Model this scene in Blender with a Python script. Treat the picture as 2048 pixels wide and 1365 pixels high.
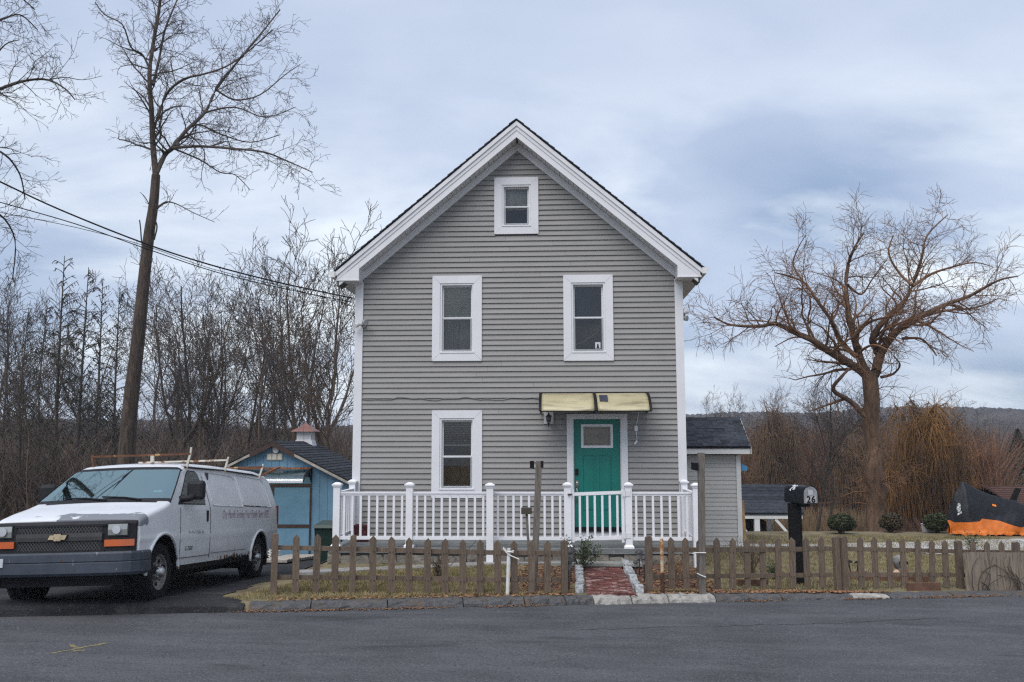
import bpy, bmesh, math, random
import numpy as np
from mathutils import Vector, Matrix
for o in list(bpy.data.objects): bpy.data.objects.remove(o)
SC = bpy.context.scene
COL = SC.collection
R = random.Random(7)
rad = math.radians

# ------------------------------------------------------------------ camera
EYE = 2.3
FPX = 1800.0
YAW, PITCH, ROLL = rad(2.77), rad(6.464), rad(-.10)
fwd = Vector((-math.sin(YAW)*math.cos(PITCH), math.cos(YAW)*math.cos(PITCH), math.sin(PITCH)))
rgt = Vector((math.cos(YAW), math.sin(YAW), 0)); upv = rgt.cross(fwd)
rg2 = rgt*math.cos(ROLL)+upv*math.sin(ROLL); up2 = upv*math.cos(ROLL)-rgt*math.sin(ROLL)
cd = bpy.data.cameras.new('camera'); cam = bpy.data.objects.new('camera', cd); COL.objects.link(cam)
cd.sensor_width = 36; cd.lens = FPX/2048*36; cd.clip_start = .1; cd.clip_end = 5000
m = Matrix((rg2, up2, -fwd)).transposed().to_4x4(); m.translation = (0, 0, EYE)
cam.matrix_world = m
SC.camera = cam

# ------------------------------------------------------------------ sky and light
SUN_EL, SUN_AZ = rad(56), rad(205)        # azimuth clockwise from +Y: behind the camera, a little left
SC.view_settings.view_transform = 'Standard'; SC.view_settings.look = 'None'
SC.view_settings.gamma = 1; SC.view_settings.use_curve_mapping = False
SC.view_settings.exposure = 1.08
SC.cycles.use_denoising = False; SC.cycles.use_adaptive_sampling = False; SC.cycles.sample_clamp_indirect = 4; SC.cycles.filter_width = 1.3
SC.cycles.max_bounces = 6; SC.cycles.transparent_max_bounces = 16
world = bpy.data.worlds.new('World'); SC.world = world; world.use_nodes = True
def make_sky():
    nt = world.node_tree; N = nt.nodes; L = nt.links; N.clear()
    def nd(t, **k):
        n = N.new(t)
        for a, b in k.items(): setattr(n, a, b)
        return n
    def math_(op, a, b=None, c=False):
        n = nd('ShaderNodeMath', operation=op); n.use_clamp = c
        for i, x in enumerate((a, b)):
            if x is None: continue
            if hasattr(x, 'default_value') and not isinstance(x, float): L.new(x, n.inputs[i])
            else: n.inputs[i].default_value = x
        return n.outputs[0]
    def mix(f, a, b):
        n = nd('ShaderNodeMix', data_type='RGBA')
        for s, x in ((n.inputs[0], f), (n.inputs[6], a), (n.inputs[7], b)):
            if hasattr(x, 'default_value') and not isinstance(x, (float, tuple)): L.new(x, s)
            else: s.default_value = x
        return n.outputs[2]
    def ramp(x, stops):
        n = nd('ShaderNodeValToRGB'); L.new(x, n.inputs[0]); e = n.color_ramp.elements
        while len(e) < len(stops): e.new(.5)
        for q, (p, v) in zip(e, stops): q.position = p; q.color = (v, v, v, 1)
        return n.outputs[0]
    sky = nd('ShaderNodeTexSky', sky_type='NISHITA', sun_disc=False)
    sky.sun_elevation = SUN_EL; sky.sun_rotation = SUN_AZ; sky.air_density = 1.2; sky.dust_density = 2
    tc = nd('ShaderNodeTexCoord'); sep = nd('ShaderNodeSeparateXYZ'); L.new(tc.outputs['Generated'], sep.inputs[0])
    z = math_('MAXIMUM', sep.outputs[2], 0.0)
    den = math_('ADD', z, .42)
    cmb = nd('ShaderNodeCombineXYZ')
    L.new(math_('DIVIDE', sep.outputs[0], den), cmb.inputs[0]); L.new(math_('DIVIDE', sep.outputs[1], den), cmb.inputs[1])
    def noise(scale, detail, rough, off, stretch=(1, 1, 1), dist=0.0):
        mp = nd('ShaderNodeMapping'); L.new(cmb.outputs[0], mp.inputs[0])
        mp.inputs['Location'].default_value = off; mp.inputs['Scale'].default_value = stretch
        n = nd('ShaderNodeTexNoise'); L.new(mp.outputs[0], n.inputs['Vector'])
        n.inputs['Scale'].default_value = scale; n.inputs['Detail'].default_value = detail
        n.inputs['Roughness'].default_value = rough; n.inputs['Distortion'].default_value = dist
        return n.outputs['Fac']
    big = noise(1.5, 4, .45, (7.7, 3.3, 0), (.8, 1.2, 1), .15)
    fine = noise(3.6, 6, .5, (0.4, 7.3, 0), (.8, 1.4, 1), .2)
    brk = noise(2.0, 6, .52, (6.1, 9.4, 0), (.75, 1.3, 1), .25)
    lav = (2.75, 3.15, 3.95, 1); slate = (1.3, 1.8, 2.65, 1); white = (4.8, 5.2, 5.5, 1); pale = (3.4, 3.75, 4.4, 1)
    c = mix(ramp(math_('ADD', big, math_('MULTIPLY', z, .42)), [(.38, 0), (.60, 1)]), slate, lav)
    c = mix(math_('MULTIPLY', ramp(fine, [(.42, 0), (.7, 1)]), .7), c, pale)
    # thin broken cloud: the clear sky of the Sky Texture shows through a little
    tint = nd('ShaderNodeMix', data_type='RGBA', blend_type='MULTIPLY'); tint.inputs[0].default_value = 1
    L.new(sky.outputs[0], tint.inputs[6]); tint.inputs[7].default_value = (.62, .72, .9, 1)
    c = mix(.15, c, tint.outputs[2])
    low = ramp(z, [(.0, .5), (.10, 1), (.26, .8), (.40, .12)])
    wm = math_('MULTIPLY', ramp(brk, [(.45, 0), (.61, 1)]), low)
    c = mix(wm, c, white)
    bg = nd('ShaderNodeBackground'); L.new(c, bg.inputs[0]); bg.inputs[1].default_value = .1
    out = nd('ShaderNodeOutputWorld'); L.new(bg.outputs[0], out.inputs[0])
make_sky()
sd = bpy.data.lights.new('sun', 'SUN'); sd.energy = 1.5; sd.angle = rad(50); sd.color = (1, .965, .93)
sun = bpy.data.objects.new('sun', sd); COL.objects.link(sun)
sdir = Vector((math.sin(SUN_AZ)*math.cos(SUN_EL), math.cos(SUN_AZ)*math.cos(SUN_EL), math.sin(SUN_EL)))
sun.rotation_euler = sdir.to_track_quat('Z', 'Y').to_euler(); sun.location = (0, -10, 30)

# ------------------------------------------------------------------ pixel to place
def ray(px, py): return rg2*((px-1024)/FPX)+up2*(-(py-682.5)/FPX)+fwd
def F(px, py, Y):
    d = ray(px, py); return Vector((0, 0, EYE))+d*(Y/d.y)
def sstep(a, b, x):
    t = min(1, max(0, (x-a)/(b-a))); return t*t*(3-2*t)
def lerp(a, b, t): return a+(b-a)*t
def yk(x): return 13.18+.236*x                       # kerb line
def zroad(x, y=0): return -.014*max(-40, min(40, x))
def edge(x): return lerp(.09, .035, sstep(1, 6, x))
def pw(x, pts):
    if x <= pts[0][0]: return pts[0][1]
    for (a, b), (c, d) in zip(pts, pts[1:]):
        if x <= c: return b+(d-b)*(x-a)/(c-a)
    return pts[-1][1]
def g(x, y):
    t = y-yk(x)
    e = zroad(x)+edge(x)
    if t < .16: return zroad(x)-.06
    t -= .16
    zl = pw(y, [(11.0, .19), (12.4, .17), (16.2, -.1), (24.6, -.80), (30, -1.3), (45, -2.5), (90, -2.8)])
    zl = lerp(e, zl, sstep(0, .8, t))
    zm = lerp(e, .24, sstep(.3, 2.2, t)) if y < 22 else lerp(.24, -2.5, sstep(22, 40, y))
    zr = pw(y, [(14, -.02), (22, -.15), (26.5, -.22), (29, -.7), (35, -2.4), (50, -2.7), (90, -2.9)])
    zr = lerp(e, zr, sstep(0, 1.0, t))
    a = sstep(-5.0, -3.9, x); b = sstep(2.2, 3.4, x)
    z = lerp(lerp(zl, zm, a), zr, b)
    hh = 14+6*math.sin(x*.011+.6)+3.2*math.sin(x*.027+2.0)+1.2*math.sin(x*.071)
    z += hh*sstep(150, 620, math.hypot(x*.8, y))
    if x < -14: z += .6*sstep(-14, -30, x)
    z += .012*math.sin(x*1.7+y)*math.sin(y*1.3)*sstep(0, 1, t)
    return z
def G(px, py, dz=0.0):
    """first place where the line of sight meets the ground"""
    d = ray(px, py); E0 = Vector((0, 0, EYE)); t = 8.0
    while t < 400:
        P = E0+d*t
        if P.z < g(P.x, P.y)+dz: break
        t += .1 if t < 40 else 1
    lo, hi = t-1.0 if t >= 40 else t-.1, t
    for _ in range(18):
        md = (lo+hi)/2; P = E0+d*md
        if P.z < g(P.x, P.y)+dz: hi = md
        else: lo = md
    return E0+d*hi

# ------------------------------------------------------------------ materials
MATS = {}
def mat(name, col, rough=.65, var=.12, scale=3.0, bump=0.0, bscale=40.0, metal=0.0, rnd=0.0, stretch=(1, 1, 1), col2=None, thr=None, coords='pos', spec=.4, trans=0.0, sat=0.0, detail=6, alpha=None, bstretch=None):
    if name in MATS: return MATS[name]
    mt = bpy.data.materials.new(name); mt.use_nodes = True; MATS[name] = mt
    nt = mt.node_tree; N = nt.nodes; L = nt.links; b = N['Principled BSDF']
    b.inputs['Roughness'].default_value = rough; b.inputs['Metallic'].default_value = metal; b.inputs['Specular IOR Level'].default_value = spec
    if trans: b.inputs['Transmission Weight'].default_value = trans
    if alpha is not None: b.inputs['Alpha'].default_value = alpha
    if coords == 'pos': src = N.new('ShaderNodeNewGeometry').outputs['Position']
    else: src = N.new('ShaderNodeTexCoord').outputs['Object']
    mp = N.new('ShaderNodeMapping'); L.new(src, mp.inputs[0]); mp.inputs['Scale'].default_value = stretch
    if rnd:
        oi = N.new('ShaderNodeObjectInfo'); ml = N.new('ShaderNodeVectorMath'); ml.operation = 'SCALE'
        cb = N.new('ShaderNodeCombineXYZ')
        for i in range(3): L.new(oi.outputs['Random'], cb.inputs[i])
        L.new(cb.outputs[0], ml.inputs[0]); ml.inputs['Scale'].default_value = 37.0
        L.new(ml.outputs[0], mp.inputs['Location'])
    no = N.new('ShaderNodeTexNoise'); L.new(mp.outputs[0], no.inputs['Vector']); no.inputs['Scale'].default_value = scale
    no.inputs['Detail'].default_value = detail; no.inputs['Roughness'].default_value = .6
    rp = N.new('ShaderNodeValToRGB'); L.new(no.outputs['Fac'], rp.inputs[0]); e = rp.color_ramp.elements
    if col2 is None:
        c1 = [max(0, c*(1-var*1.6)) for c in col]; c2 = [min(1, c*(1+var*1.6)) for c in col]
        e[0].position = .3; e[1].position = .7
    else:
        c1, c2 = col, col2
        t0, t1 = thr or (.35, .65); e[0].position = t0; e[1].position = t1
    e[0].color = (*c1, 1); e[1].color = (*c2, 1)
    out = rp.outputs[0]
    if rnd:
        mr = N.new('ShaderNodeMapRange'); L.new(oi.outputs['Random'], mr.inputs[0]); mr.inputs[3].default_value = 1-rnd; mr.inputs[4].default_value = 1+rnd
        mx = N.new('ShaderNodeMix'); mx.data_type = 'RGBA'; mx.blend_type = 'MULTIPLY'; mx.inputs[0].default_value = 1
        L.new(out, mx.inputs[6]); L.new(mr.outputs[0], mx.inputs[7]); out = mx.outputs[2]
    L.new(out, b.inputs['Base Color'])
    if bump:
        n2 = N.new('ShaderNodeTexNoise'); n2.inputs['Scale'].default_value = bscale; n2.inputs['Detail'].default_value = 4
        if bstretch is not None:
            m2 = N.new('ShaderNodeMapping'); L.new(src, m2.inputs[0]); m2.inputs['Scale'].default_value = bstretch; L.new(m2.outputs[0], n2.inputs['Vector'])
        else: L.new(mp.outputs[0], n2.inputs['Vector'])
        bp = N.new('ShaderNodeBump'); L.new(n2.outputs['Fac'], bp.inputs['Height']); bp.inputs['Strength'].default_value = bump; bp.inputs['Distance'].default_value = .02
        L.new(bp.outputs[0], b.inputs['Normal'])
    return mt
def layer(mt, col, scale, t0, t1, stretch=(1, 1, 1), coords='pos', amount=1.0, box=None, rough=None, offset=(0, 0, 0), detail=8):
    """second colour laid over a material through a thresholded noise (stains, wear, peeled paint, rust); box = soft object/world range per axis"""
    nt = mt.node_tree; N = nt.nodes; L = nt.links; b = N['Principled BSDF']
    old = b.inputs['Base Color'].links[0].from_socket
    src = N.new('ShaderNodeNewGeometry').outputs['Position'] if coords == 'pos' else N.new('ShaderNodeTexCoord').outputs['Object']
    mp = N.new('ShaderNodeMapping'); L.new(src, mp.inputs[0]); mp.inputs['Scale'].default_value = stretch; mp.inputs['Location'].default_value = offset
    no = N.new('ShaderNodeTexNoise'); L.new(mp.outputs[0], no.inputs['Vector']); no.inputs['Scale'].default_value = scale; no.inputs['Detail'].default_value = detail; no.inputs['Roughness'].default_value = .62
    fac = no.outputs['Fac']
    if box:
        sp = N.new('ShaderNodeSeparateXYZ'); L.new(src, sp.inputs[0])
        for ax, lo, hi, soft in box:
            for a, s in ((lo, 1), (hi, -1)):
                if a is None: continue
                mr = N.new('ShaderNodeMapRange'); L.new(sp.outputs[ax], mr.inputs[0])
                mr.inputs[1].default_value = a-soft; mr.inputs[2].default_value = a+soft
                mr.inputs[3].default_value = -.5 if s > 0 else 0; mr.inputs[4].default_value = 0 if s > 0 else -.5
                ad = N.new('ShaderNodeMath'); ad.operation = 'ADD'; L.new(fac, ad.inputs[0]); L.new(mr.outputs[0], ad.inputs[1]); fac = ad.outputs[0]
    mr = N.new('ShaderNodeMapRange'); L.new(fac, mr.inputs[0]); mr.inputs[1].default_value = t0; mr.inputs[2].default_value = t1; mr.inputs[4].default_value = amount
    mx = N.new('ShaderNodeMix'); mx.data_type = 'RGBA'; L.new(mr.outputs[0], mx.inputs[0]); L.new(old, mx.inputs[6]); mx.inputs[7].default_value = (*col, 1)
    L.new(mx.outputs[2], b.inputs['Base Color'])
    if rough is not None:
        r0 = b.inputs['Roughness']; m3 = N.new('ShaderNodeMix'); L.new(mr.outputs[0], m3.inputs[0])
        if r0.links: L.new(r0.links[0].from_socket, m3.inputs[2])
        else: m3.inputs[2].default_value = r0.default_value
        m3.inputs[3].default_value = rough; L.new(m3.outputs[0], r0)
    return mt
def glass(name, tint, clear, rough=.02):
    """window glass: mostly see-through, mirror-like at its surface"""
    mt = bpy.data.materials.new(name); mt.use_nodes = True; nt = mt.node_tree; N = nt.nodes; L = nt.links; N.clear()
    gcol = (1, 1, 1, 1) if name != 'van_glass' else (.72, .95, .95, 1)
    tr = N.new('ShaderNodeBsdfTransparent'); tr.inputs[0].default_value = (*tint, 1)
    gl = N.new('ShaderNodeBsdfGlossy'); gl.inputs['Roughness'].default_value = rough; gl.inputs[0].default_value = gcol
    fr = N.new('ShaderNodeFresnel'); fr.inputs[0].default_value = 1.5
    ad = N.new('ShaderNodeMath'); ad.operation = 'ADD'; L.new(fr.outputs[0], ad.inputs[0]); ad.inputs[1].default_value = clear; ad.use_clamp = True
    mx = N.new('ShaderNodeMixShader'); L.new(ad.outputs[0], mx.inputs[0]); L.new(tr.outputs[0], mx.inputs[1]); L.new(gl.outputs[0], mx.inputs[2])
    o = N.new('ShaderNodeOutputMaterial'); L.new(mx.outputs[0], o.inputs[0]); MATS[name] = mt; return mt

# ------------------------------------------------------------------ mesh building
WL = {}                                   # world location of roots and parts
class MB:
    def __init__(s): s.v = []; s.f = []
    def add(s, vs, fs):
        k = len(s.v); s.v += [tuple(v) for v in vs]; s.f += [tuple(i+k for i in f) for f in fs]; return s
    def box(s, x0, x1, y0, y1, z0, z1):
        return s.add([(x0, y0, z0), (x1, y0, z0), (x1, y1, z0), (x0, y1, z0), (x0, y0, z1), (x1, y0, z1), (x1, y1, z1), (x0, y1, z1)],
                     [(0, 3, 2, 1), (4, 5, 6, 7), (0, 1, 5, 4), (1, 2, 6, 5), (2, 3, 7, 6), (3, 0, 4, 7)])
    def hexa(s, p): return s.add(p, [(0, 3, 2, 1), (4, 5, 6, 7), (0, 1, 5, 4), (1, 2, 6, 5), (2, 3, 7, 6), (3, 0, 4, 7)])
    def bar(s, a, b, w, h, up=(0, 0, 1)):
        a = Vector(a); b = Vector(b); d = (b-a).normalized(); u = Vector(up)
        if abs(d.dot(u)) > .98: u = Vector((0, 1, 0))
        x = d.cross(u).normalized(); u = x.cross(d)
        p = []
        for q in (a, b): p += [q-x*w/2-u*h/2, q+x*w/2-u*h/2, q+x*w/2+u*h/2, q-x*w/2+u*h/2]
        return s.add(p, [(0, 1, 2, 3), (7, 6, 5, 4), (0, 4, 5, 1), (1, 5, 6, 2), (2, 6, 7, 3), (3, 7, 4, 0)])
    def prism(s, poly, axis, a, b):
        """poly of 2-D points extruded along axis 0/1/2 from a to b"""
        n = len(poly); vs = []
        for c in (a, b):
            for (p, q) in poly:
                vs.append({0: (c, p, q), 1: (p, c, q), 2: (p, q, c)}[axis])
        fs = [tuple(range(n)), tuple(range(2*n-1, n-1, -1))]
        for i in range(n):
            j = (i+1) % n; fs.append((i, i+n, j+n, j))
        return s.add(vs, fs)
    def tube(s, pts, r, n=6, cap=True):
        pts = [Vector(p) for p in pts]; rr = r if isinstance(r, (list, tuple)) else [r]*len(pts)
        k = len(s.v)
        for i, p in enumerate(pts):
            d = (pts[min(i+1, len(pts)-1)]-pts[max(i-1, 0)]).normalized()
            u = Vector((0, 0, 1)) if abs(d.z) < .95 else Vector((1, 0, 0))
            x = d.cross(u).normalized(); y = x.cross(d)
            for j in range(n):
                a = 2*math.pi*j/n; s.v.append(tuple(p+(x*math.cos(a)+y*math.sin(a))*rr[i]))
        for i in range(len(pts)-1):
            for j in range(n):
                a = k+i*n+j; b = k+i*n+(j+1) % n; s.f.append((a, b, b+n, a+n))
        if cap:
            s.f.append(tuple(k+j for j in range(n-1, -1, -1))); e = k+(len(pts)-1)*n; s.f.append(tuple(e+j for j in range(n)))
        return s
    def lathe(s, prof, c=(0, 0, 0), n=16, axis=2, cap=True):
        k = len(s.v)
        for (r, h) in prof:
            for j in range(n):
                a = 2*math.pi*j/n; p, q = r*math.cos(a), r*math.sin(a)
                t = {0: (h, p, q), 1: (p, h, q), 2: (p, q, h)}[axis]; s.v.append((c[0]+t[0], c[1]+t[1], c[2]+t[2]))
        for i in range(len(prof)-1):
            for j in range(n):
                a = k+i*n+j; b = k+i*n+(j+1) % n; s.f.append((a, b, b+n, a+n))
        if not cap: return s
        s.f.append(tuple(k+j for j in range(n-1, -1, -1))); e = k+(len(prof)-1)*n; s.f.append(tuple(e+j for j in range(n)))
        return s
    def grid(s, fn, nu, nv):
        k = len(s.v)
        for i in range(nu+1):
            for j in range(nv+1): s.v.append(tuple(fn(i/nu, j/nv)))
        for i in range(nu):
            for j in range(nv):
                a = k+i*(nv+1)+j; s.f.append((a, a+nv+1, a+nv+2, a+1))
        return s
    def mesh(s, name, m, smooth=False, c=(0, 0, 0)):
        me = bpy.data.meshes.new(name); me.from_pydata([(v[0]-c[0], v[1]-c[1], v[2]-c[2]) for v in s.v], [], s.f)
        me.materials.append(m)
        bm = bmesh.new(); bm.from_mesh(me); bmesh.ops.recalc_face_normals(bm, faces=bm.faces); bm.to_mesh(me); bm.free()
        if smooth: me.polygons.foreach_set('use_smooth', [True]*len(me.polygons))
        me.update(); return me
    def build(s, name, m, parent=None, smooth=False, bevel=0):
        n = len(s.v); xs = [v[0] for v in s.v]; ys = [v[1] for v in s.v]; zs = [v[2] for v in s.v]
        c = Vector(((min(xs)+max(xs))/2, (min(ys)+max(ys))/2, min(zs)))
        me = s.mesh(name, m, smooth, c)
        o = put(name, me, c, parent)
        if smooth == 'auto' or bevel:
            pass
        if bevel:
            b = o.modifiers.new('bevel', 'BEVEL'); b.width = bevel; b.segments = 2; b.limit_method = 'ANGLE'
        return o
def put(name, me, loc, parent=None):
    o = bpy.data.objects.new(name, me); COL.objects.link(o)
    if parent is not None:
        o.parent = parent; o.location = Vector(loc)-WL[parent]
    else: o.location = loc
    WL[o] = Vector(loc); return o
def thing(name, label, cat, loc=(0, 0, 0), group=None):
    o = bpy.data.objects.new(name, None); COL.objects.link(o); o.location = loc; o.empty_display_size = .2; WL[o] = Vector(loc)
    return tag(o, label, cat, group)
def tag(o, label, cat, group=None, kind=None):
    o['label'] = label; o['category'] = cat
    if group: o['group'] = group
    if kind: o['kind'] = kind
    return o
def struct(o, label=None):
    o['kind'] = 'structure'
    if label: o['label'] = label
    return o
def flat_mesh(name, V, Fc, m, smooth=False):
    me = bpy.data.meshes.new(name); V = np.asarray(V, np.float32); Fc = np.asarray(Fc, np.int32); k = Fc.shape[1]
    me.vertices.add(len(V)); me.vertices.foreach_set('co', V.ravel())
    me.loops.add(Fc.size); me.loops.foreach_set('vertex_index', Fc.ravel())
    me.polygons.add(len(Fc)); me.polygons.foreach_set('loop_start', np.arange(0, Fc.size, k, dtype=np.int32)); me.polygons.foreach_set('loop_total', np.full(len(Fc), k, np.int32))
    if smooth: me.polygons.foreach_set('use_smooth', np.ones(len(Fc), bool))
    me.materials.append(m); me.update(calc_edges=True); return me
def text_mesh(txt, size, m, name, shear=0.0, extrude=.002, spacing=1.0, bold=0.0):
    cu = bpy.data.curves.new(name, 'FONT'); cu.body = txt; cu.size = size; cu.shear = shear; cu.extrude = extrude; cu.space_character = spacing; cu.offset = bold; cu.align_x = 'CENTER'; cu.align_y = 'CENTER'
    to = bpy.data.objects.new(name, cu); COL.objects.link(to); bpy.context.view_layer.update()
    me = bpy.data.meshes.new_from_object(to); bpy.data.objects.remove(to); me.materials.clear(); me.materials.append(m); me.name = name; return me

M_WHITE = layer(mat('white_vinyl', (.63, .63, .645), .45, .03, 2), (.52, .52, .50), 3, .6, .85, (1, 1, .4), amount=.5)
M_RAIL = layer(mat('white_rail', (.70, .70, .725), .4, .03, 3), (.55, .55, .52), 5, .58, .8, amount=.45)
M_SIDING = layer(layer(mat('siding_grey', (.238, .230, .221), .6, .05, 1.2, rnd=.045, stretch=(1, 1, 4), bump=.12, bscale=30, bstretch=(.5, .5, 12)), (.20, .195, .18), 1.3, .52, .8, (1.2, 1, .6), amount=.45), (.27, .28, .22), 2.1, .58, .75, (.7, 1, .35), amount=.3, offset=(4, 0, 2))
M_SIDE2 = mat('siding_light', (.42, .415, .40), .6, .05, 1.2, rnd=.04, bump=.12, bscale=30, bstretch=(.5, .5, 12))
M_TRIMG = mat('trim_offwhite', (.62, .62, .61), .5, .06, 2)
M_SHINGLE = mat('shingle', (.030, .034, .042), .92, .35, 8, bump=.5, bscale=90, rnd=.35, spec=.2)
M_SHINGLE2 = mat('shingle_slate', (.035, .040, .050), .9, .3, 6, bump=.5, bscale=90, rnd=.35, spec=.2)
M_TEAL = mat('teal_paint', (.003, .150, .122), .42, .05, 3)
M_BLACK = mat('black_plastic', (.007, .007, .008), .6, .2, 5, spec=.18)
M_DARK = mat('dark_interior', (.02, .02, .022), .8, .2, 2)
M_ASPH = mat('asphalt', (.060, .062, .068), .88, .18, .7, bump=1.0, bscale=38, spec=.3)
M_CONC = mat('concrete', (.26, .25, .235), .85, .18, 5, bump=.5, bscale=60)
M_KERB = layer(mat('kerb_asphalt', (.075, .075, .078), .9, .25, 14, bump=1, bscale=70), (.18, .17, .16), 60, .58, .66)
layer(M_KERB, (.11, .075, .045), 5, .52, .64, amount=.75)
M_STONE = layer(mat('bluestone', (.13, .14, .14), .8, .2, 3, bump=.4, bscale=30, rnd=.12), (.22, .215, .20), 4, .55, .75)
M_BRICK = layer(mat('brick', (.112, .037, .031), .85, .3, 9, bump=.6, bscale=60, rnd=.25), (.36, .27, .24), 14, .56, .62, (.35, 1, 1), amount=.85)
M_GRANITE = layer(mat('granite', (.33, .34, .35), .85, .22, 14, bump=.8, bscale=50, rnd=.15), (.15, .17, .13), 18, .56, .7)
M_WOOD = layer(mat('weathered_wood', (.128, .094, .068), .85, .2, 10, bump=.6, bscale=30, rnd=.14, stretch=(4, 4, .5), coords='obj'), (.075, .055, .042), 12, .56, .72, (5, 5, .45), 'obj', .8)
M_WOODG = layer(mat('grey_wood', (.13, .115, .10), .85, .2, 10, bump=.6, bscale=30, rnd=.1, stretch=(4, 4, .4), coords='obj'), (.06, .05, .042), 14, .55, .7, (5, 5, .35), 'obj', .8)
M_GRASS = mat('grass_blade', (.120, .110, .036), .75, .35, 2.5, col2=(.30, .235, .115), thr=(.38, .66))
M_SOIL = layer(layer(mat('soil', (.105, .090, .045), .95, .25, 1.4, bump=.9, bscale=25, col2=(.19, .155, .085), thr=(.35, .65)), (.085, .05, .032), 3.5, .52, .62, amount=.8), (.26, .20, .12), 22, .6, .66, amount=.6)
M_MULCH = layer(mat('mulch', (.085, .045, .030), .95, .4, 18, bump=1, bscale=60), (.20, .09, .05), 34, .55, .62)
M_LEAF = mat('dead_leaf', (.16, .065, .032), .8, .4, 30, col2=(.30, .18, .09), thr=(.4, .62))
M_RUST = mat('rust', (.16, .05, .02), .9, .5, 20, bump=.6, bscale=60, col2=(.36, .15, .05), thr=(.45, .62))
GL_WIN = glass('window_glass', (.78, .82, .80), .025)
GL_CAR = glass('van_glass', (.40, .60, .58), .34)
# ------------------------------------------------------------------ the setting
def axis_coords(lo, hi, step, far_lo, far_hi, k=1.25):
    c = list(np.arange(lo, hi+1e-6, step)); s = step
    a = lo
    while a > far_lo: s *= k; a -= s; c.insert(0, a)
    s = step; a = hi
    while a < far_hi: s *= k; a += s; c.append(a)
    return c
def sheet(name, xs, ys, zf, m, smooth=True):
    V = [(x, y, zf(x, y)) for x in xs for y in ys]; ny = len(ys)
    Fc = [(i*ny+j, (i+1)*ny+j, (i+1)*ny+j+1, i*ny+j+1) for i in range(len(xs)-1) for j in range(ny-1)]
    return put(name, flat_mesh(name, V, Fc, m, smooth), (0, 0, 0))
struct(sheet('ground', axis_coords(-14, 14, .3, -700, 700), axis_coords(10, 32, .3, -50, 700), g, M_SOIL))
# road: a sheet that follows the kerb line
layer(M_ASPH, (.105, .108, .115), 2.2, .46, .75, (.25, 1.2, 1), amount=.7)
layer(M_ASPH, (.155, .155, .16), 42, .56, .66, amount=.8, detail=5)
layer(M_ASPH, (.020, .020, .023), 34, .55, .66, amount=.85, detail=5, offset=(9, 4, 0))
layer(M_ASPH, (.24, .24, .245), 24, .70, .73, amount=.8, detail=4, offset=(2, 7, 0))
layer(M_ASPH, (.020, .020, .022), 1.1, .60, .66, (.3, 1, 1), amount=.5, offset=(3, 1, 0))
rxs = axis_coords(-12, 12, .5, -300, 300)
rv = []; NR = 24
for x in rxs:
    for j in range(NR+1):
        t = -9.5*j/NR; rv.append((x-.23*t*.95, yk(x)+t*.97, zroad(x)+.015*math.sin(j/NR*math.pi)*2))
rf = [(i*(NR+1)+j, i*(NR+1)+j+1, (i+1)*(NR+1)+j+1, (i+1)*(NR+1)+j) for i in range(len(rxs)-1) for j in range(NR)]
road = struct(put('road', flat_mesh('road', rv, rf, M_ASPH, True), (0, 0, 0)))
def zr2(x, y):
    t = -(y-yk(x))/.97; return zroad(x)+.03*math.sin(max(0, min(1, t/9.5))*math.pi)
def ground_ribbon(name, pts, w, m, dz, zf, parent=None, jit=.0, n=6):
    b = MB(); P = []
    for (a, c) in zip(pts, pts[1:]):
        for k in range(n): P.append((lerp(a[0], c[0], k/n), lerp(a[1], c[1], k/n)))
    P.append(pts[-1]); L = []
    for i, p in enumerate(P):
        q = P[min(i+1, len(P)-1)]; o = P[max(0, i-1)]; d = Vector((q[0]-o[0], q[1]-o[1])).normalized(); nx, ny = -d.y, d.x
        ww = w*(1+R.uniform(-jit, jit)) ; off = R.uniform(-jit, jit)*w
        L.append([(p[0]+nx*(ww*s/2+off), p[1]+ny*(ww*s/2+off)) for s in (-1, 1)])
    vs = [(x, y, zf(x, y)+dz) for l in L for (x, y) in l]
    return b.add(vs, [(2*i, 2*i+2, 2*i+3, 2*i+1) for i in range(len(L)-1)]).build(name, m, parent)
def RP(px, py):
    d = ray(px, py); t = 8.
    for _ in range(40):
        P = Vector((0, 0, EYE))+d*t; t = lerp(t, (zr2(P.x, P.y)-EYE)/d.z, .7)
    return (P.x, P.y)
M_YEL = layer(mat('yellow_mark', (.20, .165, .07), .9, .3, 40), (.05, .05, .055), 30, .5, .58)
mk = thing('road_marking', 'faded yellow spray paint arrow on the asphalt in front of the van', 'road marking', (*RP(158, 1296), 0))
for nm, pp in (('arrow_shaft', [(100, 1308), (150, 1300), (214, 1287)]), ('arrow_head', [(140, 1291), (158, 1298)]), ('arrow_head', [(146, 1304), (170, 1302)])):
    ground_ribbon(nm, [RP(*p) for p in pp], .05, M_YEL, .008, zr2, mk, .35)
M_CRACK = mat('crack_tar', (.016, .016, .018), .9, .3, 20)
for pp in ([(1160, 1262), (1330, 1255), (1520, 1251), (1700, 1247), (1900, 1237)], [(760, 1341), (800, 1339), (830, 1340)]):
    pp2 = []
    for a, c in zip(pp, pp[1:]):
        for k in range(8): pp2.append((lerp(a[0], c[0], k/8), lerp(a[1], c[1], k/8)+R.uniform(-1.5, 1.5)))
    o = ground_ribbon('road_crack', [RP(*p) for p in pp2], .022, M_CRACK, .006, zr2, None, .8, 2)
    o.parent = road; struct(o)
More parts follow.
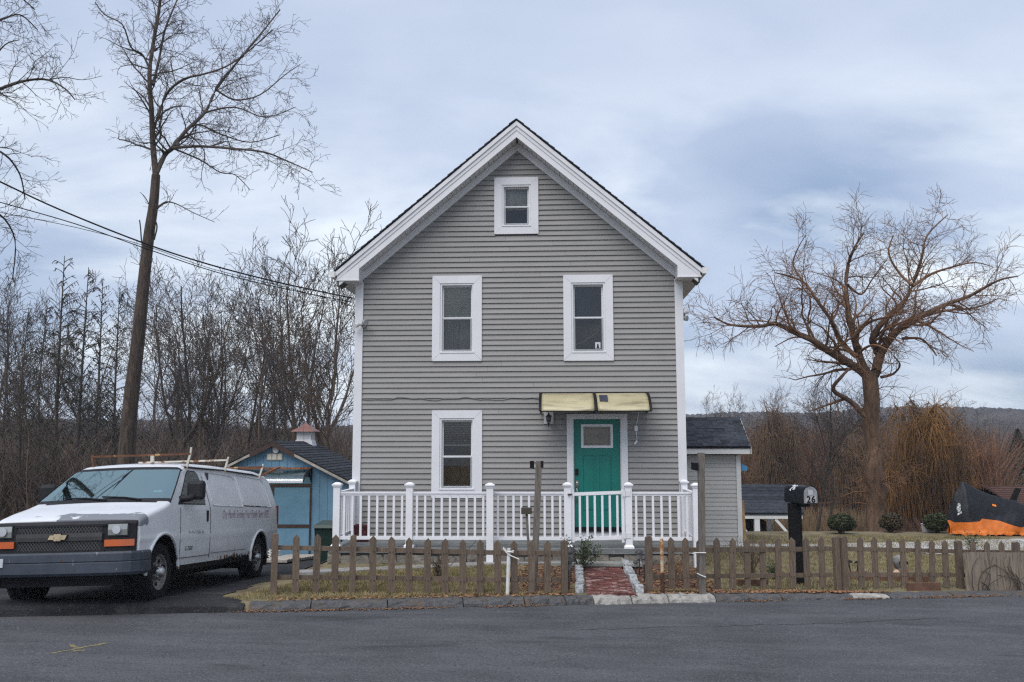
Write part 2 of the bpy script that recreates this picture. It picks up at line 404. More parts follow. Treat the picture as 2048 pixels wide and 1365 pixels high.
# kerb
kerb = thing('kerb', 'x', 'kerb', (0, yk(0), 0)); del kerb['label']; del kerb['category']; struct(kerb)
def kx(px): 
    P = G(px, 1196); return P.x
kp = [522, 640, 785, 930, 1050, 1132, 1187, 1262, 1335, 1428, 1560, 1700, 1772, 1900, 2010, 2160, 2300]
M_KCONC = layer(mat('kerb_concrete', (.30, .285, .26), .9, .2, 6, bump=.8, bscale=50), (.12, .115, .11), 9, .55, .68)
for a, c in zip(kp, kp[1:]):
    light = a in (1187, 1262, 1335, 1700, 522) and not a == 522
    x0, x1 = kx(a)+.008, kx(c)-.008
    b = MB(); nn = 10; prof = [(-.02, -.05), (.0, .45), (.035, .8), (.11, .98), (.26, 1.0), (.33, .8), (.34, -.05)]
    vs = []
    for i in range(nn+1):
        x = lerp(x0, x1, i/nn); h = edge(x)+.012; j = R.uniform(-.03, .03)
        for (q, zz) in prof: vs.append((x-.2*q, yk(x)+q+j+R.uniform(-.016, .016), zroad(x)+h*zz+R.uniform(-.012, .010)))
    npf = len(prof); fs = [(i*npf+k, (i+1)*npf+k, (i+1)*npf+(k+1) % npf, i*npf+(k+1) % npf) for i in range(nn) for k in range(npf)]
    fs += [tuple(range(npf)), tuple(nn*npf+k for k in range(npf-1, -1, -1))]
    b.add(vs, fs).build('kerb_stone', M_KCONC if light else M_KERB, kerb)
# driveway with its raised lip
layer_d = mat('driveway_asphalt', (.022, .0225, .025), .9, .3, 1.6, bump=1.0, bscale=38, spec=.2)
layer(layer_d, (.075, .070, .062), 2.5, .54, .68, amount=.6)
layer(layer_d, (.10, .10, .10), 36, .60, .68, amount=.6, detail=4)
def sheet_poly(name, poly, dz, m, step=.18, jit=.06):
    xs = [p[0] for p in poly]; ys = [p[1] for p in poly]
    def inside(x, y):
        c = False; n = len(poly)
        for i in range(n):
            (x1, y1), (x2, y2) = poly[i], poly[i-1]
            if (y1 > y) != (y2 > y) and x < (x2-x1)*(y-y1)/(y2-y1)+x1: c = not c
        return c
    nx = int((max(xs)-min(xs))/step)+2; ny = int((max(ys)-min(ys))/step)+2
    b = MB(); idx = {}
    def vid(i, j):
        if (i, j) not in idx:
            x = min(xs)+i*step+R.uniform(-jit, jit); y = min(ys)+j*step+R.uniform(-jit, jit); idx[(i, j)] = len(b.v); b.v.append((x, y, g(x, y)+dz))
        return idx[(i, j)]
    for i in range(nx):
        for j in range(ny):
            if inside(min(xs)+(i+.5)*step, min(ys)+(j+.5)*step): b.f.append((vid(i, j), vid(i+1, j), vid(i+1, j+1), vid(i, j+1)))
    return b.build(name, m, None, True)
dq = q = [G(*p) for p in ((435, 1199), (520, 1168), (600, 1146), (660, 1120))]
dpoly = [(-12, yk(-12)+.25), (q[0].x, yk(q[0].x)+.25), (q[0].x, q[0].y), (q[1].x, q[1].y), (q[2].x, q[2].y), (q[3].x, q[3].y), (-3.9, 21.5), (-4.3, 23.6), (-7.6, 23.6), (-9.0, 18), (-12.5, 14.5)]
struct(sheet_poly('driveway', dpoly, .012, layer_d))
# lip between road and driveway: a thick tarred edge
b = MB(); vs = []; prof = [(-.02, -.04), (.0, .085), (.06, .13), (.30, .145), (.62, .12), (.62, -.04)]
xl = [-14+.35*i for i in range(int((kx(516)+14)/.35)+1)]+[kx(514)]
for x in xl:
    j = R.uniform(-.015, .015); s = sstep(kx(516)+.05, kx(516)-.5, x)
    for (qq, zz) in prof: vs.append((x-.2*qq, yk(x)+qq+j, zroad(x)+zz*(.55+.45*s)+R.uniform(-.004, .004)))
n = len(prof); b.add(vs, [(i*n+k, (i+1)*n+k, (i+1)*n+(k+1) % n, i*n+(k+1) % n) for i in range(len(xl)-1) for k in range(n)]+[tuple(range(n)), tuple((len(xl)-1)*n+k for k in range(n-1, -1, -1))])
o = struct(b.build('driveway_lip', layer_d))
# pale gravel strip in the right-hand yard
M_GRAV = layer(mat('pale_gravel', (.42, .41, .40), .9, .2, 8, bump=1, bscale=60), (.16, .14, .10), 12, .58, .66)
gp = [G(*p) for p in ((1640, 1092), (1760, 1104), (1880, 1110), (2110, 1112), (2300, 1104), (2300, 1080), (2048, 1079), (1900, 1081), (1800, 1086), (1700, 1088))]
struct(sheet_poly('gravel_strip', [(p.x, p.y) for p in gp], .014, M_GRAV, .16))
gp = [G(*p) for p in ((1440, 1096), (1640, 1094), (1640, 1089), (1440, 1090))]
struct(sheet_poly('gravel_path', [(p.x, p.y) for p in gp], .014, M_GRAV, .14))
# mulch beds beside the brick walk
gp = [G(*p) for p in ((1060, 1192), (1140, 1189), (1158, 1130), (1080, 1120), (1040, 1150))]
struct(sheet_poly('mulch_bed', [(p.x, p.y) for p in gp], .013, M_MULCH, .1, .03))
gp = [G(*p) for p in ((1280, 1188), (1420, 1186), (1400, 1140), (1245, 1124))]
struct(sheet_poly('mulch_bed', [(p.x, p.y) for p in gp], .013, M_MULCH, .1, .03))
# brick walk
walk = thing('brick_walk', 'x', 'path', (.8, 14.4, 0)); del walk['label']; del walk['category']; struct(walk)
A, B_, C_, D_ = G(1170, 1191), G(1275, 1191), G(1240, 1126), G(1163, 1128)
nrow = 22
def wz(y): return lerp(edge(.8)+zroad(.8)+.005, .225, sstep(A.y, D_.y, y))
bb = MB().box(-.098, .098, -.034, .034, 0, .05)
bmesh_brick = bb.mesh('brick', M_BRICK)
for i in range(nrow):
    y = lerp(A.y+.02, D_.y-.02, (i+.5)/nrow); xa = lerp(A.x, D_.x, i/nrow)+.03; xb = lerp(B_.x, C_.x, i/nrow)-.03
    dy = (D_.y-A.y)/nrow; off = (.10 if i % 2 else 0)
    x = xa-off
    while x < xb-.02:
        x0, x1 = max(x, xa), min(x+.2, xb)
        if x1-x0 > .05:
            o = put('brick', bmesh_brick, ((x0+x1)/2, y+R.uniform(-.004, .004), wz(y)-.02+R.uniform(-.006, .006)), walk); o.scale = ((x1-x0-.008)/.196, (dy-.008)/.068, 1); o.rotation_euler = (R.uniform(-.03, .03)+math.atan((D_.z-A.z)/(D_.y-A.y))*.6, R.uniform(-.02, .02), R.uniform(-.02, .02))
        x += .2
o = MB().grid(lambda u, v: (lerp(lerp(A.x, B_.x, u), lerp(D_.x, C_.x, u), v), lerp(A.y, D_.y, v), wz(lerp(A.y, D_.y, v))-.004+.03*0), 4, 20).build('brick_bed', mat('sand_joint', (.12, .10, .085), .95, .3, 20, bump=.6), walk)
# granite edging blocks along the walk
def rock(sx, sy, sz, seed, n=2, rough=.16, flat=.8):
    rr = random.Random(seed); bm = bmesh.new(); bmesh.ops.create_cube(bm, size=1); bmesh.ops.subdivide_edges(bm, edges=bm.edges[:], cuts=n, use_grid_fill=True)
    for v in bm.verts:
        d = v.co.copy(); k = .5/max(abs(d.x), abs(d.y), abs(d.z)); s = d.normalized()*.6
        v.co = d.lerp(s, 1-flat)+Vector((rr.uniform(-1, 1), rr.uniform(-1, 1), rr.uniform(-1, 1)))*rough*.35
        v.co = Vector((v.co.x*sx, v.co.y*sy, (v.co.z+.5)*sz))
    b = MB(); bm.verts.index_update(); b.v = [tuple(v.co) for v in bm.verts]; b.f = [tuple(v.index for v in f.verts) for f in bm.faces]; bm.free(); return b
for side, (p0, p1) in enumerate((((1160, 1188), (1157, 1132)), ((1279, 1188), (1246, 1128)))):
    a, c = G(*p0), G(*p1); L = (c-a).length; k = 9
    ed = thing('stone_edging', ['rough white granite block edging along the left side of the brick walk', 'rough greenish granite block edging along the right side of the brick walk'][side], 'edging', tuple(a))
    for i in range(k):
        p = a.lerp(c, (i+.5)/k); me = rock(.12, L/k*.96, .13, side*50+i).mesh('edging_stone', M_GRANITE, False)
        o = put('edging_stone', me, (p.x+R.uniform(-.012, .012), p.y, g(p.x, p.y)-.02), ed); o.rotation_euler.z = -math.atan2(c.x-a.x, c.y-a.y)+R.uniform(-.1, .1)
# flagstone path across the left lawn
fp = thing('flagstone_path', 'x', 'path', tuple(G(800, 1138))); del fp['label']; del fp['category']; struct(fp)
M_FLAG = mat('flagstone', (.24, .235, .23), .85, .15, 5, bump=.4, rnd=.1)
fl = [(590, 1152), (668, 1144), (742, 1141), (815, 1138), (890, 1134), (965, 1131), (1035, 1128), (1100, 1127)]
for p0, p1 in zip(fl, fl[1:]):
    a = G(*p0); c = G(*p1); d = (c-a).normalized(); nn = Vector((-d.y, d.x, 0)); b = MB(); top = []; w = .17
    for (t, s) in ((.02, -1), (.5, -1.1), (.97, -1), (.98, 1), (.5, 1.05), (.03, .95)):
        p = a.lerp(c, t)+nn*w*(s+R.uniform(-.12, .12)); top.append((p.x, p.y))
    zz = g((a.x+c.x)/2, (a.y+c.y)/2)
    b.prism(top, 2, zz-.05, zz+.035).build('flagstone', M_FLAG, fp)

# ------------------------------------------------------------------ the house
D = 17.16; XC = -.717; HX0, HX1 = -3.86, 2.425; SX0, SX1 = -3.72, 2.285
SL = .842; OH = .40; ZAP = 8.53; ZB = .50; HY1 = 26.0
def roofz(x): return ZAP-SL*abs(x-XC)           # top of shingles
house = thing('house', 'grey clapboard two storey house with steep gable and teal front door', 'house', (XC, D, 0))
wins = {'gable': (-1.17, -.31, 6.335, 7.465), 'ul': (-2.37, -1.41, 3.865, 5.525), 'ur': (.16, 1.11, 3.855, 5.515), 'll': (-2.36, -1.40, 1.27, 2.92)}
door_o = (.205, 1.345, .50, 2.845)
OPEN = [tuple((a+.02, b-.02, c+.02, d-.02)) for (a, b, c, d) in wins.values()]+[(door_o[0]+.02, door_o[1]-.02, door_o[2]-.1, door_o[3]-.02)]
M_SHEATH = mat('sheathing', (.10, .095, .09), .9, .1, 2)
wall = MB()
# sheathing: bands cut round the openings
zs = sorted(set([ZB-.7, 5.3]+[z for o in OPEN for z in o[2:4] if z < 5.3]))
for z0, z1 in zip(zs, zs[1:]):
    cuts = sorted([(o[0], o[1]) for o in OPEN if o[2] < (z0+z1)/2 < o[3]]); x = HX0+.02
    for a, c in cuts+[(HX1-.02, None)]:
        if a-x > .01: wall.box(x, a, D+.03, D+.12, z0, z1)
        x = c
# gable sheathing in thin bands
z = 5.3
while z < 7.95:
    z1 = z+.1325; hw = (ZAP-.30-z1)/SL; x = XC-min(hw, 3.1)
    cuts = sorted([(o[0], o[1]) for o in OPEN if o[2] < (z+z1)/2 < o[3]])
    for a, c in cuts+[(XC+min(hw, 3.1), None)]:
        if a-x > .01: wall.box(x, a, D+.03, D+.12, z, z1-.0005)
        x = c
    z = z1
wall.box(HX0+.03, HX0+.12, D+.12, HY1, ZB-.9, 5.35); wall.box(HX1-.12, HX1-.03, D+.12, HY1, ZB-.9, 5.35); wall.box(HX0+.03, HX1-.03, HY1, HY1+.1, ZB-.9, 5.35)
wall.prism([(HX0+.03, 5.35), (HX1-.03, 5.35), (XC, ZAP-.3)], 1, HY1, HY1+.1)
wall.box(HX0+.12, HX1-.12, D+.12, HY1, 3.3, 3.5); wall.box(HX0+.12, HX1-.12, D+.12, HY1, 5.75, 5.85)
wall = wall.build('wall', M_SHEATH, house)
# clapboards
EXP = .1016
def plank(x0l, x1l, x0h, x1h, z, zt):
    """one lapped board: foot stands proud, head tucks under the next"""
    yb, yt = D-.030, D-.004; b = MB()
    b.hexa([(x0l, yb, z), (x1l, yb, z), (x1l, D+.03, z), (x0l, D+.03, z), (x0h, yt, zt), (x1h, yt, zt), (x1h, D+.03, zt), (x0h, D+.03, zt)])
    return b.build('siding_plank', M_SIDING, wall)
def frieze_x(z): return (ZAP-.50-z)/SL            # half width of siding at height z
z = ZB+.015
while z < 8.0:
    zt = z+EXP+.001
    def lim(zz): return (max(SX0, XC-frieze_x(zz)-.05), min(SX1, XC+frieze_x(zz)+.05)) if zz > 5.2 else (SX0, SX1)
    (l0, l1), (h0, h1) = lim(z), lim(zt)
    if h1-h0 < .06: h0 = h1 = XC
    if l1-l0 < .08: break
    cuts = sorted([(o[0], o[1]) for o in OPEN if o[2] < z+.05 < o[3]])
    segs = []; xl, xh = l0, h0
    for a, c in cuts: segs.append((xl, a, xh, a)); xl = xh = c
    segs.append((xl, l1, xh, h1))
    for (a, c, ah, ch) in segs:
        if c-a < .03: continue
        if c-a > 3.6:
            k = a+(c-a)*R.uniform(.25, .75); plank(a, k-.0015, ah, k-.0015, z, zt); plank(k+.0015, c, k+.0015, ch, z+.0012, zt)
        else: plank(a, c, ah, ch, z, zt)
    z += EXP
# side walls: courses, joined (seen edge-on from the street)
for sx, xw in ((-1, HX0), (1, HX1)):
    me = None
    zz = ZB-.6
    while zz < 5.4:
        if me is None:
            b = MB(); o_ = sx*.0
            b.hexa([(-.012, 0, 0), (.012, 0, 0), (.012, HY1-D, 0), (-.012, HY1-D, 0), (-.004, 0, EXP), (.012, 0, EXP), (.012, HY1-D, EXP), (-.004, HY1-D, EXP)] if sx < 0 else
                   [(-.012, 0, 0), (.012, 0, 0), (.012, HY1-D, 0), (-.012, HY1-D, 0), (-.012, 0, EXP), (.004, 0, EXP), (.004, HY1-D, EXP), (-.012, HY1-D, EXP)])
            me = b.mesh('siding_plank', M_SIDING)
        put('siding_plank', me, (xw-sx*.01, D+.11, zz), wall); zz += EXP
# corner boards
for x0, x1 in ((HX0-.015, SX0), (SX1, HX1+.015)):
    MB().box(x0, x1, D-.045, D+.10, ZB-.02, 5.42).build('corner_board', M_WHITE, house)
MB().box(HX0, HX1, D-.03, D+.05, ZB-.03, ZB+.018).build('starter_strip', M_WHITE, house)
# frieze, soffit panels, rake fascia, shingles on each slope
def slope_box(side, a, c, y0, y1, t0, t1):
    """board that follows the rake: a..c distances from the ridge in x, t0..t1 below the shingle top (vertical)"""
    X = lambda u: XC+side*u
    return MB().hexa([(X(a), y0, ZAP-SL*a-t1), (X(c), y0, ZAP-SL*c-t1), (X(c), y1, ZAP-SL*c-t1), (X(a), y1, ZAP-SL*a-t1),
                      (X(a), y0, ZAP-SL*a-t0), (X(c), y0, ZAP-SL*c-t0), (X(c), y1, ZAP-SL*c-t0), (X(a), y1, ZAP-SL*a-t0)])
HW = 3.54
for side in (-1, 1):
    slope_box(side, 0, 3.02, D-.03, D+.06, .365, .525).build('frieze_board', M_WHITE, house)
    slope_box(side, 0, HW-.10, D-OH, D-OH+.03, .075, .235).build('rake_fascia', M_WHITE, house)
    slope_box(side, 0, HW-.05, D-OH-.022, D-OH-.001, .06, .15).build('rake_moulding', M_WHITE, house)
    slope_box(side, 0, HW-.14, D-OH+.012, D-OH+.05, .236, .375).build('rake_subfascia', M_WHITE, house)
    sof = slope_box(side, 0, HW-.1, D-OH+.05, D+.05, .12, .34).build('soffit', M_SHEATH, house)
    n = 34
    for i in range(n):
        a = .02+i*(HW-.5)/n; c = a+(HW-.5)/n-.006
        slope_box(side, a, c, D-OH+.052, D-.031, .345-(i % 2)*.006, .36).build('soffit_panel', M_WHITE, sof)
    # roof deck and shingle courses
    roof = slope_box(side, 0, HW, D-OH-.02, HY1+.3, .03, .06).build('roof', M_BLACK, house)
    L = HW; n = 30
    for i in range(n):
        a = L*i/n; c = L*(i+1)/n+.03; dx = R.uniform(-.012, .012)
        b = MB(); X = lambda u: XC+side*u
        b.hexa([(X(a), D-OH-.04+dx, ZAP-SL*a-.03), (X(c), D-OH-.04+dx, ZAP-SL*c-.03), (X(c), HY1+.32, ZAP-SL*c-.03), (X(a), HY1+.32, ZAP-SL*a-.03),
                (X(a), D-OH-.04+dx, ZAP-SL*a-.016), (X(c), D-OH-.04+dx, ZAP-SL*c+.004), (X(c), HY1+.32, ZAP-SL*c+.004), (X(a), HY1+.32, ZAP-SL*a-.016)])
        b.build('shingle_course', M_SHINGLE, roof)
    # eave return: boxed end, side soffit, gutter
    xw = XC+side*3.02; xo = XC+side*(HW-.09); yf = D-OH+.005
    b = MB(); zb = 5.405
    poly = [(xw, zb), (xo, zb), (xo, roofz(xo)-.2), (xw, roofz(xw)-.3)]
    b.prism(poly, 1, yf, D-.005).build('eave_return', M_WHITE, house)
    b = MB(); b.box(min(xw, xo)-.012, max(xw, xo)+.012, yf-.012, D-.004, zb-.022, zb-.001); b.build('return_trim', M_WHITE, house)
    xi = XC+side*3.10
    MB().box(min(xi, xo), max(xi, xo), D-.003, HY1+.2, zb+.0, zb+.02).build('eave_soffit', M_WHITE, house)
    MB().box(min(xo, xo+side*.02), max(xo, xo+side*.02), D-.003, HY1+.2, zb, zb+.16).build('eave_fascia', M_WHITE, house)
    gx = xo+side*.022; pr = [(0, 0), (.075, 0), (.09, .05), (.125, .085), (.125, .115), (.11, .115), (.10, .09), (.07, .06), (.06, .015), (.012, .015), (.012, .11), (0, .11)]
    b = MB(); b.prism([(gx+side*p, 5.44+q) for p, q in pr], 1, D-OH-.05, HY1+.3).build('gutter', M_TRIMG, house)
    b = MB(); b.prism([(gx+side*p, 5.44+q) for p, q in [(0, 0), (.075, 0), (.09, .05), (.125, .085), (.125, .115), (0, .115)]], 1, D-OH-.062, D-OH-.0505).build('gutter_end_cap', M_TRIMG, house)
# foundation
layer(mat('foundation', (.17, .155, .135), .95, .2, 3, bump=.8, bscale=25), (.09, .08, .07), 4, .5, .65)
MB().box(HX0+.03, HX1-.03, D+.02, HY1, -1.2, ZB-.02).build('foundation', MATS['foundation'], house)

# windows
M_BLIND = mat('blind', (.50, .49, .45), .6, .08, 6)
M_CURT = mat('curtain_grey', (.22, .21, .20), .9, .2, 6)
M_CURTB = mat('curtain_navy', (.035, .036, .05), .9, .3, 5)
M_ROOMB = mat('room_brown', (.30, .19, .10), .8, .25, 2)
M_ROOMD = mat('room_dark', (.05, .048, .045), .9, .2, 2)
M_ROOMY = mat('room_warm', (.35, .24, .11), .8, .2, 2)
def window(key, cas, frac):
    x0, x1, z0, z1 = wins[key]; w = thing_part = bpy.data.objects.new('window', None); COL.objects.link(w)
    w.parent = house; w.location = Vector(((x0+x1)/2, D, z0))-WL[house]; WL[w] = Vector(((x0+x1)/2, D, z0))
    yf = D-.045; t = cas; e = .0012
    P = [(x0, z0), (x1, z0), (x1, z1), (x0, z1)]; Q = [(x0+t, z0+t), (x1-t, z0+t), (x1-t, z1-t), (x0+t, z1-t)]
    for i in range(4):
        j = (i+1) % 4; c = Vector(((x0+x1)/2, (z0+z1)/2))
        sh = [(Vector(p)+(Vector(q_)-Vector(p))*0) for p, q_ in ((P[i], 0), (P[j], 0), (Q[j], 0), (Q[i], 0))] if False else [P[i], P[j], Q[j], Q[i]]
        mx = sum(p[0] for p in sh)/4; mz = sum(p[1] for p in sh)/4
        sh = [(mx+(p[0]-mx)*.9965, mz+(p[1]-mz)*.9965) for p in sh]
        MB().prism(sh, 1, yf, D+.03).build('casing_board', M_WHITE, w)
    a0, a1, b0, b1 = x0+t, x1-t, z0+t, z1-t
    def ring(nm, X0, X1, Z0, Z1, fw, y0, y1, m):
        b = MB(); b.box(X0, X0+fw, y0, y1, Z0, Z1); b.box(X1-fw, X1, y0, y1, Z0, Z1); b.box(X0+fw, X1-fw, y0, y1, Z0, Z0+fw); b.box(X0+fw, X1-fw, y0, y1, Z1-fw, Z1); return b.build(nm, m, w)
    ring('frame', a0+.001, a1-.001, b0+.001, b1-.001, .035, D-.03, D+.13, M_WHITE)
    MB().box(a0+.002, a1-.002, D-.055, D-.031, b0+.002, b0+.03).build('sill', M_WHITE, w)
    i0, i1, j0, j1 = a0+.037, a1-.037, b0+.037, b1-.037; zm = lerp(j0, j1, frac)
    ring('upper_sash', i0, i1, zm-.02, j1, .03, D+.045, D+.075, M_WHITE)
    ring('lower_sash', i0, i1, j0, zm+.02, .034, D+.005, D+.04, M_WHITE)
    ring('screen_frame', i0+.016, i1-.016, j0+.012, zm-.002, .02, D-.01, D+.0045, mat('screen_grey', (.30, .31, .32), .5, .1))
    for nm, zz0, zz1, yy in (('upper_pane', zm+.01, j1-.03, D+.06), ('lower_pane', j0+.034, zm-.014, D+.022)):
        b = MB(); b.add([(i0+.03, yy, zz0), (i1-.03, yy, zz0), (i1-.03, yy, zz1), (i0+.03, yy, zz1)], [(0, 1, 2, 3)]); b.build(nm, GL_WIN, w)
    return w, (i0, i1, j0, j1, zm)
def blind(w, x0, x1, z0, z1, tilt, n):
    b = MB()
    for i in range(n):
        z = lerp(z0+.03, z1-.01, (i+.5)/n); b.bar((x0, D+.11, z), (x1, D+.11, z), .026, .003, (0, math.sin(tilt), math.cos(tilt)))
    b.box(x0, x1, D+.095, D+.125, z1-.015, z1); b.box(x0, x1, D+.1, D+.12, z0, z0+.022)
    return b.build('blind', M_BLIND, w)
def curtain(w, x0, x1, z0, z1, m, y=.15, folds=7, amp=.02):
    return MB().grid(lambda u, v: (lerp(x0, x1, u)+.02*math.sin(v*3+u*5), D+y+amp*math.sin(u*folds*6.28+v*.8), lerp(z0, z1, v)), 48, 6).build('curtain', m, w, True)
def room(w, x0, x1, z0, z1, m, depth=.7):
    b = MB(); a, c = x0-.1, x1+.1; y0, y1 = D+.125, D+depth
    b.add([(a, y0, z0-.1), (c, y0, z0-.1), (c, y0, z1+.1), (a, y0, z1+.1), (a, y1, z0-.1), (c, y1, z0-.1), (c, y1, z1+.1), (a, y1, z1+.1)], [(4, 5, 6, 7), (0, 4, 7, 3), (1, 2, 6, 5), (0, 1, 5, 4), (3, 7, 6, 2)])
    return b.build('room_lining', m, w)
w, (i0, i1, j0, j1, zm) = window('ul', .15, .50); blind(w, i0+.02, i1-.02, zm+.03, j1, .9, 20); curtain(w, i0, i0+.30, j0, zm+.05, M_CURT, .17, 4, .03); curtain(w, i0+.25, i1, j0, zm+.1, M_CURT, .22, 2, .01); room(w, i0, i1, j0, j1, M_ROOMD)
w, (i0, i1, j0, j1, zm) = window('ur', .15, .50); curtain(w, i0, i1, zm-.02, j1, M_CURTB, .16, 6, .018); room(w, i0, i1, j0, j1, M_ROOMD)
MB().tube([(i0+.02, D+.10, j0+.12), (i0+.2, D+.10, j0+.2), (i1-.12, D+.1, j0+.36), (i1-.03, D+.1, zm-.05)], .004, 5).build('cord', M_BLIND, w)
st = MB().box(i1-.16, i1-.06, D+.012, D+.016, j0+.05, j0+.17).build('sticker', mat('sticker_pale', (.55, .57, .60), .6, .05), w)
MB().box(i1-.14, i1-.08, D+.0085, D+.0115, j0+.065, j0+.135).build('sticker_print', M_BLACK, st) if False else MB().prism([(i1-.135, j0+.06), (i1-.085, j0+.06), (i1-.095, j0+.10), (i1-.10, j0+.14), (i1-.12, j0+.14), (i1-.125, j0+.10)], 1, D+.007, D+.0105).build('sticker_figure', M_BLACK, w)
w, (i0, i1, j0, j1, zm) = window('ll', .15, .46); blind(w, i0+.02, i1-.02, lerp(zm, j1, .3), j1, .25, 10); room(w, i0, i1, j0, j1, M_ROOMB, .9)
MB().box(i0-.05, i1+.05, D+.70, D+.74, j0-.1, zm-.05).build('cabinet', mat('cabinet_brown', (.16, .095, .05), .6, .2, 3), w)
MB().box((i0+i1)/2-.02, (i0+i1)/2-.005, D+.69, D+.70, j0-.05, zm-.08).build('cabinet_gap', M_DARK, w)
MB().box(i0, i0+.22, D+.3, D+.4, zm+.08, zm+.14).build('shelf_object', M_DARK, w)
w, (i0, i1, j0, j1, zm) = window('gable', .148, .47); curtain(w, i0, i1, zm-.02, j1, mat('curtain_pale', (.36, .34, .32), .9, .15, 4), .15, 2, .008); room(w, i0, i1, j0, j1, M_ROOMD)

# door
dx0, dx1, dz0, dz1 = .34, 1.205, .735, 2.755
door = bpy.data.objects.new('door', None); COL.objects.link(door); door.parent = house; WL[door] = Vector(((dx0+dx1)/2, D, dz0)); door.location = WL[door]-WL[house]
door['label'] = 'teal front door with small leaded glass light'
yd = D+.02
lx0, lx1, lz0, lz1 = .475, 1.075, 2.205, 2.65
b = MB(); b.box(dx0, lx0+.03, yd, yd+.045, dz0, dz1); b.box(lx1-.03, dx1, yd, yd+.045, dz0, dz1); b.box(lx0+.03, lx1-.03, yd, yd+.045, lz1-.03, dz1)
pan = [(.47, .755, 1.02, 2.06), (.81, 1.075, 1.02, 2.06)]
b.box(lx0+.03, lx1-.03, yd, yd+.045, 2.06, lz0+.03); b.box(lx0+.03, lx1-.03, yd, yd+.045, dz0, 1.02); b.box(.755, .81, yd, yd+.045, 1.02, 2.06)
b.box(lx0+.03, .755, yd+.012, yd+.04, 1.02, 2.06); b.box(.81, lx1-.03, yd+.012, yd+.04, 1.02, 2.06)
b.build('door_slab', M_TEAL, door)
for (a, c, e, f_) in pan:
    b = MB(); b.hexa([(a+.06, yd+.002, e+.04), (c-.06, yd+.002, e+.04), (c-.04, yd+.013, e+.02), (a+.04, yd+.013, e+.02), (a+.06, yd+.002, f_-.04), (c-.06, yd+.002, f_-.04), (c-.04, yd+.013, f_-.02), (a+.04, yd+.013, f_-.02)]); b.build('raised_panel', M_TEAL, door)
b = MB()
for q_ in ((lx0, lx0+.045, lz0, lz1), (lx1-.045, lx1, lz0, lz1), (lx0+.045, lx1-.045, lz0, lz0+.045), (lx0+.045, lx1-.045, lz1-.045, lz1)): b.box(q_[0], q_[1], yd-.014, yd+.05, q_[2], q_[3])
lite = b.build('light_frame', M_WHITE, door)
MB().box(lx0+.045, lx1-.045, yd+.018, yd+.028, lz0+.045, lz1-.045).build('leaded_pane', mat('leaded_glass', (.10, .075, .05), .15, .5, 9, col2=(.16, .13, .10), spec=.8), door)
b = MB(); cx, cz = (lx0+lx1)/2, (lz0+lz1)/2; M_LEAD = mat('lead_came', (.35, .34, .30), .4, .2, 10, metal=.6)
lp = lambda pts: b.tube([(p, yd+.016, q_) for p, q_ in pts], .005, 4)
lp([(lx0+.08, lz0+.08), (lx1-.08, lz0+.08), (lx1-.08, lz1-.08), (lx0+.08, lz1-.08), (lx0+.08, lz0+.08)])
for s in (-1, 1):
    lp([(cx+s*.03, cz), (cx+s*.09, cz+.05), (cx+s*.15, cz), (cx+s*.09, cz-.05), (cx+s*.03, cz)]); lp([(cx-s*.05, cz-.05), (cx+s*.05, cz+.05)]); lp([(cx+s*.15, cz), (cx+s*.215, cz)])
b.build('lead_cames', M_LEAD, door)
MB().box(dx0, dx1, yd-.003, yd+.04, dz0-.05, dz0-.001).build('door_sweep', M_BLACK, door)
lk = MB().box(.36, .415, yd-.028, yd-.001, 1.70, 1.815).build('keypad_lock', M_BLACK, door)
M_NICKEL = mat('nickel', (.55, .53, .50), .28, .1, 10, metal=.9)
b = MB(); b.box(.365, .415, yd-.012, yd-.001, 1.46, 1.60); b.lathe([(.02, 0), (.02, .02), (.012, .03)], (.39, yd-.042, 1.555), 10, 1); b.tube([(.39, yd-.02, 1.47), (.39, yd-.075, 1.45), (.39, yd-.085, 1.36), (.39, yd-.07, 1.25), (.39, yd-.012, 1.22)], .011, 7); b.box(.378, .402, yd-.012, yd-.001, 1.19, 1.25)
b.build('handle', M_NICKEL, door, True)
fr = bpy.data.objects.new('door_frame', None); COL.objects.link(fr); fr.parent = house; WL[fr] = Vector(((dx0+dx1)/2, D, ZB)); fr.location = WL[fr]-WL[house]
X0, X1, ZT = door_o[0], door_o[1], door_o[3]
for x0, x1 in ((X0, dx0-.02), (dx1+.02, X1)):
    MB().box(x0, x1, D-.05, D+.06, ZB+.02, ZT-.10).build('casing_board', M_WHITE, fr)
MB().box(X0, X1, D-.052, D+.06, ZT-.099, ZT).build('casing_board', M_WHITE, fr)
b = MB(); b.box(dx0-.019, dx0-.003, D-.02, D+.1, dz0-.05, ZT-.1); b.box(dx1+.003, dx1+.019, D-.02, D+.1, dz0-.05, ZT-.1); b.build('jamb', M_WHITE, fr)
MB().box(dx0-.02, dx1+.02, D-.09, D+.12, dz0-.075, dz0-.052).build('threshold', M_BLACK, fr)
MB().box(dx0-.019, dx1+.019, D-.055, D+.1, ZB+.05, dz0-.076).build('riser_board', M_WHITE, fr)
MB().box(dx0-.019, dx1+.019, D+.09, D+.12, ZB, ZT).build('hall_backing', M_DARK, fr)
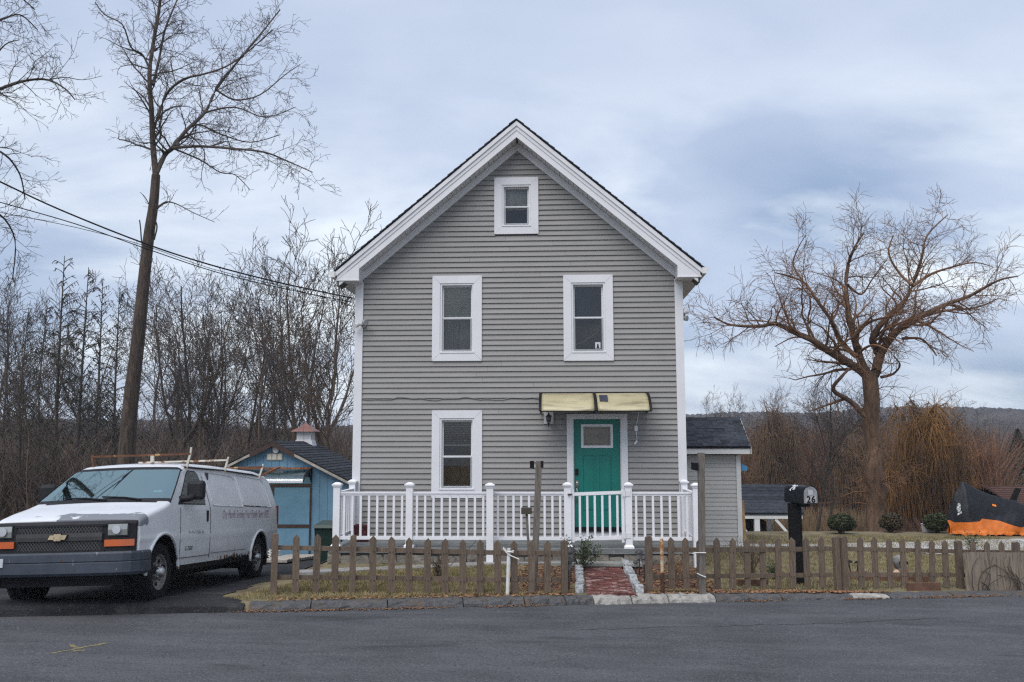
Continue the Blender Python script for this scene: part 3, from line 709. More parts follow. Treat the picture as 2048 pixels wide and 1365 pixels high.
# ------------------------------------------------------------------ porch
PY0 = 15.70; PRX0, PRX1 = -3.95, 2.49
porch = thing('porch', 'low stone front porch with bluestone slabs under the white railing', 'porch', (XC, 16.4, .1))
layer(mat('mortared_stone', (.16, .145, .125), .95, .25, 4, bump=1, bscale=18), (.28, .26, .23), 6, .58, .7)
MB().box(PRX0+.06, PRX1-.06, PY0+.08, D+.015, -.3, .415).build('porch_base', MATS['mortared_stone'], porch)
sx = [PRX0, -2.75, -1.5, -.35, .62, 1.5, PRX1]
for a, c in zip(sx, sx[1:]):
    for y0, y1 in ((PY0, 16.42), (16.43, D-.03)):
        MB().box(a+.004, c-.004, y0, y1, .42+R.uniform(-.003, .003), .5+R.uniform(-.004, .004)).build('porch_slab', M_STONE, porch)
# rubble facing in front
for i in range(26):
    x = lerp(PRX0+.1, PRX1-.25, i/25)
    me = rock(.24, .10, R.uniform(.14, .2), 300+i, 1, .25, .75).mesh('facing_stone', MATS['mortared_stone'])
    o = put('facing_stone', me, (x, PY0+.06, .23+R.uniform(-.02, .02)), porch)
# one step at the gate
step = thing('front_step', 'pale stone step slab between gate and brick walk', 'step', (.7, 15.5, .2))
MB().box(-.1, 1.42, 15.36, 15.69, .255, .305).build('tread', mat('step_stone', (.24, .245, .225), .8, .15, 4, bump=.4, rnd=.1), step)
MB().box(-.05, 1.37, 15.42, 15.69, .05, .254).build('riser', MATS['mortared_stone'], step)

# ------------------------------------------------------------------ railing
RY = 15.83
rail = thing('porch_railing', 'white vinyl porch railing with capped posts and square balusters', 'railing', (XC, RY, .5))
def post_mesh():
    b = MB(); w = .058; b.box(-w, w, -w, w, 0, 1.045); return b.mesh('post', M_RAIL)
def cap_mesh():
    b = MB(); b.box(-.082, .082, -.082, .082, 0, .025); b.hexa([(-.075, -.075, .025), (.075, -.075, .025), (.075, .075, .025), (-.075, .075, .025), (-.03, -.03, .055), (.03, -.03, .055), (.03, .03, .055), (-.03, .03, .055)]); b.box(-.066, .066, -.066, .066, -.03, 0); return b.mesh('cap', M_RAIL)
def skirt_mesh():
    b = MB(); b.box(-.085, .085, -.085, .085, 0, .03); b.hexa([(-.085, -.085, .03), (.085, -.085, .03), (.085, .085, .03), (-.085, .085, .03), (-.062, -.062, .06), (.062, -.062, .06), (.062, .062, .06), (-.062, .062, .06)]); return b.mesh('skirt', M_RAIL)
PM, CM, SM = post_mesh(), cap_mesh(), skirt_mesh()
posts = [-3.84, -2.56, -1.14, .19, 1.24, 2.37]
for x in posts:
    low = x in (-1.14, 2.37)
    y = RY if not low else RY-.21
    y = RY-.195 if low else RY
    pz = .5 if not low else .2
    me = PM
    if low:
        b = MB(); b.box(-.058, .058, -.058, .058, 0, 1.345); me = b.mesh('post', M_RAIL)
    p = put('post', me, (x, y, pz), rail); put('cap', CM, (x, y, 1.565), p)
    if not low: put('skirt', SM, (x, y, .501), p)
for x in (-3.84, 2.365):
    p = put('post', PM, (x, 17.03, .5), rail); put('cap', CM, (x, 17.03, 1.565), p)
BM = MB().box(-.019, .019, -.019, .019, 0, .70).mesh('baluster', M_RAIL)
def rails(a, c, y):
    x0, x1 = a+.058, c-.058
    b = MB(); b.box(x0, x1, y-.035, y+.035, 1.425, 1.455); b.box(x0, x1, y-.022, y+.022, 1.392, 1.4245); b.build('top_rail', M_RAIL, rail)
    MB().box(x0, x1, y-.025, y+.025, .635, .692).build('bottom_rail', M_RAIL, rail)
    n = round((x1-x0)/.139)
    for i in range(n): 
        put('baluster', BM, (lerp(x0, x1, (i+.5)/n), y, .692), rail)
for a, c in zip(posts, posts[1:]):
    if a == .19: continue
    rails(a, c, RY)
for x in (-3.84, 2.367):
    MB().box(x-.035, x+.035, RY+.058, 16.972, 1.425, 1.455).build('top_rail', M_RAIL, rail)
    MB().box(x-.022, x+.022, RY+.058, 16.972, 1.392, 1.4245).build('top_rail', M_RAIL, rail)
    MB().box(x-.025, x+.025, RY+.058, 16.972, .635, .692).build('bottom_rail', M_RAIL, rail)
    for i in range(7): put('baluster', BM, (x, lerp(RY+.09, 16.95, (i+.5)/7), .692), rail)
gate = thing('porch_gate', 'white vinyl gate with six balusters in front of the teal door', 'gate', (.72, RY, .6))
gx0, gx1 = .262, 1.165
for x in (gx0, gx1-.045): MB().box(x, x+.045, RY-.022, RY+.022, .60, 1.50).build('stile', M_RAIL, gate)
for za, zb_ in ((1.40, 1.455), (.635, .695)):
    d = .02; MB().hexa([(gx0+.0455, RY-.025, za-d/2), (gx1-.0455, RY-.025, za+d), (gx1-.0455, RY+.025, za+d), (gx0+.0455, RY+.025, za-d/2), (gx0+.0455, RY-.025, zb_-d/2), (gx1-.0455, RY-.025, zb_+d), (gx1-.0455, RY+.025, zb_+d), (gx0+.0455, RY+.025, zb_-d/2)]).build('rail', M_RAIL, gate)
for i in range(6): put('baluster', BM, (lerp(gx0+.045, gx1-.045, (i+.75)/6.3), RY, .697), gate)
for z in (.72, 1.43):
    b = MB(); b.box(gx1-.03, 1.24+.03, RY-.066, RY-.0595, z-.045, z+.045); b.tube([(gx1+.012, RY-.07, z-.05), (gx1+.012, RY-.07, z+.05)], .011, 8); b.build('hinge', M_WHITE, gate)
b = MB(); b.box(.2, .275, RY-.074, RY-.0595, 1.40, 1.43); b.lathe([(.013, 0), (.013, .03)], (.205, RY-.10, 1.415), 8, 1); b.build('latch', mat('steel_dark', (.08, .08, .085), .4, .2, 5, metal=.5), gate)

# ------------------------------------------------------------------ things on the front wall
aw = thing('door_awning', 'yellowed curved plastic awning with black brackets over the front door', 'awning', (.7, D, 3.2))
M_POLY = layer(mat('yellowed_plastic', (.38, .335, .205), .35, .08, 1.5, stretch=(1, 1, 3), spec=.5), (.13, .105, .06), 2.0, .50, .66, (.6, 2, 5), amount=.8, offset=(1, 0, 0))
def awc(u, off=0): 
    a = u*1.15; return (D-.02-.78*math.sin(a)/math.sin(1.15)*(1), 3.235-.36*(1-math.cos(a))/(1-math.cos(1.15))+off)
for (xa, xb) in ((-.26, .70), (.745, 1.70)):
    def fn(u, v, xa=xa, xb=xb):
        y, z = awc(v); return (lerp(xa, xb, u)+.02*v*(1 if xb > 1 else 0), y, z-.012*math.sin(u*3.1)*v+.006*math.sin(u*9+xa)*v)
    b = MB(); b.grid(fn, 12, 12); n0 = len(b.v)
    o = b.build('awning_panel', M_POLY, aw, True); s = o.modifiers.new('thick', 'SOLIDIFY'); s.thickness = .006
for xa in (-.285, .722, 1.715):
    b = MB(); pts = [awc(k/10) for k in range(11)]
    for (y0, z0), (y1, z1) in zip(pts, pts[1:]): b.bar((xa, y0, z0+.004), (xa, y1, z1+.004), .045, .022)
    b.bar((xa, D-.02, 3.24), (xa, D-.02, 2.86), .03, .03); b.bar((xa, D-.02, 2.88), (xa, D-.70, 2.93), .022, .022)
    for k in (3, 6, 9): b.bar((xa, pts[k][0], pts[k][1]), (xa, lerp(D-.02, D-.7, k/10), lerp(2.88, 2.93, k/10)), .016, .016)
    b.build('bracket', M_BLACK, aw)
MB().box(-.27, 1.71, D-.05, D-.021, 3.215, 3.255).build('wall_strip', M_BLACK, aw)
MB().bar((-.27, awc(1)[0], awc(1)[1]-.008), (1.72, awc(1)[0], awc(1)[1]-.008), .018, .02).build('front_strip', M_BLACK, aw)
pa = [awc(.40+.30*k/6) for k in range(7)]
b = MB(); b.v = [(x, y-.012, z+.010) for (y, z) in pa for x in (.80, .955)]; b.f = [(2*k, 2*k+1, 2*k+3, 2*k+2) for k in range(6)]; b.build('repair_tape', mat('navy_tape', (.025, .03, .05), .5, .1), aw)
lan = thing('wall_lantern', 'small black wall lantern on a white block left of the door', 'lamp', (-.135, D-.03, 2.7))
MB().box(-.225, -.045, D-.05, D-.023, 2.66, 2.92).build('mounting_block', M_WHITE, lan)
b = MB(); b.tube([(-.135, D-.05, 2.86), (-.135, D-.12, 2.87), (-.135, D-.15, 2.84)], .01, 6); b.lathe([(.012, .10), (.055, .06), (.06, .05), (.05, .045)], (-.135, D-.15, 2.74), 10); b.lathe([(.035, .0), (.02, -.02), (.006, -.05), (.004, -.08)], (-.135, D-.15, 2.68), 10); b.build('lantern_body', M_BLACK, lan)
MB().lathe([(.034, 0), (.047, .04), (.048, .10)], (-.135, D-.15, 2.685), 10).build('lantern_glass', mat('smoked_glass', (.05, .05, .05), .15, .2), lan)
co = MB(); co.tube([F(1277, 826, D-.04), F(1275, 838, D-.04), F(1271, 852, D-.04)], .006, 5); co.build('cord', M_RAIL)
cord = thing('hanging_socket_cord', 'white cord with outlet box hanging on siding right of the door', 'cord', F(1272, 860, D-.035))
bpy.data.objects['cord.001' if 'cord.001' in bpy.data.objects else 'cord']
last = [o for o in COL.objects if o.name.startswith('cord') and o.parent is None][-1]; bpy.data.objects.remove(last)
MB().tube([F(1277, 826, D-.03), F(1275, 838, D-.03), F(1272, 853, D-.03)], .006, 5).build('cord', M_RAIL, cord)
p = F(1272, 857, D-.03); MB().box(p.x-.03, p.x+.03, p.y-.025, p.y+.012, p.z-.05, p.z+.045).build('outlet_box', M_RAIL, cord)
MB().tube([F(1272, 863, D-.03), F(1274, 878, D-.03), F(1270, 887, D-.04)], .006, 5).build('cord', M_RAIL, cord)
MB().tube([F(1274, 882, D-.035), F(1269, 889, D-.06)], .02, 7).build('socket_end', M_RAIL, cord)
# cable along the siding
pts = [F(722+k*(1080-722)/24, 798+2.2*math.sin(k*.8)+1.5*math.sin(k*2.1), D-.03) for k in range(25)]
tag(MB().tube(pts, .007, 5).build('wall_cable', mat('grey_cable', (.17, .165, .16), .6, .1)), 'thin grey cable strung across the siding to the awning', 'cable')
# flood lights on both corners
M_GREYP = mat('grey_fixture', (.24, .24, .24), .5, .2, 8)
for (px, py, dx, lab) in ((727, 651, 1, 'twin grey flood light on the left corner of the house'), (1366, 632, 1, 'twin grey flood light on the right corner of the house')):
    p = F(px, py, D-.06) if px < 1000 else F(px, py, D+.05)
    t = thing('flood_light', lab, 'lamp', p)
    MB().lathe([(.05, 0), (.05, .03)], (p.x, p.y, p.z), 10, 1).build('base', M_GREYP, t)
    if px < 1000: a = [(Vector((-.09, -.09, .0)), Vector((-.14, -.16, -.03))), (Vector((.03, -.10, .05)), Vector((.09, -.18, .03)))]
    else: a = [(Vector((.02, -.02, .06)), Vector((.09, -.05, .09))), (Vector((.02, -.02, -.05)), Vector((.07, -.06, -.06)))]
    for k, (q0, q1) in enumerate(a):
        MB().tube([p, p+q0], .014, 6).build('arm', M_GREYP, t)
        MB().tube([p+q0*.8, p+q0, p+q1], [.025, .045, .055], 10).build('lamp_head', M_WHITE if k == 0 else M_GREYP, t)
# dark red patterned bag on the porch
M_BAG = layer(mat('red_bag', (.045, .005, .008), .7, .2, 10), (.30, .10, .09), 30, .60, .64)
p = F(724, 1073, 16.75)
tag(MB().hexa([(p.x-.12, 16.68, .502), (p.x+.1, 16.68, .502), (p.x+.1, 16.86, .502), (p.x-.12, 16.86, .502), (p.x-.14, 16.66, .80), (p.x+.12, 16.67, .79), (p.x+.11, 16.88, .79), (p.x-.13, 16.87, .81)]).build('bag', M_BAG), 'dark red patterned bag on the porch behind the left railing', 'bag')

# ------------------------------------------------------------------ rear extension on the right
EY = 22.0
q0, q1 = F(1371, 905, EY), F(1475, 905, EY); ez0 = -.22; ez1 = F(1420, 911, EY).z; ex1 = F(1483, 1000, EY).x
ext = thing('side_extension', 'light grey clapboard side extension with dark shingle roof behind the house', 'extension', (3.2, EY, ez0))
ew = MB().box(HX1+.03, ex1-.03, EY+.02, EY+2.6, ez0-.8, ez1+.02).build('wall', M_SHEATH, ext)
z = ez0
while z < ez1-.02:
    zt = min(z+EXP+.001, ez1); MB().hexa([(HX1+.02, EY-.014, z), (ex1-.11, EY-.014, z), (ex1-.11, EY+.02, z), (HX1+.02, EY+.02, z), (HX1+.02, EY-.002, zt), (ex1-.11, EY-.002, zt), (ex1-.11, EY+.02, zt), (HX1+.02, EY+.02, zt)]).build('siding_plank', M_SIDE2, ew); z += EXP
MB().box(ex1-.108, ex1, EY-.03, EY+.05, ez0-.3, ez1).build('corner_board', M_TRIMG, ext)
MB().box(ex1-.03, ex1-.005, EY+.05, EY+2.6, ez0-.3, ez1).build('side_wall', M_SIDE2, ext)
erx = F(1502, 905, EY-.25).x; zr0 = F(1420, 900, EY-.25).z
MB().box(HX1+.02, erx-.02, EY-.25, EY-.22, zr0-.10, zr0+.06).build('fascia', M_TRIMG, ext)
MB().box(HX1+.02, erx-.03, EY-.219, EY+.02, zr0-.08, zr0-.06).build('soffit', M_TRIMG, ext)
rt = F(1480, 836, EY+1.5); dzr = (rt.z-zr0-.08); er = MB().hexa([(HX1+.02, EY-.27, zr0+.03), (erx, EY-.27, zr0+.03), (rt.x, EY+1.5, rt.z-.05), (HX1+.02, EY+1.5, rt.z-.05), (HX1+.02, EY-.27, zr0+.07), (erx, EY-.27, zr0+.07), (rt.x, EY+1.5, rt.z-.01), (HX1+.02, EY+1.5, rt.z-.01)]).build('roof', M_BLACK, ext)
MB().hexa([(HX1+.02, EY+1.5, rt.z-.05), (rt.x, EY+1.5, rt.z-.05), (erx, EY+3.0, zr0), (HX1+.02, EY+3.0, zr0), (HX1+.02, EY+1.5, rt.z-.01), (rt.x, EY+1.5, rt.z-.01), (erx, EY+3.0, zr0+.04), (HX1+.02, EY+3.0, zr0+.04)]).build('roof', M_SHINGLE2, ext)
sang = math.atan2(rt.z-.01-zr0-.07, 1.77); SLN = math.hypot(1.77, rt.z-.01-zr0-.07); nr = 10
smesh = MB().box(0, 1, -.005, SLN/nr+.02, .0, .012).mesh('shingle', M_SHINGLE2)
for r in range(nr):
    x = HX1+.03-(r % 2)*.11; xe = lerp(erx, rt.x, r/nr)
    while x < xe:
        w = R.choice((.14, .2, .26, .32)); x0, x1 = max(x, HX1+.03), min(x+w, xe)
        if x1-x0 > .02:
            s = r*SLN/nr; lift = R.choice((.004, .004, .012))
            o = put('shingle', smesh, (x0, EY-.28+s*math.cos(sang), zr0+.072+s*math.sin(sang)+lift), er); o.scale = (x1-x0-.004, 1, 1); o.rotation_euler.x = sang-.02
        x += w
MB().hexa([(erx-.01, EY-.26, zr0-.1), (erx+.012, EY-.26, zr0-.1), (rt.x+.012, EY+1.5, rt.z-.2), (rt.x-.01, EY+1.5, rt.z-.2), (erx-.01, EY-.26, zr0+.05), (erx+.012, EY-.26, zr0+.05), (rt.x+.012, EY+1.5, rt.z-.02), (rt.x-.01, EY+1.5, rt.z-.02)]).build('rake_board', M_TRIMG, ext)
tp = [F(1483, 927, EY+.6), F(1495, 934, EY+.6), F(1494, 942, EY+.6), F(1482, 942, EY+.6)]
b = MB(); b.add([v for v in tp]+[v+Vector((-.05, .35, .02)) for v in tp], [(0, 1, 2, 3), (7, 6, 5, 4), (0, 4, 5, 1), (1, 5, 6, 2), (2, 6, 7, 3), (3, 7, 4, 0)])
tag(b.build('tarp', mat('blue_tarp', (.10, .36, .62), .4, .1)), 'corner of a bright blue tarp sticking out beside the extension', 'tarp')
p0 = F(1489, 1085, EY+.3); tag(MB().bar((p0.x, p0.y, -.4), (p0.x-.05, p0.y, F(1487, 1001, EY+.3).z), .12, .05, (0, 1, 0)).build('timber_plank', mat('raw_timber', (.33, .20, .09), .8, .2, 6)), 'tan timber plank standing upright against the extension corner', 'plank')

# open pavilion with shingle roof, lower down behind
PVY = 32.0
pv = thing('pavilion', 'low open pavilion with dark shingle roof and pale posts', 'pavilion', (*F(1550, 1050, PVY).xy, g(5.5, PVY)))
a, c = F(1482, 1031, PVY), F(1608, 1031, PVY); t0, t1 = F(1485, 974, PVY+2.2), F(1600, 974, PVY+2.2)
rf_ = MB().hexa([(a.x-.6, PVY, a.z), (c.x, PVY, c.z), (t1.x, PVY+2.2, t1.z), (t0.x-.6, PVY+2.2, t0.z), (a.x-.6, PVY, a.z+.05), (c.x, PVY, c.z+.05), (t1.x, PVY+2.2, t1.z+.05), (t0.x-.6, PVY+2.2, t0.z+.05)]).build('roof', M_SHINGLE2, pv)
n = 9; sl = math.hypot(2.2, t0.z-a.z); an = math.atan2(t0.z-a.z, 2.2)
for i in range(n):
    s = i*sl/n; x0 = lerp(a.x, t0.x, i/n)-.6; x1 = lerp(c.x, t1.x, i/n)
    o = MB().box(0, x1-x0, 0, sl/n+.02, 0, .02); me = o.mesh('shingle_course', M_SHINGLE2); q = put('shingle_course', me, (x0, PVY-.02+s*math.cos(an), a.z+.075+s*math.sin(an)), rf_); q.rotation_euler.x = an-.03
MB().hexa([(t0.x-.6, PVY+2.2, t0.z), (t1.x, PVY+2.2, t1.z), (c.x, PVY+4.4, a.z), (a.x-.6, PVY+4.4, a.z), (t0.x-.6, PVY+2.2, t0.z+.05), (t1.x, PVY+2.2, t1.z+.05), (c.x, PVY+4.4, a.z+.05), (a.x-.6, PVY+4.4, a.z+.05)]).build('roof', M_SHINGLE2, pv)
MB().box(a.x-.6, c.x-.05, PVY+.02, PVY+.1, a.z-.12, a.z+.0).build('beam', M_TRIMG, pv)
for px in (1596, 1515):
    x = F(px, 1050, PVY).x; zg = g(x, PVY)
    MB().box(x-.09, x+.09, PVY+.03, PVY+.2, zg-.1, a.z-.121).build('post', M_TRIMG, pv); MB().box(x-.09, x+.09, PVY+4.1, PVY+4.28, zg-.4, a.z-.05).build('post', M_TRIMG, pv)
    MB().bar((x-.09, PVY+.1, a.z-.9), (x-.75, PVY+.1, a.z-.13), .09, .12, (0, 1, 0)).build('brace', M_TRIMG, pv)
tx = F(1508, 1050, PVY+.8); zg = g(tx.x, PVY+.8)
b = MB(); b.box(tx.x-.5, tx.x+.35, PVY+.5, PVY+1.4, zg, zg+1.35); tag(b.build('storage_cabinet', M_BLACK), 'black cabinet standing under the low pavilion roof', 'cabinet')

# ------------------------------------------------------------------ blue shed
SY = 24.6; sax = F(549, 883, SY); sz0 = g(-5.2, SY)
shed = thing('shed', 'light blue wooden shed with dark roof and cupola behind the van', 'shed', (sax.x, SY, sz0))
M_BLUE = layer(mat('blue_paint', (.118, .235, .335), .65, .08, 2, rnd=.06), (.075, .145, .20), 3, .58, .8, (1, 1, .3), amount=.5)
M_BROWN = mat('brown_trim', (.045, .024, .018), .7, .2, 5); M_FADE = mat('faded_wood', (.34, .31, .27), .85, .2, 6)
er_ = F(702, 962, SY); shw = er_.x-sax.x; srise = sax.z-er_.z; slp = srise/shw; SD = 3.7
wx1 = F(697, 1000, SY).x; wx0 = 2*sax.x-wx1
def srz(x): return sax.z-slp*abs(x-sax.x)
sw = MB().prism([(wx0+.02, sz0-.5), (wx1-.02, sz0-.5), (wx1-.02, srz(wx1)-.12), (sax.x, sax.z-.14), (wx0+.02, srz(wx0)-.12)], 1, SY+.02, SY+SD).build('wall', M_BLUE, shed)
x = wx0
while x < wx1-.02:
    x1 = min(x+.225, wx1); zb_ = sz0-.3
    def tz(xx): return srz(xx)-.09
    poly = [(x+.004, zb_), (x1-.004, zb_), (x1-.004, tz(x1)), (x+.004, tz(x))]
    if x < sax.x < x1: poly.insert(3, (sax.x, tz(sax.x)))
    MB().prism(poly, 1, SY, SY+.019).build('wall_board', M_BLUE, sw); x += .225
for s in (-1, 1):
    X = lambda u: sax.x+s*u
    def sb(nm, u0, u1, y0, y1, ta, tb, m, par=shed): return MB().hexa([(X(u0), y0, sax.z-slp*u0-tb), (X(u1), y0, sax.z-slp*u1-tb), (X(u1), y1, sax.z-slp*u1-tb), (X(u0), y1, sax.z-slp*u0-tb), (X(u0), y0, sax.z-slp*u0-ta), (X(u1), y0, sax.z-slp*u1-ta), (X(u1), y1, sax.z-slp*u1-ta), (X(u0), y1, sax.z-slp*u0-ta)]).build(nm, m, par)
    r_ = sb('roof', 0, shw+.05, SY-.18, SY+SD+.15, 0, .05, M_SHINGLE)
    for i in range(17):
        u0 = (shw+.06)*i/17; u1 = (shw+.06)*(i+1)/17+.02
        MB().hexa([(X(u0), SY-.2+R.uniform(-.01, .01), sax.z-slp*u0+.002), (X(u1), SY-.2, sax.z-slp*u1+.002), (X(u1), SY+SD+.17, sax.z-slp*u1+.002), (X(u0), SY+SD+.17, sax.z-slp*u0+.002), (X(u0), SY-.2, sax.z-slp*u0+.010), (X(u1), SY-.2, sax.z-slp*u1+.03), (X(u1), SY+SD+.17, sax.z-slp*u1+.03), (X(u0), SY+SD+.17, sax.z-slp*u0+.010)]).build('shingle_course', M_SHINGLE, r_)
    sb('rake_board', 0, .62, SY-.205, SY-.182, .0, .14, M_BROWN); sb('rake_board', .62, shw+.04, SY-.205, SY-.182, .03, .10, M_FADE)
    sb('rake_soffit', 0, shw+.03, SY-.18, SY-.001, .06, .075, M_BLUE)
# door, trims, vent, lamp
d0, d1 = F(549.5, 975, SY-.02), F(617, 1117, SY-.02); t1_ = F(623, 968, SY-.03); t0_ = F(541, 968, SY-.03)
db = MB().box(d0.x, d1.x, SY-.045, SY-.001, d1.z, d0.z).build('door', M_BLUE, shed)
zc = F(580, 1052, SY).z
MB().box(d0.x+.003, d1.x-.003, SY-.06, SY-.046, zc-.05, zc+.04).build('cross_bar', M_BROWN, shed)
MB().box(d0.x+.003, d1.x-.003, SY-.06, SY-.046, d1.z, d1.z+.07).build('cross_bar', M_BROWN, shed)
MB().box(t0_.x, d0.x-.003, SY-.055, SY-.001, d1.z, d0.z+.01).build('door_trim', M_BROWN, shed); MB().box(d1.x+.003, t1_.x, SY-.055, SY-.001, d1.z, d0.z+.01).build('door_trim', M_BROWN, shed); MB().box(t0_.x, t1_.x, SY-.057, SY-.001, d0.z+.0105, t1_.z).build('door_trim', M_BROWN, shed)
v0, v1 = F(534, 907, SY-.02), F(565, 921, SY-.02)
vt = MB().box(v0.x, v1.x, SY-.03, SY-.001, v1.z, v0.z).build('gable_vent', M_FADE, shed)
for k in range(3): MB().box(lerp(v0.x, v1.x, (k+.12)/3), lerp(v0.x, v1.x, (k+.85)/3), SY-.04, SY-.0305, v1.z+.02, v0.z-.02).build('vent_panel', mat('vent_cream', (.55, .53, .44), .7, .1), shed)
p = F(552, 900, SY-.05); MB().lathe([(.09, 0), (.09, .03), (.05, .06)], (p.x, p.y-.03, p.z), 12, 1).build('lamp', M_TRIMG, shed)
# cupola
cx, cy = sax.x, SY+3.1; cz = sax.z
cu = MB().box(cx-.22, cx+.22, cy-.22, cy+.22, cz-.22, cz+.30).build('cupola', M_WHITE, shed)
MB().hexa([(cx-.33, cy-.27, cz-.3), (cx+.33, cy-.27, cz-.3), (cx+.33, cy+.27, cz-.3), (cx-.33, cy+.27, cz-.3), (cx-.24, cy-.235, cz+.05), (cx+.24, cy-.235, cz+.05), (cx+.24, cy+.235, cz+.05), (cx-.24, cy+.235, cz+.05)]).build('cupola_base', M_WHITE, cu)
for k in range(5):
    MB().box(cx-.16, cx+.16, cy-.232, cy-.2205, cz+.08+k*.034, cz+.103+k*.034).build('louvre', M_TRIMG, cu); MB().box(cx+.2205, cx+.232, cy-.16, cy+.16, cz+.08+k*.034, cz+.103+k*.034).build('louvre', M_TRIMG, cu)
b = MB(); prf = [(.36, .30), (.34, .33), (.2, .42), (.1, .5), (.03, .56)]; vs = []
for (w_, h_) in prf: vs += [(cx-w_, cy-w_, cz+h_), (cx+w_, cy-w_, cz+h_), (cx+w_, cy+w_, cz+h_), (cx-w_, cy+w_, cz+h_)]
b.add(vs, [(i*4+k, i*4+(k+1) % 4, (i+1)*4+(k+1) % 4, (i+1)*4+k) for i in range(4) for k in range(4)]+[(3, 2, 1, 0), (16, 17, 18, 19)]); b.build('cupola_roof', mat('copper_brown', (.17, .075, .06), .5, .15, 5), cu)
# awning over the shed door
sa = thing('shed_awning', 'clear curved plastic awning over the blue shed door', 'awning', F(560, 940, SY))
a0, a1 = F(478, 938, SY-.02), F(626, 938, SY-.02); yb = SY-.8; b0z = F(560, 963, yb).z
GL_POLY = glass('clear_plastic', (.80, .88, .80), .12, .12)
def fn(u, v): return (lerp(a0.x, a1.x-.05, u), SY-.03-.78*math.sin(v*1.2)/math.sin(1.2), a0.z-(a0.z-b0z)*(1-math.cos(v*1.2))/(1-math.cos(1.2)))
o = MB().grid(fn, 14, 10).build('awning_panel', GL_POLY, sa, True)
e = fn(0, 1); MB().box(e[0], fn(1, 1)[0], e[1]-.02, e[1]+.01, e[2]-.04, e[2]+.015).build('front_strip', mat('bright_alloy', (.75, .76, .78), .3, .05, metal=.4), sa)
MB().box(a0.x, a1.x, SY-.05, SY-.001, a0.z-.01, a0.z+.035).build('wall_strip', M_RUST, sa)
for xx in (a0.x+.02, a1.x-.04):
    b = MB(); pts = [fn((xx-a0.x)/(a1.x-.05-a0.x), k/8) for k in range(9)]
    for q_, r_ in zip(pts, pts[1:]): b.bar(q_, r_, .04, .03)
    zl = a0.z-.32; b.bar((xx, SY-.02, a0.z), (xx, SY-.02, zl-.05), .03, .05)
    for k in range(5): b.bar(pts[k+2], (xx, SY-.03-.05*k, lerp(zl, zl+.12, k/4)), .02, .015)
    b.build('bracket', M_BLACK, sa)
# low timber deck before the shed
dk = thing('timber_deck', 'low weathered timber ramp before the blue shed door', 'deck', (d0.x, 22.6, g(-5.2, 22.6)))
for i in range(13):
    y = 21.4+i*.235; zz = g(-5.3, y)+.09; MB().box(-7.2, F(600, 1125, 22.5).x, y, y+.225, zz-.05, zz+.01).build('deck_board', M_FADE, dk)
# wheelie bin
bp = F(656, 1091, 18.6); bz = g(bp.x, 18.6); M_GREEN = mat('bin_green', (.012, .035, .026), .5, .1, 4)
bin_ = thing('wheelie_bin', 'dark green wheelie bin between the shed and the porch', 'bin', (bp.x, 18.6, bz))
h = F(650, 1046, 18.6).z-bz; w = .22
MB().hexa([(bp.x-w*.8, 18.4, bz), (bp.x+w*.8, 18.4, bz), (bp.x+w*.8, 18.95, bz), (bp.x-w*.8, 18.95, bz), (bp.x-w, 18.32, bz+h-.08), (bp.x+w, 18.32, bz+h-.08), (bp.x+w, 19.0, bz+h-.08), (bp.x-w, 19.0, bz+h-.08)]).build('tub', M_GREEN, bin_)
MB().hexa([(bp.x-w-.03, 18.28, bz+h-.08), (bp.x+w+.03, 18.28, bz+h-.08), (bp.x+w+.03, 19.03, bz+h-.08), (bp.x-w-.03, 19.03, bz+h-.08), (bp.x-w, 18.32, bz+h-.02), (bp.x+w, 18.32, bz+h-.02), (bp.x+w, 19.0, bz+h+.02), (bp.x-w, 19.0, bz+h+.02)]).build('lid', M_GREEN, bin_)
for s in (-1, 1): MB().lathe([(.10, -.03), (.10, .03)], (bp.x+s*w*.9, 18.98, bz+.1), 12, 0).build('wheel', M_BLACK, bin_)
# ------------------------------------------------------------------ picket fences
def picket(px, top, base, wpx, parent, is_post=False):
    P = G(px, base); x = P.x; Y = P.y; zt = F(px, top, Y).z; zb = P.z+.03+R.uniform(-.012, .012) if not is_post else P.z-.15
    w = (.098 if not is_post else .09); th = .022 if not is_post else .045; lean = R.uniform(-.018, .03)
    h = zt-zb; b = MB(); poly = [(-w/2, 0), (w/2, 0), (w/2, h-.055), (.012*R.uniform(-1, 1), h), (-w/2, h-.055)]
    if is_post: poly = [(-w/2, 0), (w/2, 0), (w/2, h-.02), (w*.2, h), (-w*.2, h), (-w/2, h-.02)]
    b.prism(poly, 1, -th, th if is_post else 0)
    me = b.mesh('post' if is_post else 'picket', M_WOOD)
    o = put('post' if is_post else 'picket', me, (x, Y-(0.0 if not is_post else .01), zb), parent); o.rotation_euler = (R.uniform(-.02, .02), lean, .232+R.uniform(-.04, .04))
    return Vector((x, Y, zb)), zt
def fence(label, items, base_f, rails=True):
    P0 = G(items[0][0], base_f(items[0][0])); f = thing('picket_fence', label, 'fence', P0)
    info = []
    for (px, top, kind) in items:
        bpx = base_f(px)+3
        info.append((px,)+picket(px, top, bpx, 0, f, kind == 'P'))
    for frac in (.27, .76):
        for k in range(0, len(info)-1, 4):
            a = info[k]; c = info[min(k+4, len(info)-1)]
            ga = g(a[1].x, a[1].y); gc = g(c[1].x, c[1].y); za = lerp(ga, a[2], frac); zc = lerp(gc, c[2], frac)
            MB().bar((a[1].x, a[1].y+.036, za), (c[1].x, c[1].y+.036, zc), .035, .065).build('rail', M_WOOD, f)
    # nail heads
    nb = MB()
    for (px, p, zt) in info:
        for frac in (.22, .72):
            z = lerp(p.z, zt, frac)
            for s in (-.025, .025): nb.box(p.x+s-.005, p.x+s+.005, p.y-.034-.0, p.y-.02, z-.005, z+.005)
    nb.build('nail_heads', M_BLACK, f)['kind'] = 'stuff'
    return f
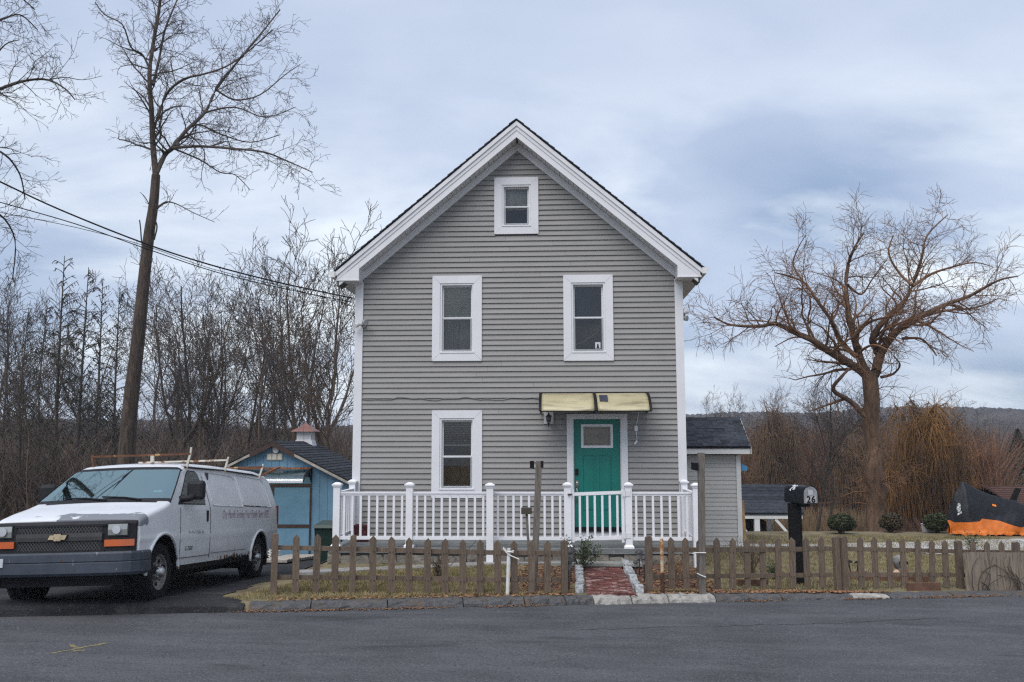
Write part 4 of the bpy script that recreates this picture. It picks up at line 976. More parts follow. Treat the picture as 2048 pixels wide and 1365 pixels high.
bf = lambda px: pw(px, [(540, 1186), (700, 1185), (820, 1186), (1000, 1188), (1135, 1186)])
Lf = [(547, 1067, 'P'), (591, 1069, ''), (631, 1068, ''), (669, 1069, ''), (704, 1071, 'P'), (745, 1071, ''), (782, 1073, ''), (817, 1075, ''), (854, 1076, ''), (890, 1077, ''), (925, 1079, ''), (960, 1079, ''), (996, 1080, ''), (1029, 1081, ''), (1062, 1080, ''), (1095, 1081, ''), (1129, 1081, 'P')]
fence('weathered wooden picket fence left of the brick walk', Lf, bf)
bf = lambda px: pw(px, [(1290, 1183), (1404, 1180), (1500, 1178), (1660, 1177)])
fence('weathered wooden picket fence between the brick walk and the double post', [(1299, 1073, 'P'), (1343, 1074, ''), (1373, 1075, ''), (1400, 1078, ''), (1435, 1075, ''), (1465, 1076, ''), (1495, 1076, ''), (1526, 1075, ''), (1557, 1075, ''), (1586, 1075, ''), (1615, 1074, ''), (1645, 1073, ''), (1676, 1073, 'P')], bf)
bf = lambda px: pw(px, [(1680, 1178), (1800, 1174), (1921, 1174), (2060, 1172)])
fence('picket fence at the far right, ending behind a plywood sheet', [(1691, 1073, 'P'), (1723, 1074, ''), (1752, 1074, ''), (1781, 1076, ''), (1809, 1077, ''), (1837, 1077, ''), (1865, 1079, ''), (1893, 1081, ''), (1921, 1081, 'P'), (1950, 1082, ''), (1978, 1083, ''), (2007, 1083, ''), (2034, 1084, 'P'), (2062, 1084, ''), (2092, 1085, ''), (2122, 1086, 'P')], bf)
# plywood sheet
M_PLY = layer(mat('plywood', (.185, .150, .115), .85, .2, 3, bump=.5, bscale=20, stretch=(6, 6, .8)), (.085, .062, .045), 7, .52, .62, (5, 5, .25), amount=.9)
a = G(1930, 1181); c = G(2120, 1180); zt0 = F(1930, 1105, a.y).z; zt1 = F(2120, 1106, c.y).z
a.y -= .06; c.y -= .06
sh = thing('plywood_sheet', 'weathered plywood sheet leaning on the far right end of the picket fence', 'plywood', a)
n = 9
for i in range(n):
    p, q = a.lerp(c, i/n), a.lerp(c, (i+1)/n); q = p.lerp(q, .992); z0 = lerp(zt0, zt1, i/n)
    b = MB(); b.hexa([(p.x, p.y-.006, p.z-.02), (q.x, q.y-.006, q.z-.02), (q.x, q.y+.012, q.z-.02), (p.x, p.y+.012, p.z-.02), (p.x, p.y+.03, z0), (q.x, q.y+.03, z0), (q.x, q.y+.045, z0), (p.x, p.y+.045, z0)]); b.build('sheet_strip', M_PLY, sh)
# bare bramble twigs over it
b = MB(); rr = random.Random(5)
for i in range(16):
    x = rr.uniform(1940, 2060); p = G(x, 1180); p.y -= .12; pts = [p]; d = Vector((rr.uniform(-.6, .6), 0, 1))
    for k in range(6): d += Vector((rr.uniform(-.5, .5), rr.uniform(-.1, .1), rr.uniform(-.3, .1))); pts.append(pts[-1]+d.normalized()*.1)
    b.tube(pts, [.006]*4+[.004]*3, 4)
tag(b.build('bramble', mat('twig_dark', (.05, .035, .028), .9, .2)), 'bare dark bramble stems climbing the plywood sheet', 'shrub')

# ------------------------------------------------------------------ odd posts and stakes along the fence
def solar_head(p, parent, s=1.0):
    MB().hexa([p+Vector(q)*s for q in ((-.05, -.09, -.06), (.05, -.09, -.06), (.05, .0, -.07), (-.05, .0, -.07), (-.06, -.11, .05), (.06, -.11, .05), (.06, .0, .06), (-.06, .0, .06))]).build('solar_light', M_BLACK, parent)
a = G(1066, 1186); a.y += .10; top = F(1078, 923, a.y)
t = thing('leaning_post', 'tall leaning grey wooden post with black solar light left of the walk', 'post', a)
MB().bar(a+Vector((0, 0, -.2)), top, .095, .095, (0, 1, 0)).build('timber', M_WOODG, t)
q = F(1068, 929, a.y); MB().hexa([q+Vector(v) for v in ((-.06, -.07, -.055), (.0, -.07, -.07), (.0, .06, -.07), (-.06, .06, -.055), (-.06, -.08, .05), (.0, -.08, .05), (.0, .06, .05), (-.06, .06, .05))]).build('solar_light', M_BLACK, t)
q = F(1083, 929, a.y); MB().box(q.x-.01, q.x+.03, q.y-.05, q.y+.05, q.z-.05, q.z+.05).build('solar_light', M_BLACK, t)
a = G(1403, 1188); a.y += -.06; top = F(1402, 906, a.y)
t = thing('square_post', 'tall upright grey wooden post with black solar light right of the walk', 'post', a)
MB().bar(a+Vector((0, 0, -.2)), top, .095, .095, (0, 1, 0)).build('timber', M_WOODG, t)
q = F(1391, 933, a.y); MB().hexa([q+Vector(v) for v in ((-.06, -.07, -.05), (.03, -.07, -.07), (.03, .06, -.07), (-.06, .06, -.05), (-.06, -.08, .06), (.03, -.08, .05), (.03, .06, .05), (-.06, .06, .06))]).build('solar_light', M_BLACK, t)
M_ROPE = mat('rope_white', (.62, .60, .55), .9, .1, 30)
for pp, r in (([(1385, 1108), (1393, 1106), (1412, 1106)], .008), ([(1394, 1147), (1404, 1152), (1412, 1155)], .008)):
    MB().tube([F(x, y, a.y-.075) for x, y in pp], r, 5).build('rope', M_ROPE, t)
a = G(1061, 1150); st = F(1053, 1022, a.y); t = thing('short_stake', 'short grey stake with square black solar light beside the leaning post', 'stake', a)
MB().bar(a+Vector((0, 0, -.1)), st, .04, .03, (0, 1, 0)).build('timber', M_WOODG, t)
MB().box(st.x-.085, st.x+.085, st.y-.06, st.y+.06, st.z-.05, st.z+.05).build('solar_light', mat('solar_brown', (.05, .042, .03), .6, .2), t)
a = G(1015, 1190); a.y -= .07; st = F(1018, 1097, a.y); t = thing('white_stake', 'white metal stake roped to the picket fence left of the walk', 'stake', a)
MB().tube([a+Vector((0, 0, -.1)), st], .028, 8).build('pipe', layer(mat('white_pipe', (.6, .6, .58), .6, .1, 5), (.2, .1, .05), 14, .58, .68), t)
for pp in ([(1006, 1095), (1014, 1104), (1027, 1105)], [(1006, 1098), (1017, 1110), (1038, 1119)], [(1012, 1106), (1028, 1102)]):
    MB().tube([F(x, y, a.y-.03) for x, y in pp], .009, 5).build('rope', M_ROPE, t)
a = G(1325, 1188); a.y -= .03; st = F(1323, 1078, a.y); t = thing('rusty_pipe', 'rusty upright metal pipe just right of the brick walk opening', 'pipe', a)
MB().tube([a+Vector((0, 0, -.1)), a.lerp(st, .38)], .03, 8).build('pipe_foot', mat('rust_dark', (.06, .026, .016), .9, .3, 20), t)
MB().tube([a.lerp(st, .38), st], .026, 8).build('pipe', layer(mat('pipe_paint', (.50, .42, .30), .8, .2, 8, coords='obj'), (.30, .11, .03), 9, .45, .56, coords='obj'), t)
a = G(547, 1186); t = thing('rope_loop', 'white rope wound round the leftmost fence post', 'rope', F(547, 1108, a.y))
for k in range(3):
    z = F(547, 1103+k*4.5, a.y).z; pts = [(a.x+.082*math.cos(q_*.7), a.y-.005+.075*math.sin(q_*.7), z+.012*math.sin(q_*.7+k)) for q_ in range(10)]
    MB().tube(pts, .009, 5).build('rope', M_ROPE, t)
MB().tube([F(541, 1107, a.y-.08), F(539, 1116, a.y-.09), F(541, 1112, a.y-.09), F(540, 1098, a.y-.08)], .008, 5).build('rope', M_ROPE, t)
# solar path lights
def path_light(px, base, top, kind, label):
    a = G(px, base); h = F(px, top, a.y).z-a.z; t = thing('path_light', label, 'garden light', a, 'solar path lights by the brick walk')
    M_PL = mat('dark_bronze', (.028, .026, .03), .5, .2, 8)
    MB().tube([a+Vector((0, 0, -.05)), a+Vector((0, 0, h*.66))], .012, 6).build('stem', M_PL, t)
    r = .085*(h/.5) if kind else .075
    MB().lathe([(r, h*.86), (r*.92, h*.9), (r*.45, h*.98), (.01, h)], (a.x, a.y, a.z), 12).build('cap', M_PL, t)
    MB().lathe([(.018, h*.62), (.03, h*.66), (r*.62, h*.86)], (a.x, a.y, a.z), 8).build('lens', mat('lamp_lens', (.18, .18, .18), .3, .2), t)
path_light(1279, 1152, 1099, 1, 'larger black mushroom path light nearest the step, right of walk')
path_light(1289, 1165, 1110, 1, 'black mushroom path light closest to the right fence post')
path_light(1272, 1157, 1121, 1, 'smallest black path light beside the right granite edging')
path_light(1142, 1168, 1094, 1, 'taller black path light behind the left fence end post')
path_light(1138, 1186, 1114, 1, 'lower black path light touching the left fence end post')
# leafy shrub beside the step
def leaf_cloud(n, fn, size, m, name, seed=0, quad=True):
    rng = np.random.default_rng(seed); P = np.array([fn(rng) for _ in range(n)]); 
    d = rng.normal(size=(n, 3)); d /= np.linalg.norm(d, axis=1)[:, None]; e = np.cross(d, rng.normal(size=(n, 3))); e /= np.linalg.norm(e, axis=1)[:, None]
    s = size*rng.uniform(.6, 1.3, (n, 1)); w = .42
    V = np.stack([P-d*s*.5, P+e*s*w*.5, P+d*s*.5, P-e*s*w*.5], 1).reshape(-1, 3); Fc = np.arange(4*n).reshape(n, 4)
    return flat_mesh(name, V, Fc, m)
M_HOLLY = mat('dark_leaf', (.018, .035, .014), .45, .5, 9, col2=(.06, .085, .035), thr=(.4, .65))
a = G(1160, 1142); t = thing('leafy_shrub', 'small dark green leafy shrub left of the front step', 'shrub', a)
stems = []; rr = random.Random(3)
b = MB()
for i in range(14):
    q_ = Vector((rr.gauss(.05, .17), rr.gauss(0, .12), rr.uniform(.2, .55))); stems.append(q_); b.tube([a, a+q_*.5+Vector((0, 0, .05)), a+q_], [.008, .006, .003], 4)
b.build('stems', mat('twig_brown', (.07, .05, .035), .9, .2), t)
def lf(rng):
    s = stems[rng.integers(len(stems))]; return np.array(s)*rng.uniform(.45, 1.05)+rng.normal(size=3)*.035
put('foliage', leaf_cloud(900, lf, .05, M_HOLLY, 'foliage', 3), a, t)

# ------------------------------------------------------------------ mailbox
a = G(1598, 1172); Yb = a.y+.05; zb0 = a.z
mb = thing('mailbox', 'black curbside mailbox numbered 26 on a thick black post', 'mailbox', (a.x, Yb, zb0))
M_MB = mat('mailbox_black', (.006, .007, .010), .45, .2, 6, spec=.25); M_ALU = layer(mat('dull_alloy', (.34, .34, .34), .45, .15, 10, metal=.5), (.12, .12, .12), 14, .55, .68)
px0 = F(1583, 1100, Yb).x; px1 = F(1606, 1100, Yb).x
pt = MB(); ztop = F(1595, 1008, Yb).z; pt.box(px0, px1, Yb, Yb+.16, zb0-.2, ztop); pt.build('post', mat('post_black', (.006, .006, .007), .75, .3, 5, bump=.4, spec=.15), mb)
# the box points to the road, turned a little right: local axis
bc = F(1601, 990, Yb+.02); ang = rad(17); ca, sa_ = math.cos(ang), math.sin(ang)
def mbp(l, w, z): # l along the length towards door, w across
    return (bc.x+l*math.sin(ang)*1.0+w*ca, bc.y-l*ca+w*sa_, bc.z+z)
wd, hh, ln = .132, .17, .29
prof = [(-wd, -.13)]+[(wd*math.cos(math.pi-k*math.pi/10), .035+wd*.95*math.sin(k*math.pi/10)) for k in range(11)]+[(wd, -.13)]
n = len(prof); b = MB(); vs = [mbp(l, w, z) for l in (-ln, ln) for (w, z) in prof]
b.add(vs, [(i, (i+1) % n, (i+1) % n+n, i+n) for i in range(n)]+[tuple(range(n)), tuple(range(2*n-1, n-1, -1))]); b.build('box', M_MB, mb, False, .004)
b = MB(); vs = [mbp(l, w*1.04, z*1.04) for l in (ln-.04, ln+.003) for (w, z) in prof]; b.add(vs, [(i, (i+1) % n, (i+1) % n+n, i+n) for i in range(n)]); b.build('hood_rim', M_MB, mb)
pr2 = [(w*.93, z*.93) for w, z in prof]; b = MB(); vs = [mbp(l, w, z) for l in (ln+.001, ln+.012) for (w, z) in pr2]; b.add(vs, [(i, (i+1) % n, (i+1) % n+n, i+n) for i in range(n)]+[tuple(range(n)), tuple(range(2*n-1, n-1, -1))]); b.build('door', M_ALU, mb)
b = MB(); b.hexa([mbp(l, w, z) for z in (-.19, -.132) for (l, w) in ((-.2, -.07), (.16, -.07), (.16, .07), (-.2, .07))]); b.build('bracket', M_MB, mb)
def on_door(me, l, w, z, name):
    o = put(name, me, mbp(l, w, z), mb); o.rotation_euler = (math.pi/2, 0, ang); return o
b = MB(); b.hexa([mbp(l, w, z) for z in (-.115, -.012) for (l, w) in ((ln+.0125, -.095), (ln+.016, -.095), (ln+.016, .095), (ln+.0125, .095))]); b.build('number_plate', mat('plate_grey', (.36, .36, .35), .6, .05), mb)
on_door(text_mesh('26', .150, M_BLACK, 'number', 0, .001, 1.15, .0045), ln+.0175, 0, -.064, 'number')
b = MB(); b.hexa([mbp(l, w, z) for z in (.015, .095) for (l, w) in ((ln+.0125, -.045), (ln+.015, -.045), (ln+.015, .04), (ln+.0125, .04))]); b.build('paper_note', mat('paper_grey', (.42, .42, .45), .7, .05), mb)
# hand painted 26 on the curved side/top
b = MB()
def on_roof(l, s):
    th = math.pi-s/wd; return mbp(l, wd*1.005*math.cos(th), .035+wd*.96*math.sin(th))
for st_ in ([(-.115, .135), (-.095, .160), (-.065, .160), (-.060, .135), (-.085, .085), (-.120, .040), (-.110, .055), (-.085, .030)], [(.015, .155), (-.020, .125), (-.035, .080), (-.020, .050), (.005, .060), (.012, .088), (-.010, .098)]):
    b.tube([on_roof(l, s) for l, s in st_], .0075, 5)
b.build('painted_number', mat('white_handpaint', (.75, .75, .75), .7, .05), mb)

# ------------------------------------------------------------------ clipped round bushes
def bush(px, base, wpx, hpx, label, seed, m):
    a = G(px, base); s = (a-Vector((0, 0, EYE))).length; k = a.y/FPX; rx = wpx*k/2; rz = hpx*k/2
    t = thing('round_bush', label, 'bush', a, 'clipped round bushes along the back of the lawn')
    rg = np.random.default_rng(seed)
    lob = [(rg.normal(size=3), rg.uniform(.75, 1.12)) for _ in range(22)]
    lob = [(v/np.linalg.norm(v), q) for v, q in lob]
    def f_(rng):
        v = rng.normal(size=3); v /= np.linalg.norm(v); r = max(q*max(0, float(np.dot(v, w)))**1.2 for w, q in lob); r = .55+.45*r
        r *= rng.uniform(.72, 1.04)
        return np.array([v[0]*rx*r, v[1]*rx*r, rz*1.12+v[2]*rz*r*.95])
    put('foliage', leaf_cloud(5200, f_, .075, m, 'foliage', seed), a, t)
    b = MB(); rr = random.Random(seed)
    for i in range(9): q_ = Vector((rr.uniform(-.7, .7)*rx, rr.uniform(-.5, .5)*rx, rz*rr.uniform(.6, 1.2))); b.tube([a+Vector((rr.uniform(-.05, .05), 0, -.05)), a+q_*.5, a+q_], [.02, .014, .006], 5)
    b.build('stems', MATS['twig_brown'], t)
M_BOX = mat('box_leaf', (.020, .028, .010), .6, .5, 6, col2=(.062, .070, .024), thr=(.4, .68)); M_BOX2 = mat('box_leaf_brown', (.040, .030, .014), .6, .5, 6, col2=(.085, .065, .03), thr=(.4, .68))
bush(1684, 1068, 54, 37, 'dark green round bush, leftmost of the clipped three', 11, M_BOX)
bush(1782, 1065, 46, 36, 'brownish round bush, middle of the clipped three', 12, M_BOX2)
bush(1874, 1066, 50, 36, 'dark green round bush nearest the covered motorcycle', 13, M_BOX)

# ------------------------------------------------------------------ covered motorcycle
a = G(1897, 1074); MY = a.y+.35; mz = a.z; k = MY/FPX
mx0 = F(1897, 1074, MY).x; Lm = 2.25
mc = thing('covered_motorcycle', 'motorcycle under a black and orange cover at the right edge', 'motorcycle', (mx0+Lm/2, MY, mz))
ridge = [(0, .40), (.05, .62), (.20, 1.10), (.42, 1.43), (.47, 1.45), (.60, 1.37), (.9, 1.20), (1.15, 1.10), (1.5, 1.0), (1.8, .93), (2.0, .85), (2.15, .68), (2.25, .35)]
halfw = [(0, .12), (.2, .26), (.45, .42), (.8, .42), (1.4, .40), (1.9, .36), (2.25, .16)]
top_orange = [(0, .42), (.12, .36), (.45, .38), (.7, .40), (.78, .47), (1.2, .42), (1.5, .32), (1.8, .24), (2.25, .30)]
rr = random.Random(4); ph = [rr.uniform(0, 6) for _ in range(12)]
def cover(u, v):
    """u 0..1 along the length, v -1..1 across (0 = ridge)"""
    x = u*Lm; h = pw(x, ridge); w = pw(x, halfw); s = abs(v); sg = 1 if v > 0 else -1
    z = h*(1-s**1.25) ; y = w*(s**.75)
    f = (.030*math.sin(u*17+ph[0]+s*3+1.5*math.sin(u*7))+.016*math.sin(u*41+ph[1]-s*6+2*math.sin(u*11+ph[5]))+.03*math.sin(u*8+s*9+ph[2]))*s*(.35+.65*s)+.002*math.sin(u*70+s*21)
    y += f*(1.2 if s > .5 else .8); xx = x+.03*math.sin(s*5+u*9)*s+(.06*(s-.3) if u < .03 else 0)
    if s > .93: z += .02+.035*abs(math.sin(u*19+ph[4]))+.02*abs(math.sin(u*47))
    return Vector((mx0+xx, MY+sg*y, mz+max(.012, z)))
NU, NB, NO = 130, 24, 9
def seam(u, sg):
    T = pw(u*Lm, top_orange); lo, hi = .02, .92
    for _ in range(16):
        md = (lo+hi)/2
        if cover(u, sg*md).z-mz > T: lo = md
        else: hi = md
    return lo
vs = []; fb, fo = [], []
for sg in (-1, 1):
    base_ = len(vs); row = NB+NO+1
    for i in range(NU+1):
        sb_ = seam(i/NU, sg)
        for j in range(NB+1): vs.append(cover(i/NU, sg*max(1e-4, sb_*j/NB)))
        for j in range(1, NO+1): vs.append(cover(i/NU, sg*(sb_+(1-sb_)*j/NO)))
    for i in range(NU):
        for j in range(NB+NO):
            q_ = (base_+i*row+j, base_+(i+1)*row+j, base_+(i+1)*row+j+1, base_+i*row+j+1); (fb if j < NB else fo).append(q_)
def submesh(nm, fs, m, par):
    ids = sorted({i for f in fs for i in f}); mp = {i: n for n, i in enumerate(ids)}; b = MB(); b.v = [tuple(vs[i]) for i in ids]; b.f = [tuple(mp[i] for i in f) for f in fs]; return b.build(nm, m, par, True)
cv = submesh('cover', fb, mat('cover_black', (.006, .007, .010), .5, .3, 6, bump=.5, bscale=22, spec=.3), mc)
submesh('cover_skirt', fo, mat('cover_orange', (.52, .125, .008), .5, .12, 5, bump=.5, bscale=22), mc)
for x in (.35, 1.85): MB().lathe([(.30, -.06), (.31, -.03), (.31, .03), (.30, .06)], (mx0+x, MY, mz+.31), 18, 1).build('wheel', M_BLACK, mc)
M_LOGO = mat('logo_white', (.55, .57, .58), .7, .15, 40)
b = MB(); 
def on_cover(u, v, s=.004):
    p = cover(u, v); return p+Vector((-.006, -.012, .004))
def decal(nm, u0, u1, v0, v1, m, keep=None, n=14):
    b = MB(); k0 = {}
    for i in range(n):
        for j in range(n):
            if keep and not keep((i+.5)/n, (j+.5)/n): continue
            q_ = []
            for di, dj in ((0, 0), (1, 0), (1, 1), (0, 1)):
                key = (i+di, j+dj)
                if key not in k0: k0[key] = len(b.v); b.v.append(tuple(on_cover(lerp(u0, u1, key[0]/n), lerp(v0, v1, key[1]/n))))
                q_.append(k0[key])
            b.f.append(tuple(q_))
    return b.build(nm, m, cv)
lg = random.Random(9); 
lg = random.Random(9); cells = {(i, j): lg.random() for i in range(14) for j in range(14)}
decal('emblem', .085, .135, -.60, -.34, M_LOGO, lambda u, v: ((u-.5)**2/.16+(v-.62)**2/.12 < 1 and cells[(int(u*14), int(v*14))] > .33) or (.04 < v < .18 and .12 < u < .9 and cells[(int(u*14), 0)] > .25))
decal('reflective_strip', .50, .545, -.36, -.31, mat('orange_strip', (.75, .20, .01), .4, .05), None, 4)

# ------------------------------------------------------------------ garden clutter on the right
M_TIMB = mat('bed_timber', (.11, .055, .035), .85, .25, 6, bump=.4)
for (p0, p1, h, lab) in (((1700, 1160), (1860, 1165), .14, 'long brown timber bed edging behind the far right fence'), ((1815, 1182), (1880, 1181), .12, 'short brown board lying before the far right fence'), ((1475, 1172), (1535, 1172), .10, 'brown edging board behind the middle of the right fence')):
    a, c = G(*p0), G(*p1); a.z = g(a.x, a.y); c.z = g(c.x, c.y)
    tag(MB().bar(a+Vector((0, 0, h/2)), c+Vector((0, 0, h/2)), .05, h).build('timber_edging', M_TIMB), lab, 'board')
# skull lawn ornament
a = G(1800, 1160); a.z = g(a.x, a.y); kk = a.y/FPX
orn = thing('skull_ornament', 'small grey skull ornament on an orange rimmed pale base behind the fence', 'ornament', a)
b = MB(); r = .10
def sk(u, v):
    th = u*2*math.pi; ph_ = v*math.pi; x = math.sin(ph_)*math.cos(th); y = math.sin(ph_)*math.sin(th); z = math.cos(ph_); f = 1-.18*max(0, -z); return (a.x+.11*x*f, a.y+.12*y, a.z+.30+.12*z+(-.02 if z < -.5 else 0))
b.grid(sk, 20, 12); b.build('skull', mat('skull_grey', (.17, .17, .165), .7, .25, 12), orn, True)
for s in (-1, 1): MB().lathe([(.032, 0), (.03, .03), (.0, .035)], (a.x+s*.042+.03, a.y-.135, a.z+.30), 10, 1).build('eye_socket', M_BLACK, orn)
MB().box(a.x-.04, a.x+.06, a.y-.10, a.y-.02, a.z+.16, a.z+.21).build('jaw', MATS['skull_grey'], orn)
MB().lathe([(.10, 0), (.13, .05), (.12, .12), (.06, .18)], tuple(a), 16).build('base', mat('cream_base', (.52, .36, .24), .7, .15, 6), orn)
MB().tube([(a.x+.15*math.cos(q_*.5), a.y+.03, a.z+.12+.13*math.sin(q_*.5)) for q_ in range(-1, 8)], .014, 6).build('rim', mat('ornament_orange', (.45, .10, .02), .6, .1), orn)
MB().lathe([(.06, 0), (.07, .04), (.03, .07)], (a.x+.28, a.y+.02, a.z), 10).build('foot', M_BLACK, orn)
for (px, py, lab) in ((1702, 1148, 'tipped black solar light beside the fence gap'), (1713, 1150, 'second black solar light leaning behind the far right fence')):
    a = G(px, py); a.z = g(a.x, a.y); t = thing('fallen_light', lab, 'garden light', a)
    MB().tube([a, a+Vector((.05 if px > 1710 else -.03, .02, .2))], .012, 6).build('stem', M_BLACK, t); q_ = a+Vector((.05 if px > 1710 else -.03, .02, .2)); MB().lathe([(.075, 0), (.06, .03), (.01, .05)], tuple(q_), 10).build('cap', M_BLACK, t)
# low dark lean-to, white tub behind the bushes
a = G(1830, 1056); Y = a.y+2.5; p0, p1 = F(1800, 1035, Y), F(1910, 1032, Y); zg = g(p0.x, Y)
lt = thing('low_shelter', 'low dark wooden shelter behind the round bushes', 'shelter', (p0.x+.7, Y, zg))
MB().hexa([(p0.x-.25, Y-.7, p0.z-.28), (p1.x+.3, Y-.7, p1.z-.1), (p1.x+.3, Y+1, p1.z), (p0.x, Y+1, p0.z), (p0.x-.25, Y-.7, p0.z-.22), (p1.x+.3, Y-.7, p1.z-.04), (p1.x+.3, Y+1, p1.z+.06), (p0.x, Y+1, p0.z+.06)]).build('roof', mat('old_dark_wood', (.045, .032, .027), .9, .3, 5, bump=.4), lt)
for x in (p0.x+.1, p0.x+1.2, p1.x): MB().box(x, x+.12, Y-.5, Y-.38, zg-.1, p0.z-.12).build('post', MATS['bed_timber'], lt)
p = F(1838, 1053, Y-.8); tag(MB().box(p.x-.35, p.x+.35, Y-.9, Y-.5, p.z-.08, p.z+.03).build('metal_tray', mat('tray_grey', (.30, .32, .34), .5, .2, 6)), 'grey metal tray under the low dark shelter', 'tray')
a = G(1857, 1064); w = .33; b = MB(); b.lathe([(.16, 0), (.19, .2), (.20, .22), (.18, .22)], (a.x, a.y, a.z), 14); tag(b.build('white_tub', mat('tub_white', (.45, .46, .46), .6, .1, 5)), 'white plastic tub left of the rightmost round bush', 'tub')
# neighbour's brown roof and far houses on the right
Y = 40; p = F(1975, 976, Y); q_ = F(2120, 975, Y); r0 = F(1990, 1010, Y-2.5)
nb = thing('neighbour_roof_house', 'low house with brown ribbed roof behind the motorcycle cover', 'house', (q_.x, Y, g(q_.x, Y)))
M_BRR = mat('brown_roof', (.085, .042, .032), .8, .15, 4)
MB().hexa([(p.x-.4, Y-2.5, r0.z), (q_.x+5, Y-2.5, r0.z), (q_.x+5, Y, p.z), (p.x, Y, p.z), (p.x-.4, Y-2.5, r0.z+.08), (q_.x+5, Y-2.5, r0.z+.08), (q_.x+5, Y, p.z+.08), (p.x, Y, p.z+.08)]).build('roof', M_BRR, nb)
for i in range(8):
    t_ = (i+.5)/8; yy = lerp(Y-2.5, Y, t_); zz = lerp(r0.z, p.z, t_)+.085; MB().box(p.x-.3, q_.x+5, yy-.04, yy+.04, zz-.03, zz+.04).build('roof_rib', M_BRR, nb)
MB().box(p.x+.2, q_.x+4.5, Y-2, Y+3, g(q_.x, Y)-.3, r0.z+.15).build('wall', M_FADE, nb)
MB().hexa([(p.x, Y, p.z), (q_.x+5, Y, p.z), (q_.x+5, Y+3.4, r0.z), (p.x-.4, Y+3.4, r0.z), (p.x, Y, p.z+.08), (q_.x+5, Y, p.z+.08), (q_.x+5, Y+3.4, r0.z+.08), (p.x-.4, Y+3.4, r0.z+.08)]).build('roof', M_BRR, nb)
MB().prism([(p.x-.42, r0.z-.05), (p.x-.2, r0.z-.05), (p.x+.12, p.z+.1), (p.x-.05, p.z+.12)], 1, Y-2.6, Y-2.45).build('barge_board', M_BLACK, nb)
Y = 95; c = F(2006, 940, Y); zg = g(c.x, Y); kx_ = Y/FPX
fh = thing('far_house', 'small distant white house below the wooded hill', 'house', (c.x, Y, zg))
MB().box(c.x-1.4, c.x+1.4, Y, Y+5, zg-1, c.z+.15).build('wall', M_TRIMG, fh); MB().prism([(c.x-1.7, c.z+.15), (c.x+1.7, c.z+.15), (c.x, c.z+1.0)], 1, Y-.3, Y+5.3).build('roof', M_SHINGLE2, fh)
for s in (-.7, .6): MB().box(c.x+s-.3, c.x+s+.3, Y-.04, Y-.001, c.z-1.2, c.z-.3).build('window', M_DARK, fh)
for (px, lab, col) in ((2019, 'distant orange pole beside the far white house', (.40, .13, .04)), (2031, 'distant white pole beside the far white house', (.5, .5, .5))):
    p = F(px, 950, 90); tag(MB().tube([(p.x, 90, g(p.x, 90)), (p.x, 90, F(px, 933, 90).z)], .12, 6).build('pole', mat('pole_%d' % px, col, .7, .1)), lab, 'pole')
p = F(2012, 960, 85); tag(MB().lathe([(.28, 0), (.3, .5), (.28, .55)], (p.x, 85, g(p.x, 85)), 12).build('barrel', mat('barrel_blue', (.04, .18, .40), .5, .1)), 'distant bright blue barrel below the far white house', 'barrel')
# ------------------------------------------------------------------ the van (local frame: x to its left side, y to its rear, z up)
def glossy_dark(name, col, refl, rough=.04):
    mt = bpy.data.materials.new(name); mt.use_nodes = True; N = mt.node_tree.nodes; L = mt.node_tree.links; b = N['Principled BSDF']
    b.inputs['Base Color'].default_value = (*col, 1); b.inputs['Roughness'].default_value = .3
    gl = N.new('ShaderNodeBsdfGlossy'); gl.inputs['Roughness'].default_value = rough
    fr = N.new('ShaderNodeFresnel'); fr.inputs[0].default_value = 1.5; ad = N.new('ShaderNodeMath'); L.new(fr.outputs[0], ad.inputs[0]); ad.inputs[1].default_value = refl; ad.use_clamp = True
    mx = N.new('ShaderNodeMixShader'); L.new(ad.outputs[0], mx.inputs[0]); L.new(b.outputs[0], mx.inputs[1]); L.new(gl.outputs[0], mx.inputs[2]); L.new(mx.outputs[0], N['Material Output'].inputs[0]); return mt
van = thing('van', 'old white cargo van with peeling hood paint and rusty sill on the driveway', 'van', (0, 0, 0))
M_VAN = mat('van_paint', (.56, .575, .60), .32, .05, 1.5, coords='obj', spec=.5)
YO = 3.15; ZO = .44
layer(M_VAN, (.40, .40, .40), 1.6, .50, .78, (1, .8, 1.5), 'obj', .55)                              # chalky dirt
layer(M_VAN, (.33, .32, .30), 5, .52, .75, (1, 1, .6), 'obj', .6, box=[(2, None, .26, .12)])          # road grime low down
layer(M_VAN, (.155, .165, .185), 4.2, .39, .41, (1, 1.6, 1), 'obj', 1, box=[(1, None, .46-YO, .10), (2, .56, None, .05), (0, -.30, None, .25)], rough=.7, offset=(2.4, 0, 0))   # peeled paint on the hood's front edge
layer(M_VAN, (.17, .17, .18), 5.0, .63, .65, (1, 1, 1), 'obj', 1, box=[(1, None, .62-YO, .3), (2, .5, None, .1)], rough=.7, offset=(.3, 5, 0))
layer(M_VAN, (.20, .085, .05), 3.5, .46, .56, (1, 1, 1), 'obj', .85, box=[(1, 1.86-YO, 2.35-YO, .12), (2, 1.40, None, .03), (0, .0, None, .15)], rough=.8)  # rust over the windscreen
layer(M_VAN, (.16, .06, .025), 5, .47, .52, (1, 2.5, 1), 'obj', 1, box=[(1, 2.7-YO, 4.6-YO, .3), (2, None, .10, .05)], rough=.9, offset=(1, 1, 0))         # rusty sill
layer(M_VAN, (.012, .010, .009), 4, .42, .44, (1, 2.2, 1), 'obj', 1, box=[(1, 3.0-YO, 4.4-YO, .2), (2, None, .065, .045)], rough=.9, offset=(6, 3, 0))
M_VBLK = layer(mat('van_black', (.012, .0125, .015), .6, .15, 4, spec=.22), (.04, .04, .04), 6, .6, .7, amount=.4)
